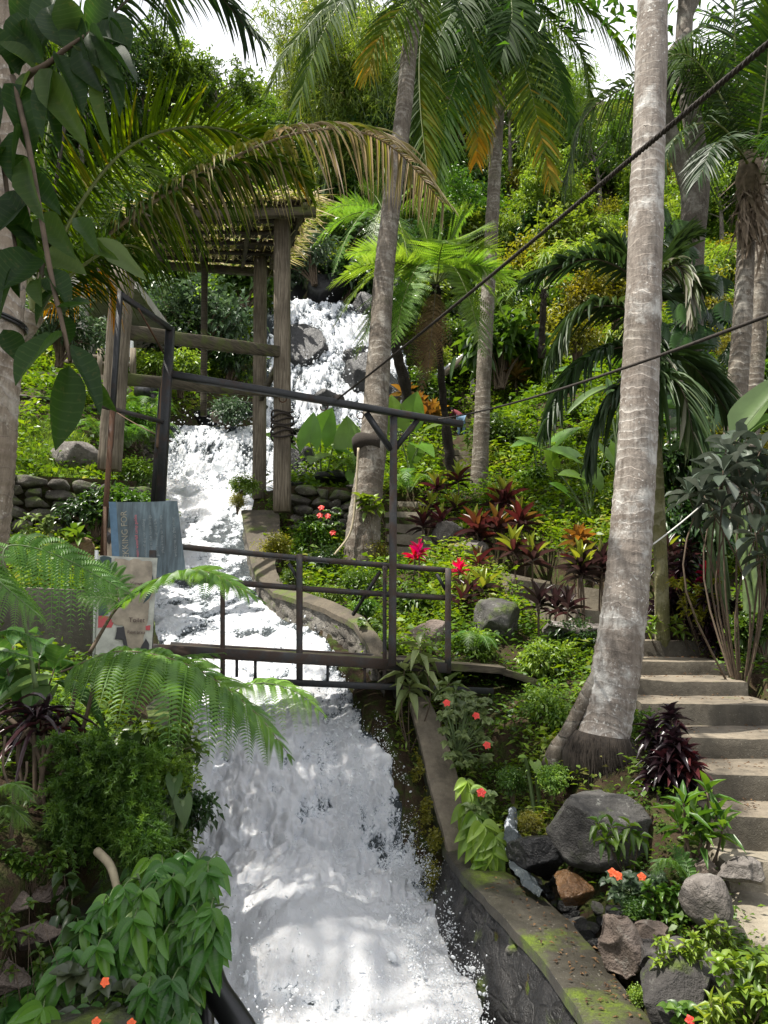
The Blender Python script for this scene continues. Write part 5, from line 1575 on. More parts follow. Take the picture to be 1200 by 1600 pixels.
# slim palm further back
CB = P(790, -55, 17.0)
fb = [
    frond_mesh("frond", [CB] + chain((752, 20, 16.4), (722, 100, 16.2), (694, 190, 16.1), (680, 285, 16.1)), 108, 1.14, 0.071, PM, .4, .1, rnd=(.25, .1), tip=.35, up=(0, -1, .3)),
    frond_mesh("frond", [CB] + chain((730, -10, 16.4), (690, 50, 16.2), (662, 130, 16.1)), 97, 1.14, 0.071, PM, .5, .05, rnd=(.25, .1), tip=.2, up=(0, -.55, .8)),
    frond_mesh("frond", [CB] + chain((772, 60, 16.3), (752, 160, 16.2), (744, 250, 16.2)), 97, 0.85, 0.071, PM, .35, .05, rnd=(.5, .1), tip=.5, up=(0, -1, .2)),
    frond_mesh("frond", [CB] + chain((832, 40, 16.4), (868, 110, 16.2), (892, 190, 16.1)), 102, 1.08, 0.071, PM, .6, .0, rnd=(.25, .1), tip=.15, side_len=(.6, 1.0), up=(0, -.55, .8)),
    frond_mesh("frond", [CB] + chain((812, 70, 16.2), (836, 170, 16.0), (860, 285, 16.0)), 102, 0.97, 0.071, PM, .35, .05, rnd=(.35, .1), tip=.55, up=(0, -1, .2)),
    frond_mesh("frond", [CB] + chain((870, -20, 17.4), (935, 30, 17.6), (978, 82, 17.8)), 102, 1.14, 0.071, PM, .7, .0, rnd=(.3, .1), tip=.35, up=(0, -.55, .8)),
    frond_mesh("frond", [CB] + chain((850, 20, 17.8), (905, 80, 18), (925, 165, 18.0)), 97, 1.08, 0.071, PM, .4, .0, rnd=(.35, .1), tip=.3, up=(0, -.55, .8)),
    frond_mesh("frond", [CB] + chain((800, 20, 16.2), (790, 60, 16.0), (782, 90, 15.9)), 84, 1.08, 0.071, PM, .4, .05, rnd=(.25, .1), up=(0, -1, .2)),
    frond_mesh("frond", [CB] + chain((740, -90, 17.5), (660, -90, 17.8), (600, -30, 18)), 84, 1.08, 0.071, PM, .55, rnd=(.25, .1), up=(0, -.55, .8)),
    frond_mesh("frond", [CB] + chain((820, -160, 17.5), (900, -170, 17.8), (960, -90, 18)), 72, 1.08, 0.071, PM, .55, up=(0, -.55, .8)),
    frond_mesh("frond", [CB] + chain((780, -190, 16), (760, -260, 15), (740, -240, 14)), 72, 1.08, 0.071, PM, .55)]
pb = palm("coconut_palm", "slim straight coconut palm behind the tree fern, its fronds hanging beside the trunk", P(750, 765, 16.0),
          [P(748, 775, 16), P(752, 680, 16), P(757, 560, 16.2), P(764, 430, 16.3), P(772, 290, 16.5), P(780, 140, 16.8), CB], [.21, .175, .165, .16, .155, .15, .13], m_trunk, fb, .16, crown=CB)
a = Acc(); c = catmull(chain((781, 60, 16.5), (770, 130, 16.3), (763, 240, 16.3)), 20)
for k in range(90):
    i = rng.integers(0, 19); leaves(a, T_BLADE3, c[i] + rng.normal(0, .04, 3), A(rng.normal(-.02, .06), rng.normal(0, .05), -1), rand_unit(1), rng.uniform(.4, .8), .045, rng.uniform(.2, .7))
link("dead_frond", a.mesh("dead_frond", PD), pb)
# big lichened palm on the right: trunk fills the picture's height, crown above it
CT = P(1036, -460, 6.9)
pt = palm("coconut_palm", "big lichened palm trunk beside the concrete steps, with a broken fibrous foot", P(950, 1190, 6.2),
          [P(938, 1190, 6.15), P(948, 1130, 6.2), P(963, 1040, 6.22), P(978, 930, 6.25), P(988, 810, 6.3), P(998, 640, 6.35), P(1006, 450, 6.4), P(1013, 230, 6.5), P(1020, 0, 6.6), P(1024, -200, 6.7), CT],
          [.22, .20, .18, .165, .158, .154, .152, .15, .145, .14, .13], m_trunk_big, [], .085, generic=8, crown=CT, gl=2.3, sides=36, flare=.12)
a = Acc(); q = P(938, 1165, 6.15)
tube(a, [q + A(0, 0, -.25), q + A(0, 0, -.05), q + A(.02, 0, .09)], [.31, .30, .215], 20, .5, 0, True, .3)
n = 900; th = rng.uniform(0, 2 * math.pi, n); rr = rng.uniform(.2, .30, n)
pp = q + np.stack([np.cos(th) * rr, np.sin(th) * rr, rng.uniform(-.15, .10, n)], -1)
leaves(a, T_BLADE, pp, np.stack([np.cos(th) * .35, np.sin(th) * .35, np.full(n, -1.0)], -1), np.stack([np.cos(th), np.sin(th), 0 * th], -1), rng.uniform(.08, .2, n), .008, .5)
a.obj("root_skirt", m_root, pt)
a = Acc(); tube(a, catmull([P(968, 930, 6.25), P(946, 1020, 6.2), P(918, 1085, 6.2), P(884, 1150, 6.25), P(860, 1200, 6.3)], 24), [.03 + .05 * (k / 23) for k in range(24)], 14, .5, 0, True, .5, 5); a.obj("buttress_root", m_trunk, pt)
# pale palm trunk cut by the left edge
CLT = P(0, -470, 5.5)
pl = palm("coconut_palm", "pale coconut trunk at the photo's left edge with a dark band tied round it", P(-60, 1020, 5.3),
          [P(-62, 1040, 5.2), P(-48, 900, 5.1), P(-33, 790, 5.05), P(-22, 660, 5.0), P(-10, 500, 5.0), P(2, 300, 5.05), P(10, 100, 5.1), P(16, -100, 5.2), CLT], [.25, .22, .205, .2, .195, .19, .185, .175, .16], m_trunk_pale, [], .075, generic=12, crown=CLT, gl=2.7, sides=30)  # crown is out of view, its fronds thickened to shade the pool
a = Acc()
for dz in (0, .022): 
    th = np.linspace(0, 2 * math.pi, 40); c = P(-8, 502, 5.0)
    tube(a, c + np.stack([.208 * np.cos(th), .208 * np.sin(th), -.05 * np.cos(th) + dz], -1), .011, 6)
a.obj("tied_cable", m_pipe, pl)
# palms at the right edge
CC = P(1172, 262, 11.0)
fc = [
    frond_mesh("frond", [CC] + chain((1156, 180, 10.8), (1148, 70, 10.7), (1150, -60, 10.7), (1160, -150, 10.8)), 85, .82, .045, [m_palm_dark, m_rachis], .10, .1, rnd=(.45, .12), up=(0, -1, 0), a0=80, a1=40),
    frond_mesh("frond", [CC] + chain((1140, 180, 10.8), (1105, 115, 10.6), (1070, 85, 10.4), (1035, 92, 10.3)), 80, .62, .032, [m_palm_dark, m_rachis], .2, .1, rnd=(.55, .15)),
    frond_mesh("frond", [CC] + chain((1190, 180, 10.6), (1200, 90, 10.4), (1204, 0, 10.3)), 80, .75, .045, PM, .15, .1, rnd=(.45, .1), up=(0, -1, 0)),
    frond_mesh("frond", [CC] + chain((1130, 200, 10.8), (1085, 195, 10.6), (1050, 225, 10.5), (1030, 290, 10.5)), 80, .7, .036, [m_palm_dark, m_rachis], .5, .05, rnd=(.45, .12)),
    frond_mesh("frond", [CC] + chain((1120, 140, 11.8), (1050, 108, 12.0), (985, 132, 12.0), (915, 182, 12.0), (884, 280, 12.0)), 110, .85, .05, [m_palm_dark, m_rachis_dark], .75, -.05, rnd=(.6, .12), start=.3),
    frond_mesh("frond", [CC] + chain((1215, 180, 10.8), (1260, 160, 10.7), (1310, 220, 10.6)), 70, .75, .045, PM, .5, rnd=(.4, .1)),
    frond_mesh("frond", [CC] + chain((1150, 230, 10.4), (1118, 225, 10.0), (1092, 280, 9.8)), 70, .6, .036, [m_palm_dark, m_rachis], .5, rnd=(.35, .1)),
    frond_mesh("frond", [CC] + chain((1190, 230, 10.4), (1215, 215, 10.0), (1235, 290, 9.8)), 70, .6, .036, PM, .5, rnd=(.4, .1))]
pc = palm("coconut_palm", "palm with a ragged brown husk at the right edge, dark upright fronds against the sky", P(1155, 700, 11),
          [P(1146, 720, 11), P(1152, 610, 11), P(1160, 500, 11), P(1166, 380, 11), CC], [.19, .16, .145, .135, .13], m_trunk, fc, .09, crown=CC)
a = Acc()
for k in range(26):
    c = P(1172 + rng.normal(0, 9), 300 + rng.uniform(-20, 70), 10.85 + rng.normal(0, .1))
    strips(a, c, 7, .62, .28, .07, 0, rng.random(), .9)
a.obj("dry_husk", m_husk, pc)
CD = P(1206, 120, 11.8)
pd = palm("coconut_palm", "second ringed palm trunk, half behind the husky palm at the right edge", P(1180, 700, 11.6),
          [P(1168, 720, 11.6), P(1178, 600, 11.6), P(1186, 480, 11.6), P(1194, 330, 11.7), CD], [.17, .145, .14, .13, .12], m_trunk, [], .1, generic=9, crown=CD, gl=2.8)
# young palm whose big fronds arch over the channel
CL = P(55, 490, 6.3)
fl = [
    frond_mesh("frond", [CL] + chain((110, 345, 6.3), (195, 235, 6.3), (290, 199, 6.35), (385, 215, 6.4), (470, 285, 6.5)), 105, .72, .036, PM, .12, .12, a0=92, a1=30, rnd=(.6, .1), T=T_BLADE3, start=.16, rad=.02, tip=.12),
    frond_mesh("frond", [CL] + chain((125, 405, 6.2), (225, 325, 6.1), (340, 258, 6.1), (450, 212, 6.15), (545, 203, 6.3), (620, 236, 6.6), (692, 318, 7.0)), 95, .50, .031, [m_palm_dry, m_rachis_dry], .85, -.2, a0=75, a1=45, rnd=(.36, .24), T=T_BLADE3, start=.22, rad=.02, tip=.12, jit=.10),
    frond_mesh("frond", [CL] + chain((120, 410, 6.25), (220, 332, 6.2), (330, 272, 6.2), (420, 250, 6.3)), 90, .62, .036, PM, .85, -.1, a0=75, a1=40, rnd=(.48, .14), T=T_BLADE3, start=.2, rad=.012),
    frond_mesh("frond", [CL] + chain((85, 300, 6.2), (120, 120, 6.2), (200, 0, 6.2), (310, -30, 6.3), (400, 60, 6.5)), 100, .62, .034, [m_palm_dark, m_rachis_dark], .55, .0, rnd=(.55, .12), T=T_BLADE3),
    frond_mesh("frond", [CL] + chain((65, 330, 6.6), (80, 180, 6.7), (120, 60, 6.8), (190, -40, 6.9)), 90, .72, .036, PM, .3, .1, rnd=(.5, .12)),
    frond_mesh("frond", [CL] + chain((90, 390, 6.8), (140, 300, 7.0), (205, 260, 7.2), (270, 290, 7.4)), 80, .62, .036, PM, .5, .0, rnd=(.55, .12)),
    frond_mesh("frond", [CL] + chain((100, 440, 6.0), (160, 395, 5.9), (210, 385, 5.85), (255, 420, 5.8)), 70, .50, .034, PM, .6, .0, rnd=(.4, .12)),
    frond_mesh("frond", [CL] + chain((110, 455, 6.5), (145, 430, 6.6), (168, 440, 6.65), (176, 480, 6.7)), 55, .42, .03, PM, .7, .0, rnd=(.95, .05)),
    frond_mesh("frond", [CL] + chain((10, 330, 6.2), (-60, 220, 6.1), (-150, 200, 6.0)), 70, .7, .036, PM, .4),
    frond_mesh("frond", [CL] + chain((20, 250, 5.8), (-10, 60, 5.4), (-60, -60, 5.0)), 70, .7, .036, PM, .4)]
pj = palm("young_palm", "young coconut palm behind the hanging branch, its green and withered fronds arching over the shelter", P(-70, 800, 6.6),
          [P(-75, 800, 6.6), P(-50, 700, 6.5), P(-5, 580, 6.4), CL], [.13, .12, .11, .09], m_trunk_pale, fl, .08, crown=None, husk=False)

# ------------------------------------------------------------------ dark broad-leaved palm behind the big trunk
CAr = P(1012, 455, 8.8)
fk = []
for pts, r0, ll, dr in (
        (((980, 425, 8.7), (930, 405, 8.6), (880, 415, 8.5), (828, 440, 8.4)), .35, .46, .25),
        (((1000, 500, 8.5), (960, 478, 8.3), (905, 492, 8.2), (865, 560, 8.1)), .55, .50, .55),
        (((995, 540, 8.6), (960, 545, 8.4), (900, 580, 8.3), (858, 665, 8.2)), .45, .5, .6),
        (((1000, 590, 8.6), (985, 600, 8.4), (950, 640, 8.3), (925, 725, 8.2)), .25, .5, .6),
        (((985, 420, 9.0), (965, 385, 9.1), (945, 380, 9.2)), .6, .5, .2),
        (((1035, 420, 8.9), (1060, 380, 9.0), (1085, 370, 9.1)), .35, .5, .2),
        (((1030, 430, 8.6), (1058, 415, 8.5), (1072, 450, 8.4), (1076, 490, 8.4)), .93, .36, .7),
        (((1030, 560, 8.8), (1058, 555, 8.9), (1100, 590, 9.0), (1150, 665, 9.1)), .4, .55, .5),
        (((1025, 590, 8.5), (1045, 585, 8.4), (1070, 620, 8.3), (1085, 690, 8.3)), .75, .5, .75),
        (((1040, 470, 9.2), (1070, 440, 9.5), (1105, 450, 9.7)), .3, .5, .35)):
    fk.append(frond_mesh("frond", [P(1014, 500 if pts[0][1] > 480 else 452, 8.8)] + chain(*pts), 46, ll * 1.05, .066, [m_palm_dark, m_rachis_dark], dr, .1, a0=62, a1=18, rnd=(r0, .14), T=T_BLADE3, start=.12, rad=.014, jit=.16))
t = thing("feather_palm", "dark broad-leaved feather palm growing behind the big lichened trunk", "palm tree", P(1032, 910, 8.9))
link("trunk", trunk_mesh("trunk", [P(1034, 930, 8.9), P(1030, 820, 8.9), P(1022, 650, 8.85), CAr], [.09, .08, .075, .06], M_trunk("green_ringed_cane", (.10, .10, .04), (.20, .18, .08), (.3, .28, .18), ring=5, moss=.3), .2, .04, 14), t)
for f in fk: link("frond", f, t)

# ------------------------------------------------------------------ tree ferns
def tree_fern(label, crown, base_pts, tips, pl, radii, mats, n=24, npn=15, rnd=(.5, .1), dead=()):
    t = thing("tree_fern", label, "tree fern", base_pts[0])
    a = Acc(); c = catmull(base_pts + [crown], 60)
    tube(a, c, np.interp(np.linspace(0, 1, 60), np.linspace(0, 1, len(radii)), radii), 14, .5, 0, True, .5, 5); strips(a, crown - A(0, 0, .1), 50, .35, .5, .03); a.obj("trunk", m_trunk_dark, t)
    for (u, v, Y, lift) in tips:
        tip = P(u, v, Y); d = tip - crown; ln = np.linalg.norm(d)
        m1 = crown + d * .35 + A(0, 0, ln * lift); m2 = crown + d * .72 + A(0, 0, ln * lift * .85)
        link("frond", fern_mesh("frond", [crown, m1, m2, tip], n, pl * rng.uniform(.9, 1.1), mats, npn, rnd=rnd, droop=.10, start=.16, rad=.02, pinl=.105, pw=.62, dr2=.03), t)
    for (u, v, Y) in dead:
        tip = P(u, v, Y); m1 = crown * .6 + tip * .4 + A(0, -.25, .1)
        link("dead_frond", fern_mesh("dead_frond", [crown, m1, tip], 20, pl * .5, [m_fern_dead, m_twig], 12, droop=.7, start=.2, rad=.016, up=(0, -1, .1)), t)
    return t


tree_fern("large bright tree fern with a slim black trunk standing above the stone steps", P(682, 445, 14.2), [P(707, 750, 15.2), P(694, 640, 14.9), P(686, 540, 14.5)],
          [(512, 448, 13.4, .20), (520, 512, 13.2, .30), (556, 560, 13.3, .36), (540, 400, 14.4, .18), (590, 345, 14.6, .16), (645, 318, 14.6, .14), (693, 300, 14.5, .10), (740, 325, 14.7, .14), (806, 445, 14.2, .25), (785, 395, 15, .18), (795, 505, 13.6, .34), (755, 555, 13.4, .42), (772, 360, 15.6, .15), (615, 540, 13.2, .40), (700, 380, 12.6, .22)],
          .80, [.11, .075, .07, .075], [m_treefern, m_rachis], 24, 17, (.66, .16), dead=((658, 612, 13.6), (668, 585, 13.5)))
tree_fern("second tree fern, greyer and smaller, behind the leaning palm trunk", P(606, 345, 17.5), [P(640, 660, 18.5), P(632, 600, 18.2), P(612, 520, 17.9), P(606, 430, 17.7)],
          [(488, 385, 17, .22), (505, 335, 17.6, .2), (520, 430, 16.6, .32), (560, 290, 18.2, .15), (600, 262, 18.4, .1), (665, 285, 18, .15), (720, 330, 17.6, .2), (640, 420, 16.6, .3), (575, 425, 16.6, .35)],
          .6, [.16, .13, .12, .11], [m_treefern, m_rachis], 22, 13, (.42, .12))
tree_fern("small tree fern low on the hill behind the slim palm", P(850, 452, 22), [P(846, 560, 22.5), P(848, 510, 22.2)],
          [(790, 470, 21.4, .25), (800, 430, 22, .2), (850, 410, 22.6, .1), (905, 440, 22, .2), (900, 480, 21.4, .3)], .5, [.12, .1, .09], [m_treefern, m_rachis], 18, 10, (.6, .12))
# ------------------------------------------------------------------ bushes: crowns of many separate leaves
def bush_mesh(name, m, seed, n_lobes=9, twigs=110, per=11, L=.2, W=.09, flat=.8, droop=.2, T=T_KITE2, outward=.6, spread=.14, stems=True, rnd=(.5, .2)):
    r = np.random.default_rng(seed)
    lob = unit(r.normal(size=(n_lobes, 3))) * r.uniform(.25, .68, (n_lobes, 1)) * A(1, 1, flat)
    lob[:, 2] = np.abs(lob[:, 2]) * 1.1 - .15
    lr = r.uniform(.28, .52, n_lobes)
    k = r.integers(0, n_lobes, twigs)
    o = unit(r.normal(size=(twigs, 3)) + A(0, 0, .35))
    tp = lob[k] + o * lr[k][:, None] * r.uniform(.55, 1.08, (twigs, 1))
    n = twigs * per
    p = np.repeat(tp, per, 0) + r.normal(0, spread, (n, 3)) * A(1, 1, .7)
    oo = np.repeat(o, per, 0)
    d = unit(oo * outward + r.normal(0, .6, (n, 3)) * A(1, 1, .6) + A(0, 0, -.15))
    nr = unit(A(0, 0, 1) + r.normal(0, .45, (n, 3)) + oo * .4)
    # young leaves at the twig ends are brighter; each clump has its own tone
    tone = np.clip(np.repeat(r.normal(rnd[0], rnd[1] * .7, twigs), per) + r.normal(0, rnd[1] * .6, n), 0, 1)
    a = Acc()
    leaves(a, T, p, d, nr, L * r.uniform(.7, 1.25, n), W * r.uniform(.75, 1.2, n), tone, np.clip(r.normal(droop, .12, n), 0, 1))
    if stems:
        for q in tp[::max(1, twigs // 26)]:
            c = catmull([A(r.normal(0, .04), r.normal(0, .04), -1.0), q * A(.45, .45, .2) + A(0, 0, -.3), q], 8)
            tube(a, c, np.linspace(.022, .006, 8), 5, .5, 1, False)
    return a.mesh(name, [m, m_twig])


BUSH = {
    "lime": [bush_mesh("bush", m_lime, 1, twigs=170, L=.17, W=.085, per=12), bush_mesh("bush", m_lime, 2, 11, 140, 11, .17, .085, .9)],
    "mid": [bush_mesh("bush", m_mid, 3, twigs=170, L=.17, W=.08, per=12), bush_mesh("bush", m_mid, 4, 12, 150, 11, .15, .075, .95), bush_mesh("bush", m_mid, 5, 8, 90, 10, .28, .13, .8)],
    "dark": [bush_mesh("bush", m_dark, 6, L=.22, W=.11, per=12, droop=.4), bush_mesh("bush", m_dark, 7, 11, 130, 11, .18, .09, .95, .35)],
    "grey": [bush_mesh("bush", m_grey, 8, 11, 150, 11, .17, .075, .9)],
    "olive": [bush_mesh("bush", m_olive, 9, 11, 170, 12, .12, .06, .9, rnd=(.55, .2))],
    "bamboo": [bush_mesh("bush", m_bamboo, 10, 12, 170, 13, .26, .042, 1.1, .55, T_KITE2, .35, .13), bush_mesh("bush", m_bamboo, 11, 10, 150, 13, .30, .05, 1.3, .6, T_KITE2, .3, .15)],
    "broad": [bush_mesh("bush", m_lime, 12, 8, 60, 9, .34, .17, .7, .3, T_OVAL), bush_mesh("bush", m_mid, 13, 8, 60, 9, .36, .18, .7, .35, T_OVAL)],
}
KIND_WORDS = {"lime": "bright lime bush", "mid": "mid-green bush", "dark": "dark glossy bush", "grey": "grey-green bush", "olive": "yellow-olive small-leaved bush", "bamboo": "feathery pale bamboo clump", "broad": "broad-leaved bush"}
NAMES = {"lime": "lime_bush", "mid": "green_bush", "dark": "dark_bush", "grey": "grey_bush", "olive": "olive_bush", "bamboo": "bamboo_clump", "broad": "broad_leaved_bush"}


def zone(u, v):
    if u < 250: a = "on the left bank" if v > 480 else "high on the left slope"
    elif u < 470: a = "behind the timber shelter" if v > 330 else "on the skyline slope above the shelter"
    elif u < 620: a = "beside the upper waterfall" if v > 380 else "on the slope high above the waterfall"
    elif u < 780: a = "between the two slim palms" if v > 330 else "high between the two slim palm trunks"
    elif u < 985: a = "on the sunny slope left of the lichened palm" if v > 560 else "on the steep hill behind the feather palm" if v > 300 else "high on the hill left of the lichened palm"
    else: a = "in the shade right of the lichened palm" if v > 560 else "on the hill right of the lichened palm"
    return a


def put_bush(kind, q, r, label=None, group=None, sz=None, var=None, sink=.35):
    me = BUSH[kind][rng.integers(0, len(BUSH[kind])) if var is None else var]
    o = link(NAMES[kind], me)
    h = sz if sz else r * rng.uniform(.8, 1.15)
    o.location = (q[0], q[1], q[2] + h * sink); o.scale = (r, r, h); o.rotation_euler = (rng.normal(0, .12), rng.normal(0, .12), rng.uniform(0, 6.28))
    return tag(o, label, "bush", group)


# ---- the hillside: one bush after the other, each rooted in the ground
def hillside():
    cnt = 0
    for v in np.arange(70, 800, 40):
        for u in np.arange(-90, 1320, 54):
            uu, vv = u + rng.normal(0, 15), v + rng.normal(0, 11)
            # places the photo keeps open
            if 385 < uu < 655 and 470 < vv < 780: continue
            if 590 < uu < 770 and 640 < vv < 900: continue
            if 640 < uu < 960 and vv > 770: continue
            if uu < 250 and vv > 560: continue
            if 250 < uu < 640 and vv > 600: continue
            if 690 < uu < 830 and 560 < vv < 660: continue
            if 60 < uu < 225 and 420 < vv < 560: continue
            q = ys(uu, vv, 9.0)
            if q is None: continue
            xl, xr, zw = stream(q[1])
            if xl - .8 < q[0] < xr + .8 and q[1] < 30: continue
            Y = q[1]
            s = rng.uniform(.8, 1.6) * 42 / F_PX * Y
            z = zone(uu, vv)
            if "sunny slope" in z: kind = rng.choice(["lime", "lime", "mid", "broad", "olive"]); s *= .62
            elif "steep hill" in z: kind = rng.choice(["bamboo", "lime", "mid", "olive", "dark", "bamboo"])
            elif "high on the hill" in z: kind = rng.choice(["bamboo", "bamboo", "lime", "mid"])
            elif "two slim palm" in z: kind = rng.choice(["mid", "lime", "dark", "mid"])
            elif "right of" in z: kind = rng.choice(["olive", "mid", "dark", "dark"]) if vv > 560 else rng.choice(["olive", "lime", "mid", "bamboo"])
            elif "beside the upper" in z: kind = rng.choice(["dark", "grey", "mid"])
            elif "shelter" in z: kind = rng.choice(["grey", "mid", "mid", "lime"]) if vv > 330 else rng.choice(["mid", "lime", "bamboo"])
            elif "above the waterfall" in z: kind = rng.choice(["mid", "bamboo", "mid", "dark"])
            else: kind = rng.choice(["mid", "mid", "lime", "dark"])
            put_bush(str(kind), q, s, f"{KIND_WORDS[str(kind)]} {z}", f"{KIND_WORDS[str(kind)]} {z}")
            cnt += 1
    print("bushes", cnt)


hillside()

# ---- skyline trees
def tree_proto(m, seed, tall, rad, n_b=16):
    r = np.random.default_rng(seed)
    root = bpy.data.objects.new("tree", None); COL.objects.link(root)
    a = Acc(); top = A(r.normal(0, .4), r.normal(0, .4), tall * .72)
    c = catmull([A(0, 0, -.8), A(r.normal(0, .15), 0, tall * .35), top], 16); tube(a, c, np.linspace(.22, .07, 16), 9, .5, 0, True, .1)
    P_ = []
    for k in range(n_b):
        az = r.uniform(0, 6.28); z0 = tall * r.uniform(.32, .72); b0 = A(*c[np.argmin(np.abs(c[:, 2] - z0))])
        e = b0 + A(math.cos(az), math.sin(az), r.uniform(.2, .9)) * rad * r.uniform(.5, 1.0); P_.append(e)
        tube(a, catmull([b0, (b0 + e) / 2 + A(0, 0, .2), e], 6), np.linspace(.07, .02, 6), 5, .5, 0, False)
    link("trunk", a.mesh("trunk", m_bark), root)
    b = Acc(); P_ = np.array(P_ + [top + A(0, 0, tall * .12)])
    n = 5200; k = r.integers(0, len(P_), n // 13); tw = P_[k] + r.normal(0, rad * .27, (len(k), 3)) * A(1, 1, .75)
    p = np.repeat(tw, 13, 0); n = len(p); p = p + r.normal(0, .16, (n, 3))
    d = unit(r.normal(size=(n, 3)) * A(1, 1, .5) - A(0, 0, .25))
    leaves(b, T_KITE2, p, d, unit(A(0, 0, 1) + r.normal(0, .5, (n, 3))), r.uniform(.22, .42, n), r.uniform(.10, .18, n), np.clip(np.repeat(r.normal(.5, .17, len(k)), 13) + r.normal(0, .12, n), 0, 1), .25)
    link("crown", b.mesh("crown", m), root)
    return root


TREES = [tree_proto(m_mid, 21, 9, 2.6), tree_proto(m_lime, 22, 8, 2.4), tree_proto(m_dark, 23, 10, 2.8)]
_used = [False] * 3
def put_tree(k, u, v, Y, s, label, group=None):
    q = P(u, v, Y); q = A(q[0], Y, float(height(q[0], Y)))
    o = TREES[k] if not _used[k] else copy_tree(TREES[k])
    _used[k] = True
    o.location = tuple(q); o.scale = (s, s, s); o.rotation_euler = (0, 0, rng.uniform(0, 6.28))
    return tag(o, label, "tree", group)


for (u, Y, s, k) in ((-60, 40, 1.2, 0), (40, 42, 1.1, 1), (130, 40, 1.0, 2), (215, 43, .95, 0), (290, 44, .98, 1), (340, 45, .78, 0), (395, 46, .5, 1)):
    put_tree(k, u, 200, Y, s, "leafy tree on the left skyline above the arching palm fronds", "trees on the left skyline")
for (u, Y, s, k) in ((590, 42, 1.1, 0), (640, 44, 1.15, 1), (700, 42, 1.2, 2), (760, 43, 1.15, 0), (820, 42, 1.1, 1)):
    put_tree(k, u, 200, Y, s, "leafy tree on the skyline behind the slim palm crowns", "trees on the middle skyline")
for (u, Y, s, k) in ((1095, 40, .75, 1), (1180, 38, 1.0, 0), (1260, 40, 1.1, 2)):
    put_tree(k, u, 240, Y, s, "leafy tree on the skyline behind the husky palm", "trees on the right skyline")

for (u, v, Y, s, k, lab) in ((720, 420, 31, .55, 0, "mid-green tree on the hill between the tree fern and the slim palm crown"), (870, 400, 30, .50, 1, "lime tree on the hill behind the slim palm, under the thick rope"), (940, 380, 33, .62, 0, "tree on the hill directly left of the lichened trunk's upper half"), (800, 340, 37, .7, 2, "dark tree high on the hill behind the slim palm"), (1130, 420, 27, .5, 1, "lime tree seen between the husky palm and the leaning grey tree"), (1215, 420, 26, .55, 2, "dark tree behind the husky palm at the right edge"), (590, 330, 34, .6, 2, "dark tree above the waterfall cliff"), (430, 330, 34, .62, 0, "mid-green tree above the shelter roof's right corner"), (330, 340, 34, .6, 1, "lime tree behind the shelter roof"), (160, 440, 27, .55, 0, "tree behind the garden house"), (670, 300, 41, .7, 1, "lime tree high between the two slim palm trunks")):
    put_tree(k, u, v, Y, s, lab)

# bamboo grove on the slope above the waterfall
def bamboo(seed):
    r = np.random.default_rng(seed)
    root = bpy.data.objects.new("bamboo_grove", None); COL.objects.link(root)
    b = Acc()
    for k in range(11):
        az = r.uniform(0, 6.28); ln = r.uniform(.4, 1.6)
        c = catmull([A(r.normal(0, .3), r.normal(0, .3), -.4), A(r.normal(0, .35), r.normal(0, .35), 4), A(math.cos(az) * ln, math.sin(az) * ln, 8 + r.normal(0, .5)), A(math.cos(az) * ln * 2, math.sin(az) * ln * 2, 9.6 + r.normal(0, .8))], 26)
        a = Acc(); tube(a, c, np.linspace(.055, .012, 26), 7, .5); link("culm", a.mesh("culm", m_stem_green), root)
        i = r.integers(5, 26, 75); tw = c[i] + r.normal(0, .45, (75, 3)) * A(1, 1, .6)
        p = np.repeat(tw, 9, 0) + r.normal(0, .16, (675, 3)); n = len(p)
        leaves(b, T_KITE2, p, unit(r.normal(size=(n, 3)) * A(1, 1, .5) - A(0, 0, .45)), unit(A(0, 0, 1) + r.normal(0, .5, (n, 3))), r.uniform(.25, .45, n), r.uniform(.04, .07, n), np.clip(np.repeat(r.normal(.45, .16, 75), 9) + r.normal(0, .1, n), 0, 1), .4)
    link("foliage", b.mesh("foliage", m_bamboo), root)
    return root


BB = [bamboo(5), bamboo(6)]
for i, (u, v, Y, s) in enumerate(((500, 250, 33, 1.0), (548, 230, 34, 1.1), (590, 250, 33, 1.0), (470, 230, 37, .9), (520, 240, 36, 1.15), (885, 250, 36, .7), (840, 260, 33, .95))):
    q = P(u, v, Y); o = BB[i] if i < 2 else copy_tree(BB[i % 2])
    o.location = (q[0], Y, float(height(q[0], Y))); o.scale = (s, s, s); o.rotation_euler = (0, 0, rng.uniform(0, 6.28))
    if i < 5: tag(o, "tall slender bamboo grove on the slope high above the waterfall", "bamboo", "bamboo groves above the waterfall")
    else: tag(o, "tall bamboo on the hill left of the lichened palm top", "bamboo", "bamboo groves on the hill")

# leaning grey trunk behind the big palm, with climbing leaves
t = thing("leaning_tree", "leaning grey forked tree behind the big lichened palm, hung with split dark leaves", "tree", P(1085, 640, 12.5))
link("trunk", trunk_mesh("trunk", chain((1070, 660, 12.6), (1076, 520, 12.6), (1080, 380, 12.6), (1090, 290, 12.6), (1084, 200, 12.6), (1068, 110, 12.6), (1072, 0, 12.6), (1080, -120, 12.6)), [.30, .26, .24, .23, .18, .15, .15, .12], m_bark, .5, .02, 16), t)
link("branch", trunk_mesh("branch", chain((1078, 300, 12.6), (1050, 215, 12.4), (1036, 150, 12.3), (1048, 90, 12.3), (1075, 50, 12.5))[0:] , [.20, .16, .13, .11, .08], m_bark, .5, .02, 12), t)
link("branch", trunk_mesh("branch", chain((1072, 40, 12.6), (1086, 0, 12.6), (1110, -60, 12.6)), [.12, .10, .08], m_bark, .5, .02, 10), t)
b = Acc(); n = 1800; p = P(1075, -150, 12.6) + rng.normal(0, 1, (n, 3)) * A(1.4, 1.4, .7)
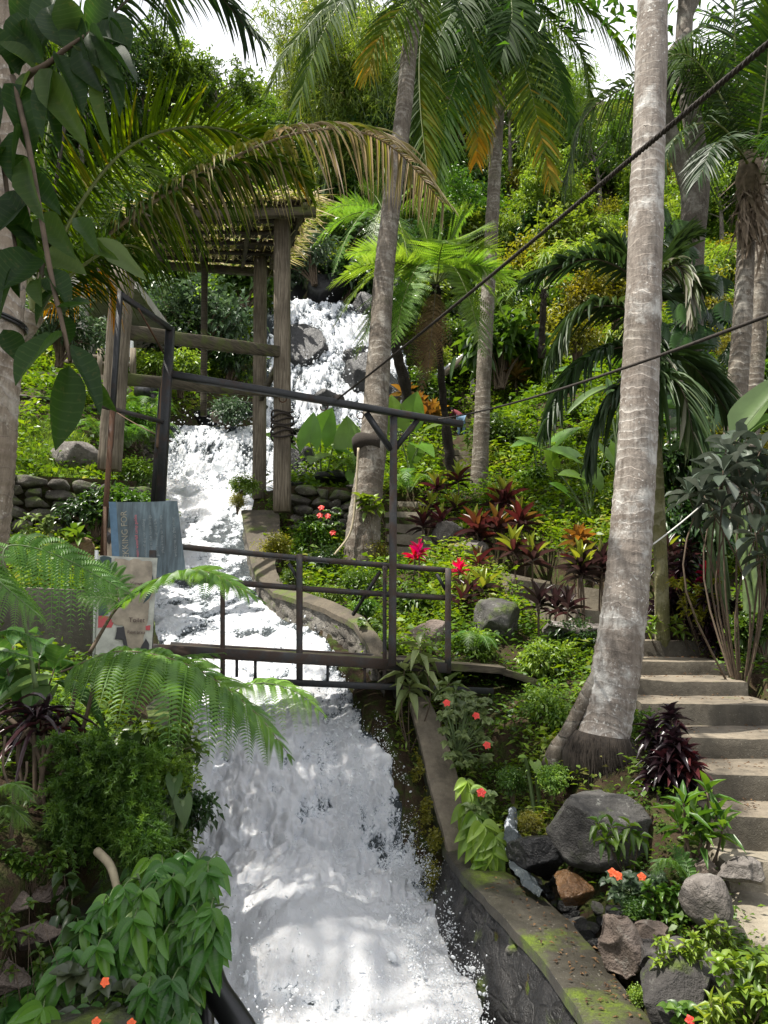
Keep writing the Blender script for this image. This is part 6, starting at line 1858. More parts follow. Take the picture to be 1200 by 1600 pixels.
leaves(b, T_KITE2, p, rand_unit(n) * A(1, 1, .5), A(0, 0, 1) + rng.normal(0, .4, (n, 3)), rng.uniform(.2, .35, n), rng.uniform(.08, .14, n), rng.random(n), .2)
link("crown", b.mesh("crown", m_mid), t)
# split-leaved climber on it
def split_leaf():
    """a deeply cut leaf made as one blade: midrib plus finger lobes"""
    V, Fs = [], []
    rows = 9
    for sg in (-1, 1):
        for k in range(rows):
            y0 = -.12 + k / rows * .95; y1 = y0 + .085
            w = math.sin(math.pi * (k + 1.2) / (rows + 1.4)) ** .7
            b = len(V)
            V += [[0, y0, 0], [0, y1, 0], [sg * w * .55, y1 + .10, .06], [sg * w * .55, y0 + .06, .06], [sg * w, y0 + .26, -.04], [sg * w * .97, y0 + .17, -.04]]
            Fs += [[b, b + 1, b + 2, b + 3], [b + 3, b + 2, b + 4, b + 5]] if sg < 0 else [[b, b + 3, b + 2, b + 1], [b + 3, b + 5, b + 4, b + 2]]
    V += [[-.05, -.12, 0.005], [.05, -.12, .005], [.02, 1, -.02], [-.02, 1, -.02]]; n = len(V); Fs += [[n - 4, n - 3, n - 2, n - 1]]
    return np.array(V, float), np.array(Fs)
T_SPLIT = split_leaf()
a = Acc()
for (u, v) in ((1045, 420), (1062, 470), (1090, 480), (1050, 500), (1100, 520), (1075, 545), (1115, 500), (1060, 570), (1110, 560), (1085, 600), (1120, 590), (1140, 540), (1130, 470), (1098, 430), (1120, 440), (1050, 350), (1045, 330), (1055, 380), (1092, 570), (1070, 620), (1105, 625), (1080, 510)):
    for k in range(2):
        q = P(u + rng.normal(0, 6), v + rng.normal(0, 8), 12.2 + rng.normal(0, .2))
        leaves(a, T_SPLIT, q, A(rng.normal(0, .5), -.25, -.8), A(rng.normal(0, .4), -1, .45), rng.uniform(.38, .52), rng.uniform(.4, .5), rng.random(), .1)
ob = a.obj("climbing_plant", m_dark, None); tag(ob, "climber with split dark leaves hanging on the leaning grey tree", "plant")

# ------------------------------------------------------------------ ground cover nobody could count
def ground_cover():
    a = Acc()
    N = 120000
    y = 2.0 + 34 * rng.random(N) ** 1.9
    x = (rng.random(N) * 2 - 1) * (.60 * y + .5)
    z = height(x, y)
    xl, xr, zw = stream(y)
    ok = ~((x > xl - .12) & (x < xr + .25) & (y < 27))
    for x0, x1, y0, y1, zz in BOXES: ok &= ~((x > x0 - .02) & (x < x1) & (y > y0) & (y < y1))
    for inn, out in WALLS + [(_in3_, _out3_)]:
        inn, out = np.array(inn), np.array(out); mid = (inn + out) / 2; hw = np.linalg.norm((inn - out)[:, :2], axis=1) / 2
        for p, q, ha, hb in zip(mid[:-1], mid[1:], hw[:-1], hw[1:]):
            ab = q[:2] - p[:2]; t = np.clip(((x - p[0]) * ab[0] + (y - p[1]) * ab[1]) / (ab @ ab), 0, 1)
            ok &= np.hypot(x - p[0] - t * ab[0], y - p[1] - t * ab[1]) > ha + .02
    ok &= ~((x > 1.55) & (x < 2.3) & (y > 5.45) & (y < 6.25) & (rng.random(N) < .85))
    ok &= ~((x > 1.9) & (x < 3.4) & (y > 19.5) & (y < 24.6))
    # the wet gully and the bare soil of the near bank stay thin
    gul = np.exp(-((x - np.interp(y, [4, 4.6, 5.2, 6], [1.25, 1.3, 1.15, 1.0])) / .25) ** 2) * ((y > 3.5) & (y < 6.1))
    ok &= rng.random(N) > gul * 1.1
    ok &= ~((x < -.3) & (y < 3.4) & (rng.random(N) < .6))
    cl = fbm(np.stack([x * .8, y * .8, y * 0], -1), 4)
    ok &= rng.random(N) < np.clip(.75 + cl * 1.6, .12, 1)
    x, y, z, cl = x[ok], y[ok], z[ok], cl[ok]
    n = len(x); per = 7
    sz = np.clip(.011 + .0068 * y, .018, .16) * rng.lognormal(0, .22, n)
    base = np.stack([x, y, z], -1)
    p = np.repeat(base, per, 0) + rng.normal(0, 1, (n * per, 3)) * np.repeat(sz, per)[:, None] * A(1.0, 1.0, .5) + A(0, 0, 1) * (np.repeat(sz, per) * rng.uniform(.0, 1.7, n * per))[:, None]
    d = unit(rng.normal(size=(n * per, 3)) * A(1, 1, .35) + A(0, 0, .25))
    nr = unit(A(0, 0, 1) + rng.normal(0, .4, (n * per, 3)))
    L = np.repeat(sz, per) * rng.uniform(.7, 1.3, n * per)
    tone = np.clip(np.repeat(.45 + cl * .7 + rng.normal(0, .12, n), per) + rng.normal(0, .12, n * per), 0, 1)
    leaves(a, T_KITE, p, d, nr, L, L * np.repeat(rng.uniform(.22, .6, n), per), tone, .2)
    o = a.obj("undergrowth", m_herb)
    tag(o, "low leafy ground cover spreading over the banks and the hill", "undergrowth", None, "stuff")


_in3_, _out3_ = _in3, _out3
ground_cover()


def grass(label, pts, n, h, m=m_lime, w=.006):
    a = Acc(); pts = np.array(pts)
    tri = rng.integers(0, len(pts) - 2, n); s, t = rng.random(n), rng.random(n); f = s + t > 1; s[f], t[f] = 1 - s[f], 1 - t[f]
    p = pts[0] + (pts[tri + 1] - pts[0]) * s[:, None] + (pts[tri + 2] - pts[0]) * t[:, None]
    p[:, 2] = height(p[:, 0], p[:, 1])
    d = unit(A(0, 0, 1) + rng.normal(0, .45, (n, 3)))
    leaves(a, T_BLADE, p, d, rand_unit(n), h * rng.uniform(.5, 1.3, n), w, rng.uniform(.3, 1, n), .25)
    return tag(a.obj("grass", m), label, "grass", None, "stuff")


grass("short bright grass on the little lawn between the terrace walls", chain((-40, 738, 10.2), (-40, 690, 11.8), (140, 690, 11.9), (140, 738, 10.4)), 9000, .16, w=.012)
# ------------------------------------------------------------------ cordylines and other bedding plants
def ground_at(q):
    return float(height(q[0], q[1]))


def cordyline(label, u, v, Y, size, pal=.45, fresh=.0, n=18, m=None, stems=1, name="cordyline", spread=.0, wid=.16, cat="plant", group=None, ymax=.85):
    """strap-leaved rosettes on thin canes; pal: how red the outer leaves are, fresh: how yellow-green the young ones are"""
    c0 = P(u, v, Y); g = ground_at(c0)
    z0 = min(g, c0[2] - .15)
    t = thing(name, label, cat, (c0[0], Y, z0), group)
    for s in range(stems):
        c = c0 + (A(rng.normal(0, spread), rng.normal(0, spread), rng.normal(0, spread * .6)) if s else 0)
        foot = A(c[0] + rng.normal(0, .05), c[1] + rng.normal(0, .05), max(z0, c[2] - 1.3) - .05)
        a = Acc(); tube(a, catmull([foot, (foot + c) / 2 + A(rng.normal(0, .03), 0, 0), c], 12), np.linspace(.016, .012, 12), 7, .5, 0, True, .1); a.obj("cane", m_twig, t)
        k = np.arange(n); f = k / (n - 1)                 # 0 = youngest, upright
        az = k * 2.39996 + rng.uniform(0, 6.28); el = np.radians(82 - 85 * f ** .8 + rng.normal(0, 6, n))
        d = np.stack([np.cos(az) * np.cos(el), np.sin(az) * np.cos(el), np.sin(el)], -1)
        nr = np.stack([-np.cos(az) * np.sin(el), -np.sin(az) * np.sin(el), np.cos(el)], -1)
        L = size * (.62 + .45 * np.sin(math.pi * np.clip(f * .8 + .2, 0, 1))) * rng.uniform(.85, 1.1, n)
        r = np.where(f < fresh, rng.uniform(ymax, 1.0, n), np.clip(pal * (1.25 - f) + rng.normal(0, .10, n), .02, .75))
        a = Acc(); pos = c + d * .02 - A(0, 0, 1) * (f * size * .35)[:, None]
        leaves(a, T_STRAP, pos, d, nr, L, L * wid * 1.35, r, .22 * f + .08)
        a.obj("leaf_rosette", m or m_cord, t)
    return t


CORD = [
    ("crimson cordyline with yellow top leaves, directly left of the tree fern trunk foot", 683, 760, 15.0, .50, .5, .35, 20, None, 3, .28),
    ("cordyline clump with lime top leaves just under the distant stone steps", 672, 790, 14.0, .48, .5, .4, 18, None, 2, .22),
    ("dark red cordyline behind the pink-red bract plant", 690, 815, 13.2, .50, .45, .12, 18, None, 2, .2),
    ("spreading crimson cordyline with pale drooping lower leaves, beside the thin palm foot", 745, 822, 12.2, .55, .62, .1, 24, None, 2, .14),
    ("tall crimson cordyline crown, the highest of the red clump under the slim palm", 790, 775, 12.8, .55, .52, .28, 20, None, 2, .22),
    ("deep red cordyline in the middle of the clump, with upright orange-red leaves", 812, 812, 12.2, .58, .62, .1, 24, None, 2, .22),
    ("cordyline with lime-yellow heart leaves at the front of the red clump", 802, 855, 10.9, .50, .5, .42, 20, None, 1, .1),
    ("maroon and yellow cordyline next to the lime-hearted one", 832, 868, 10.8, .50, .42, .35, 20, None, 1, .1),
    ("bronze cordyline with a lemon-yellow heart left of the lichened trunk", 908, 890, 9.4, .45, .25, .38, 24, None, 2, .15),
    ("dark bronze cordyline touching the lichened trunk", 940, 880, 9.6, .45, .25, .05, 22, None, 2, .14),
    ("grey-green cordyline with drooping dull leaves low in the bed", 842, 938, 9.2, .42, .12, .0, 16, None, 1, .1),
    ("small green-topped cordyline on a bare cane between the rocks", 755, 915, 10.0, .40, .18, .5, 16, None, 1, .1),
    ("bronze cordyline right of the footbridge end post", 722, 940, 9.6, .38, .28, .15, 18, None, 2, .14),
    ("orange-brown cordyline behind the footbridge end post", 748, 878, 11.0, .40, .66, .0, 14, None, 1, .1),
    ("maroon cordyline low beside the pale angular boulder", 888, 945, 8.9, .38, .18, .0, 16, None, 2, .12),
    ("dull purple cordyline in the shade right of the lichened trunk", 1045, 880, 9.8, .36, .2, .1, 16, None, 2, .12),
    ("bronze cordyline between the stair top and the grey-leaved shrub", 1070, 868, 9.8, .36, .4, .1, 14, None, 1, .1),
]
for (lab, u, v, Y, s, pal, fr, n, m, st, sp) in CORD:
    cordyline(lab, u, v, Y, s * .80, pal, fr, n, m, st, "cordyline", sp)
cordyline("orange croton with a glowing rosette of leaves left of the lichened trunk", 905, 845, 10.2, .27, .8, .6, 20, m_cord_org, 2, "croton", .12, .26, ymax=.6)
cordyline("pink-red bract plant right of the tall gantry post", 655, 862, 10.6, .21, .8, .5, 12, m_cord_red, 2, "bract_plant", .08, .22, ymax=.5)
cordyline("scarlet-hearted plant behind the footbridge handrail's right end", 716, 888, 10.4, .17, .8, .4, 12, m_cord_red, 2, "bract_plant", .08, .2, ymax=.4)
cordyline("orange-red shrub glowing beside the waterfall's right foot", 655, 632, 20, .5, .7, .5, 20, m_cord_org, 4, "croton", .35, .25, ymax=.5)
cordyline("rusty orange dracaena by the far hut's posts", 806, 583, 24, .7, .7, .3, 20, m_cord_org, 2, "dracaena", .3, .16, ymax=.5)
cordyline("magenta-red bract plant in the shade right of the stair top", 1105, 903, 9.0, .20, .55, .5, 12, m_cord_red, 2, "bract_plant", .08, .26, ymax=.4)
for (lab, u, v, Y, s, n, st, sp) in (
        ("tall purple-black leafy shrub by the steps, below the lichened palm foot", 1046, 1195, 5.5, .16, 26, 26, .12),
        ("dark maroon leafy shrub against the wall right of the stair top", 1058, 930, 9.2, .20, 22, 26, .22),
        ("purple-black round shrub beside the upper right edge of the steps", 1128, 985, 8.6, .17, 22, 24, .17)):
    q = P(u, v, Y); g = ground_at(q)
    t = thing("purple_shrub", lab, "shrub", (q[0], Y, g))
    a, b = Acc(), Acc()
    for k in range(st):
        c = q + rng.normal(0, 1, 3) * A(sp * .75, sp * .6, sp * 1.15)
        tube(b, catmull([A(q[0] + rng.normal(0, .03), Y, min(g, q[2] - .3) - .05), (q * A(1, 1, 0) + A(0, 0, g) + c) / 2, c], 6), .007, 5)
        f = np.linspace(0, 1, n); az = np.arange(n) * 2.4; el = np.radians(70 - 95 * f)
        d = np.stack([np.cos(az) * np.cos(el), np.sin(az) * np.cos(el), np.sin(el)], -1)
        leaves(a, T_LANCE, np.repeat(c[None], n, 0) - A(0, 0, 1) * (f * s * .6)[:, None], d, A(0, 0, 1), s * rng.uniform(.7, 1.1, n), s * .34, np.clip(rng.normal(.4, .2, n) + (.5 if k % 7 == 0 else 0), 0, 1), .3)
    b.obj("stems", m_twig, t); a.obj("foliage", m_purple, t)

# ------------------------------------------------------------------ elephant ears
def ear_tpl(rows=9):
    V, Fs = [], []
    ys_ = np.concatenate([np.linspace(-.34, 0, 4), np.linspace(.1, 1, rows)])
    for sg in (-1, 1):
        b = len(V)
        for y in ys_:
            inner = 0.0 if y >= 0 else .06 + .30 * (-y / .34) ** 1.0
            outer = .5 * math.sqrt(max(0, 1 - ((y - .05) / .42) ** 2)) if y < .05 else .5 * (1 - ((y - .05) / .95) ** 1.7)
            outer = max(outer, inner + .01)
            for k in range(4):
                x = inner + (outer - inner) * k / 3
                V.append([sg * x * 2, y, .12 * x + .03 * math.sin(y * 22 + k) * x - .10 * y * y])
        n = len(ys_)
        for i in range(n - 1):
            for k in range(3):
                q = [b + i * 4 + k, b + i * 4 + k + 1, b + (i + 1) * 4 + k + 1, b + (i + 1) * 4 + k]
                Fs.append(q if sg > 0 else q[::-1])
    return np.array(V, float), np.array(Fs)


T_EAR = ear_tpl()


def elephant_ear(label, root, lvs, m=None, name="elephant_ear"):
    """lvs: u, v, Y of the leaf's stalk end, length m, heading (dx, dz), facing, tone"""
    q = P(*root); g = min(ground_at(q), q[2])
    t = thing(name, label, "plant", (q[0], q[1], g))
    for (u, v, Y, L, dx, dy, dz, nx, ny, nz, r) in lvs:
        c = P(u, v, Y); d = unit(A(dx, dy, dz)); a = Acc()
        base = A(q[0] + rng.normal(0, .05), q[1] + rng.normal(0, .05), g)
        tube(a, catmull([base, (base + c) / 2 + A(0, .05, .12), c], 14), np.linspace(.022, .011, 14), 7, .5, 1)
        leaves(a, T_EAR, c, d, unit(A(nx, ny, nz)), L, L * .82, r, .1)
        a.obj("leaf", [m or m_ear, m_stem_green], t)
    return t


elephant_ear("elephant ear with a tall lit leaf right of the square timber post", (505, 765, 15.6), [(484, 690, 15.4, .75, .05, 0, 1, -.4, -.9, .2, .75), (500, 680, 15.8, .8, .35, .1, .9, .5, -.8, .3, .55), (452, 690, 15.3, .6, -.6, -.2, .25, -.2, -.7, .7, .5), (500, 715, 15.0, .62, -.2, -.8, -.2, 0, -.3, 1, .9), (520, 700, 15.2, .5, .8, -.3, -.2, .3, -.5, .8, .4), (488, 745, 15.2, .4, .2, -.4, -.7, 0, -.8, .5, .5)])
elephant_ear("elephant ear with one bright upright leaf left of the leaning palm", (548, 765, 15.3), [(545, 698, 15.2, .78, -.05, 0, 1, .1, -.95, .15, .8), (572, 700, 15.5, .6, .5, .1, .6, .5, -.8, .3, .3), (520, 712, 14.8, .6, -.5, -.6, -.1, 0, -.4, 1, .95), (555, 740, 14.9, .5, .1, -.6, -.8, -.1, -.8, .5, .9)])
elephant_ear("elephant ear behind the forked gantry post, three hanging leaves", (640, 730, 16.5), [(618, 665, 16.5, .85, -.1, 0, 1, .1, -.95, .1, .6), (640, 655, 16.6, .8, .25, 0, .95, .2, -.95, .1, .7), (665, 672, 16.2, .5, .5, -.4, .2, .2, -.6, .7, .95), (655, 695, 16, .62, .4, -.6, -.35, .2, -.6, .8, .45), (650, 700, 16.4, .5, -.2, -.2, -.9, .1, -.9, .2, .5)])
elephant_ear("bright elephant ear with a tall translucent leaf left of the lichened trunk", (925, 800, 12.8), [(925, 755, 12.7, .55, .0, 0, 1, .3, -.9, .2, .85), (900, 715, 13, .6, -.7, -.2, .3, -.3, -.6, .7, .85), (905, 745, 12.6, .5, -.6, -.4, .1, 0, -.6, .7, .55), (950, 700, 12.9, .55, .3, -.4, -.8, .2, -.7, .5, .3), (865, 730, 13, .5, -.3, -.5, .4, -.1, -.8, .4, .7), (885, 770, 12.4, .45, -.5, -.4, .3, 0, -.7, .7, .35)])
elephant_ear("elephant ear among the bushes below the hillside, pale long leaves", (850, 730, 16), [(845, 700, 16, .7, -.6, -.3, .3, -.1, -.6, .8, .8), (870, 690, 16.2, .65, .5, -.3, .4, .1, -.6, .8, .7), (830, 690, 16, .5, -.8, -.2, -.1, 0, -.6, .8, .6)])
elephant_ear("single heart-shaped pale leaf standing in the weeds below the lichened palm", (836, 1205, 6.2), [(836, 1192, 6.15, .115, .1, -.7, -.6, 0, -.5, .9, .95), (820, 1182, 6.2, .07, -.6, -.3, .1, 0, -.4, .9, .9)], m_ear, "caladium")
elephant_ear("heart-leaved climber over the channel edge under the big fern", (275, 1240, 2.85), [(272, 1215, 2.8, .075, .15, -.5, -.8, .3, -.8, .5, .3), (285, 1250, 2.78, .085, .25, -.3, -1, .5, -.8, .3, .35), (262, 1270, 2.75, .06, -.1, -.5, -.8, .2, -.8, .5, .3), (240, 1285, 2.7, .07, -.6, -.4, -.3, -.2, -.7, .7, .85), (205, 1150, 2.85, .09, .2, -.6, -.5, .3, -.7, .6, .1), (258, 1300, 2.72, .06, .2, -.4, -.9, .3, -.8, .4, .4)], m_mid, "heart_leaf_vine")

# ------------------------------------------------------------------ banana plants
T_BAN = tpl(14, lambda t: max(.04, (min(1, .25 + 3.0 * t)) * (1 - t ** 4) ** .7), 5, .18, 0.0)


def banana(label, root, lvs, canes=3, r=.05):
    q = P(*root); g = ground_at(q)
    t = thing("banana_plant", label, "plant", (q[0], q[1], g))
    tops = []
    for k in range(canes):
        b = A(q[0] + rng.normal(0, .12), q[1] + rng.normal(0, .12), g - .1); l = lvs[k % len(lvs)]; c = P(l[0], l[1], l[2])
        a = Acc(); tube(a, catmull([b, (b * .6 + c * .4) + A(0, 0, .2), c], 16), np.linspace(r, .018, 16), 9); a.obj("stem", m_stem_green, t)
    for (u, v, Y, u2, v2, Y2, w, sagv, r_, torn) in lvs:
        p0, p1 = P(u, v, Y), P(u2, v2, Y2); L = np.linalg.norm(p1 - p0); d = (p1 - p0) / L
        nr = unit(A(0, -.55, .85) - d * np.dot(d, A(0, -.55, .85)))
        a = Acc(); leaves(a, T_BAN, p0, d, nr, L, w, r_, sagv, wave=.012)
        if torn:
            V = a.v[-1]; V += np.stack([fbm(V * 14, 2), fbm(V * 14 + 5, 2), fbm(V * 18 + 9, 2) * 1.6], -1) * .05
        tube(a, [p0, p0 * .5 + p1 * .5 - A(0, 0, sagv * L * .25), p1 - A(0, 0, sagv * L)], [.012, .008, .003], 5, .9, 1)
        a.obj("leaf", [m_banana, m_stem_green], t)
    return t


banana("banana plant behind the grey-leaved shrub with one glowing yellow-green leaf", (1120, 1000, 8.8), [(1094, 730, 8.7, 1078, 652, 8.6, .26, .0, 1.0, 0), (1118, 735, 8.9, 1092, 672, 8.9, .34, .05, .35, 0), (1115, 655, 8.8, 1022, 662, 8.6, .18, .10, .95, 1), (1100, 645, 9.0, 1010, 628, 9.1, .24, .10, .6, 0), (1105, 700, 9.0, 1042, 690, 8.8, .22, .25, .4, 0), (1110, 720, 9, 1150, 690, 9, .2, .1, .3, 0)], 4)
banana("banana plant at the right edge with a big pale ribbed leaf", (1175, 990, 8.2), [(1148, 690, 8.2, 1225, 585, 8.0, .40, .05, .9, 0), (1160, 690, 8.2, 1215, 640, 7.9, .36, .15, .75, 0), (1130, 760, 8.3, 1105, 700, 8.5, .25, .1, .3, 0), (1160, 850, 8.2, 1195, 800, 8, .2, .2, .3, 0)], 4)
banana("small banana shoot behind the feather palm's lower fronds", (960, 700, 11.5), [(955, 640, 11.5, 948, 590, 11.5, .16, .0, .8, 0), (965, 640, 11.5, 985, 600, 11.3, .16, .1, .85, 0), (950, 605, 11.6, 885, 625, 11.4, .16, .3, .95, 0), (940, 580, 12, 865, 575, 12, .2, .08, .7, 0)], 2, .03)

# ------------------------------------------------------------------ grey-leaved waxy shrub at the right edge
def rosette_shrub(name, label, root, centres, L, W, n, m, T, seedtone=(.5, .2), el0=60, el1=-25, droop=.15, stem_r=None):
    stem_r = stem_r or min(.014, L * .05)
    q = P(*root); g = min(ground_at(q), q[2]); base = A(q[0], q[1], g - .03)
    t = thing(name, label, "shrub", (q[0], q[1], g))
    b, a = Acc(), Acc()
    for (u, v, Y) in centres:
        c = P(u, v, Y)
        mid = base * .45 + c * .55 + rng.normal(0, .22, 3) * np.linalg.norm(c - base) * .4 * A(1, .6, .2) - A(0, 0, .05)
        tube(b, catmull([base, mid, c], 10), np.linspace(stem_r, stem_r * .5, 10), 6)
        f = np.linspace(0, 1, n); az = np.arange(n) * 2.4 + rng.uniform(0, 6); el = np.radians(el0 + (el1 - el0) * f + rng.normal(0, 10, n))
        d = np.stack([np.cos(az) * np.cos(el), np.sin(az) * np.cos(el), np.sin(el)], -1)
        nr = np.stack([-np.cos(az) * np.sin(el), -np.sin(az) * np.sin(el), np.cos(el)], -1)
        leaves(a, T, np.repeat(c[None], n, 0) - A(0, 0, 1) * (f * L * .25)[:, None], d, nr, L * rng.uniform(.75, 1.12, n), W * rng.uniform(.85, 1.1, n), np.clip(rng.normal(*seedtone, n), 0, 1), np.clip(rng.normal(droop, .08, n), 0, 1))
    b.obj("stems", m_twig, t); a.obj("foliage", m, t)
    return t


rosette_shrub("waxy_shrub", "grey-green waxy-leaved shrub with forking stems at the right edge above the steps", (1150, 990, 7.6),
              [(1095, 765, 7.3), (1075, 770, 7.5), (1135, 700, 7.4), (1150, 720, 7.2), (1165, 690, 7.6), (1190, 700, 7.3), (1130, 735, 7.1), (1160, 765, 7.2), (1185, 770, 7.3), (1200, 735, 7.4), (1128, 790, 7.2), (1150, 685, 7.8), (1180, 830, 7.0), (1198, 860, 7.1), (1110, 735, 7.6), (1195, 800, 7.6)], .30, .115, 10, m_plumeria, T_OBOV, (.55, .25), 55, -45, .1, .012)
rosette_shrub("lime_shrub", "yellow-green small-leaved shrub beside the top of the concrete steps", (1100, 985, 8.8), [(u, v, 8.7 + rng.normal(0, .12)) for u, v in rng.normal([1095, 940], [26, 18], (34, 2))], .085, .045, 12, m_olive, T_LANCE, (.6, .2), 50, -20)
rosette_shrub("leafy_herb", "small green-leaved herb at the corner of the stair top", (1052, 990, 9.0), [(1045, 980, 8.9), (1056, 970, 8.9), (1065, 985, 8.8), (1022, 968, 8.9), (1015, 985, 8.8)], .13, .06, 8, m_lime, T_LANCE, (.6, .2))

# dark shrubs in the shade on the right and other single bushes that give the picture its masses
for (lab, kind, u, v, Y, r) in (
        ("dark leafy thicket directly right of the lichened trunk, under the banana", "dark", 1062, 830, 10.6, .75),
        ("dark thicket behind the banana stems", "dark", 1110, 850, 10.9, .8),
        ("dark shrub under the feather palm's hanging fronds", "dark", 1050, 730, 10.8, .7),
        ("dark shrub behind the husky palm's foot", "dark", 1130, 740, 11.4, .8),
        ("olive shrub glowing behind the feather palm between its fronds", "olive", 915, 470, 16.5, .9),
        ("olive bush under the feather palm's long drooping frond", "olive", 900, 530, 16, .8),
        ("yellow bush behind the lichened trunk and feather palm", "olive", 960, 460, 17, .9),
        ("shady mid-green shrub by the right picture edge above the steps", "mid", 1195, 900, 8.4, .45),
        ("mid-green shrub right of the maroon round shrub", "mid", 1185, 985, 8.0, .35),
        ("bright frangipani-like tree crown beside the far hut", "broad", 790, 545, 23.5, 1.5),
        ("pale green shrub on the sill above the middle cascade", "grey", 358, 645, 17.4, .55),
        ("lime-leaved bush behind the left gantry legs, above the cascade", "lime", 285, 580, 18.2, .75),
        ("lime-leaved bush beside the garden house downpipe", "lime", 240, 575, 17.6, .55),
        ("grey-green tree bush behind the timber shelter rails", "grey", 320, 500, 21.5, 1.7),
        ("shadowed bush under the grey-green tree at the waterfall's left", "dark", 360, 565, 21.5, .9),
        ("shadowed bush at the left under the grey-green tree", "dark", 270, 530, 21.0, 1.1),
        ("bright bush left of the upper waterfall, behind the timber posts", "mid", 385, 440, 24, 1.3),
        ("leafy bush over the cliff above the waterfall lip", "grey", 480, 400, 25.5, 1.3),
        ("dark leafy bush hanging on the waterfall cliff", "dark", 545, 430, 26, 1.4),
        ("dark bush at the right shoulder of the waterfall", "dark", 610, 480, 25.0, 1.2),
        ("white-flowered bush between the hanging branch and the garden house", "grey", 100, 510, 14.5, .9),
        ("bright bush under the garden house deck", "lime", 150, 640, 13.2, .6),
        ("fresh green bush behind the left gantry frame, above the terrace wall", "mid", 205, 660, 12.6, .5),
        ("bush drooping over the left edge of the channel behind the blue board", "mid", 190, 800, 9.6, .55),
        ("dark-leaved bush at the end of the mossy retaining wall", "dark", 150, 800, 9.4, .4),
        ("low bush by the channel's left edge above the blue board", "mid", 212, 745, 11.6, .4),
        ("fern-green bush on the wall corner under the slimmer timber post", "lime", 382, 762, 14.0, .32),
        ("mossy clump on the channel wall corner below the timber posts", "olive", 372, 785, 13.7, .24),
        ("dry yellowish bush spilling down the upper channel wall", "olive", 432, 860, 12.0, .38),
        ("herb bush left of the leaning palm's foot with dark leaves", "mid", 490, 850, 12.4, .42),
        ("dark bush under the low drystone wall", "dark", 520, 880, 11.8, .4),
        ("weedy bush at the foot of the leaning palm", "olive", 585, 870, 11.8, .34),
        ("green bush behind the footbridge between its two tall posts", "mid", 560, 925, 10.5, .40),
        ("leafy bush below the handrail right of the tall gantry post", "mid", 650, 945, 9.8, .40),
        ("lime weed bush on the slope beneath the footbridge ramp", "lime", 745, 1010, 8.8, .34),
        ("lime weed bush in front of the pale angular boulder", "lime", 850, 1030, 8.2, .34),
        ("lime bush at the left side of the lichened palm foot", "lime", 850, 1110, 7.0, .28),
        ("lime ferny bush between the lichened palm and the steps", "lime", 1005, 1140, 6.3, .24),
        ("leafy bush leaning over the thin-topped wall upstream of the bridge, near its bend", "mid", 455, 908, 10.9, .22),
        ("lime weed bush at the back of the thin-topped wall, behind the handrail post", "lime", 515, 928, 10.0, .20),
        ("dark weed bush behind the thin-topped wall at the handrail's slanting brace", "mid", 572, 950, 9.2, .20),
        ("small weed bush between the thin-topped wall and the tall gantry post", "lime", 604, 1000, 8.5, .17),
        ("leafy bush on the channel's left edge under the big fern", "mid", 235, 1165, 3.5, .20),
        ("lime-tipped bush spilling over the channel's left edge below the big fern", "lime", 250, 1215, 3.2, .15),
        ("dark bush hanging over the water beside the feathery shrub", "dark", 268, 1275, 3.0, .15),
        ("small bright bush between the feathery shrub and the vine curtain", "mid", 262, 1325, 2.8, .11),
        ("low bush between the big grey boulder and the sloping wall flank", "mid", 800, 1225, 6.3, .16),
        ("lime clump on the soil left of the big grey boulder's top", "lime", 870, 1215, 6.0, .15),
        ("small bush between the big grey boulder and the maroon shrub", "mid", 1005, 1235, 5.7, .16),
        ("small bush tucked behind the wedge-shaped rock", "mid", 1000, 1415, 4.6, .10),
        ("weed bush at the outer edge of the coping near the bottom", "lime", 1000, 1560, 3.85, .07),
        ("yellow-green weed bush in the trickle gully behind the coping", "olive", 830, 1290, 5.9, .14),
        ("dark bush against the trunk left side below the bronze cordylines", "dark", 905, 1000, 8.6, .34)):
    q = P(u, v, Y)
    put_bush(kind, q, r, lab, None, r * .95, sink=0.0)

# ------------------------------------------------------------------ near ferns
def fern(label, fronds, m=None, name="fern", stalk=None, cat="fern"):
    p0 = P(*fronds[0][0][0]); t = thing(name, label, cat, tuple(p0))
    for fr in fronds:
        pts, n, pl, kw = fr[0], fr[1], fr[2], (fr[3] if len(fr) > 3 else {})
        link("frond", fern_mesh("frond", chain(*pts), n, pl, [m or m_fern, m_twig if kw.pop("brown", False) else m_stem_green], **kw), t)
    if stalk:
        a = Acc(); tube(a, catmull(chain(*stalk), 16), np.linspace(.009, .005, 16), 7); a.obj("stalk", m_stem_green if len(stalk) < 4 else m_twig, t)
    return t


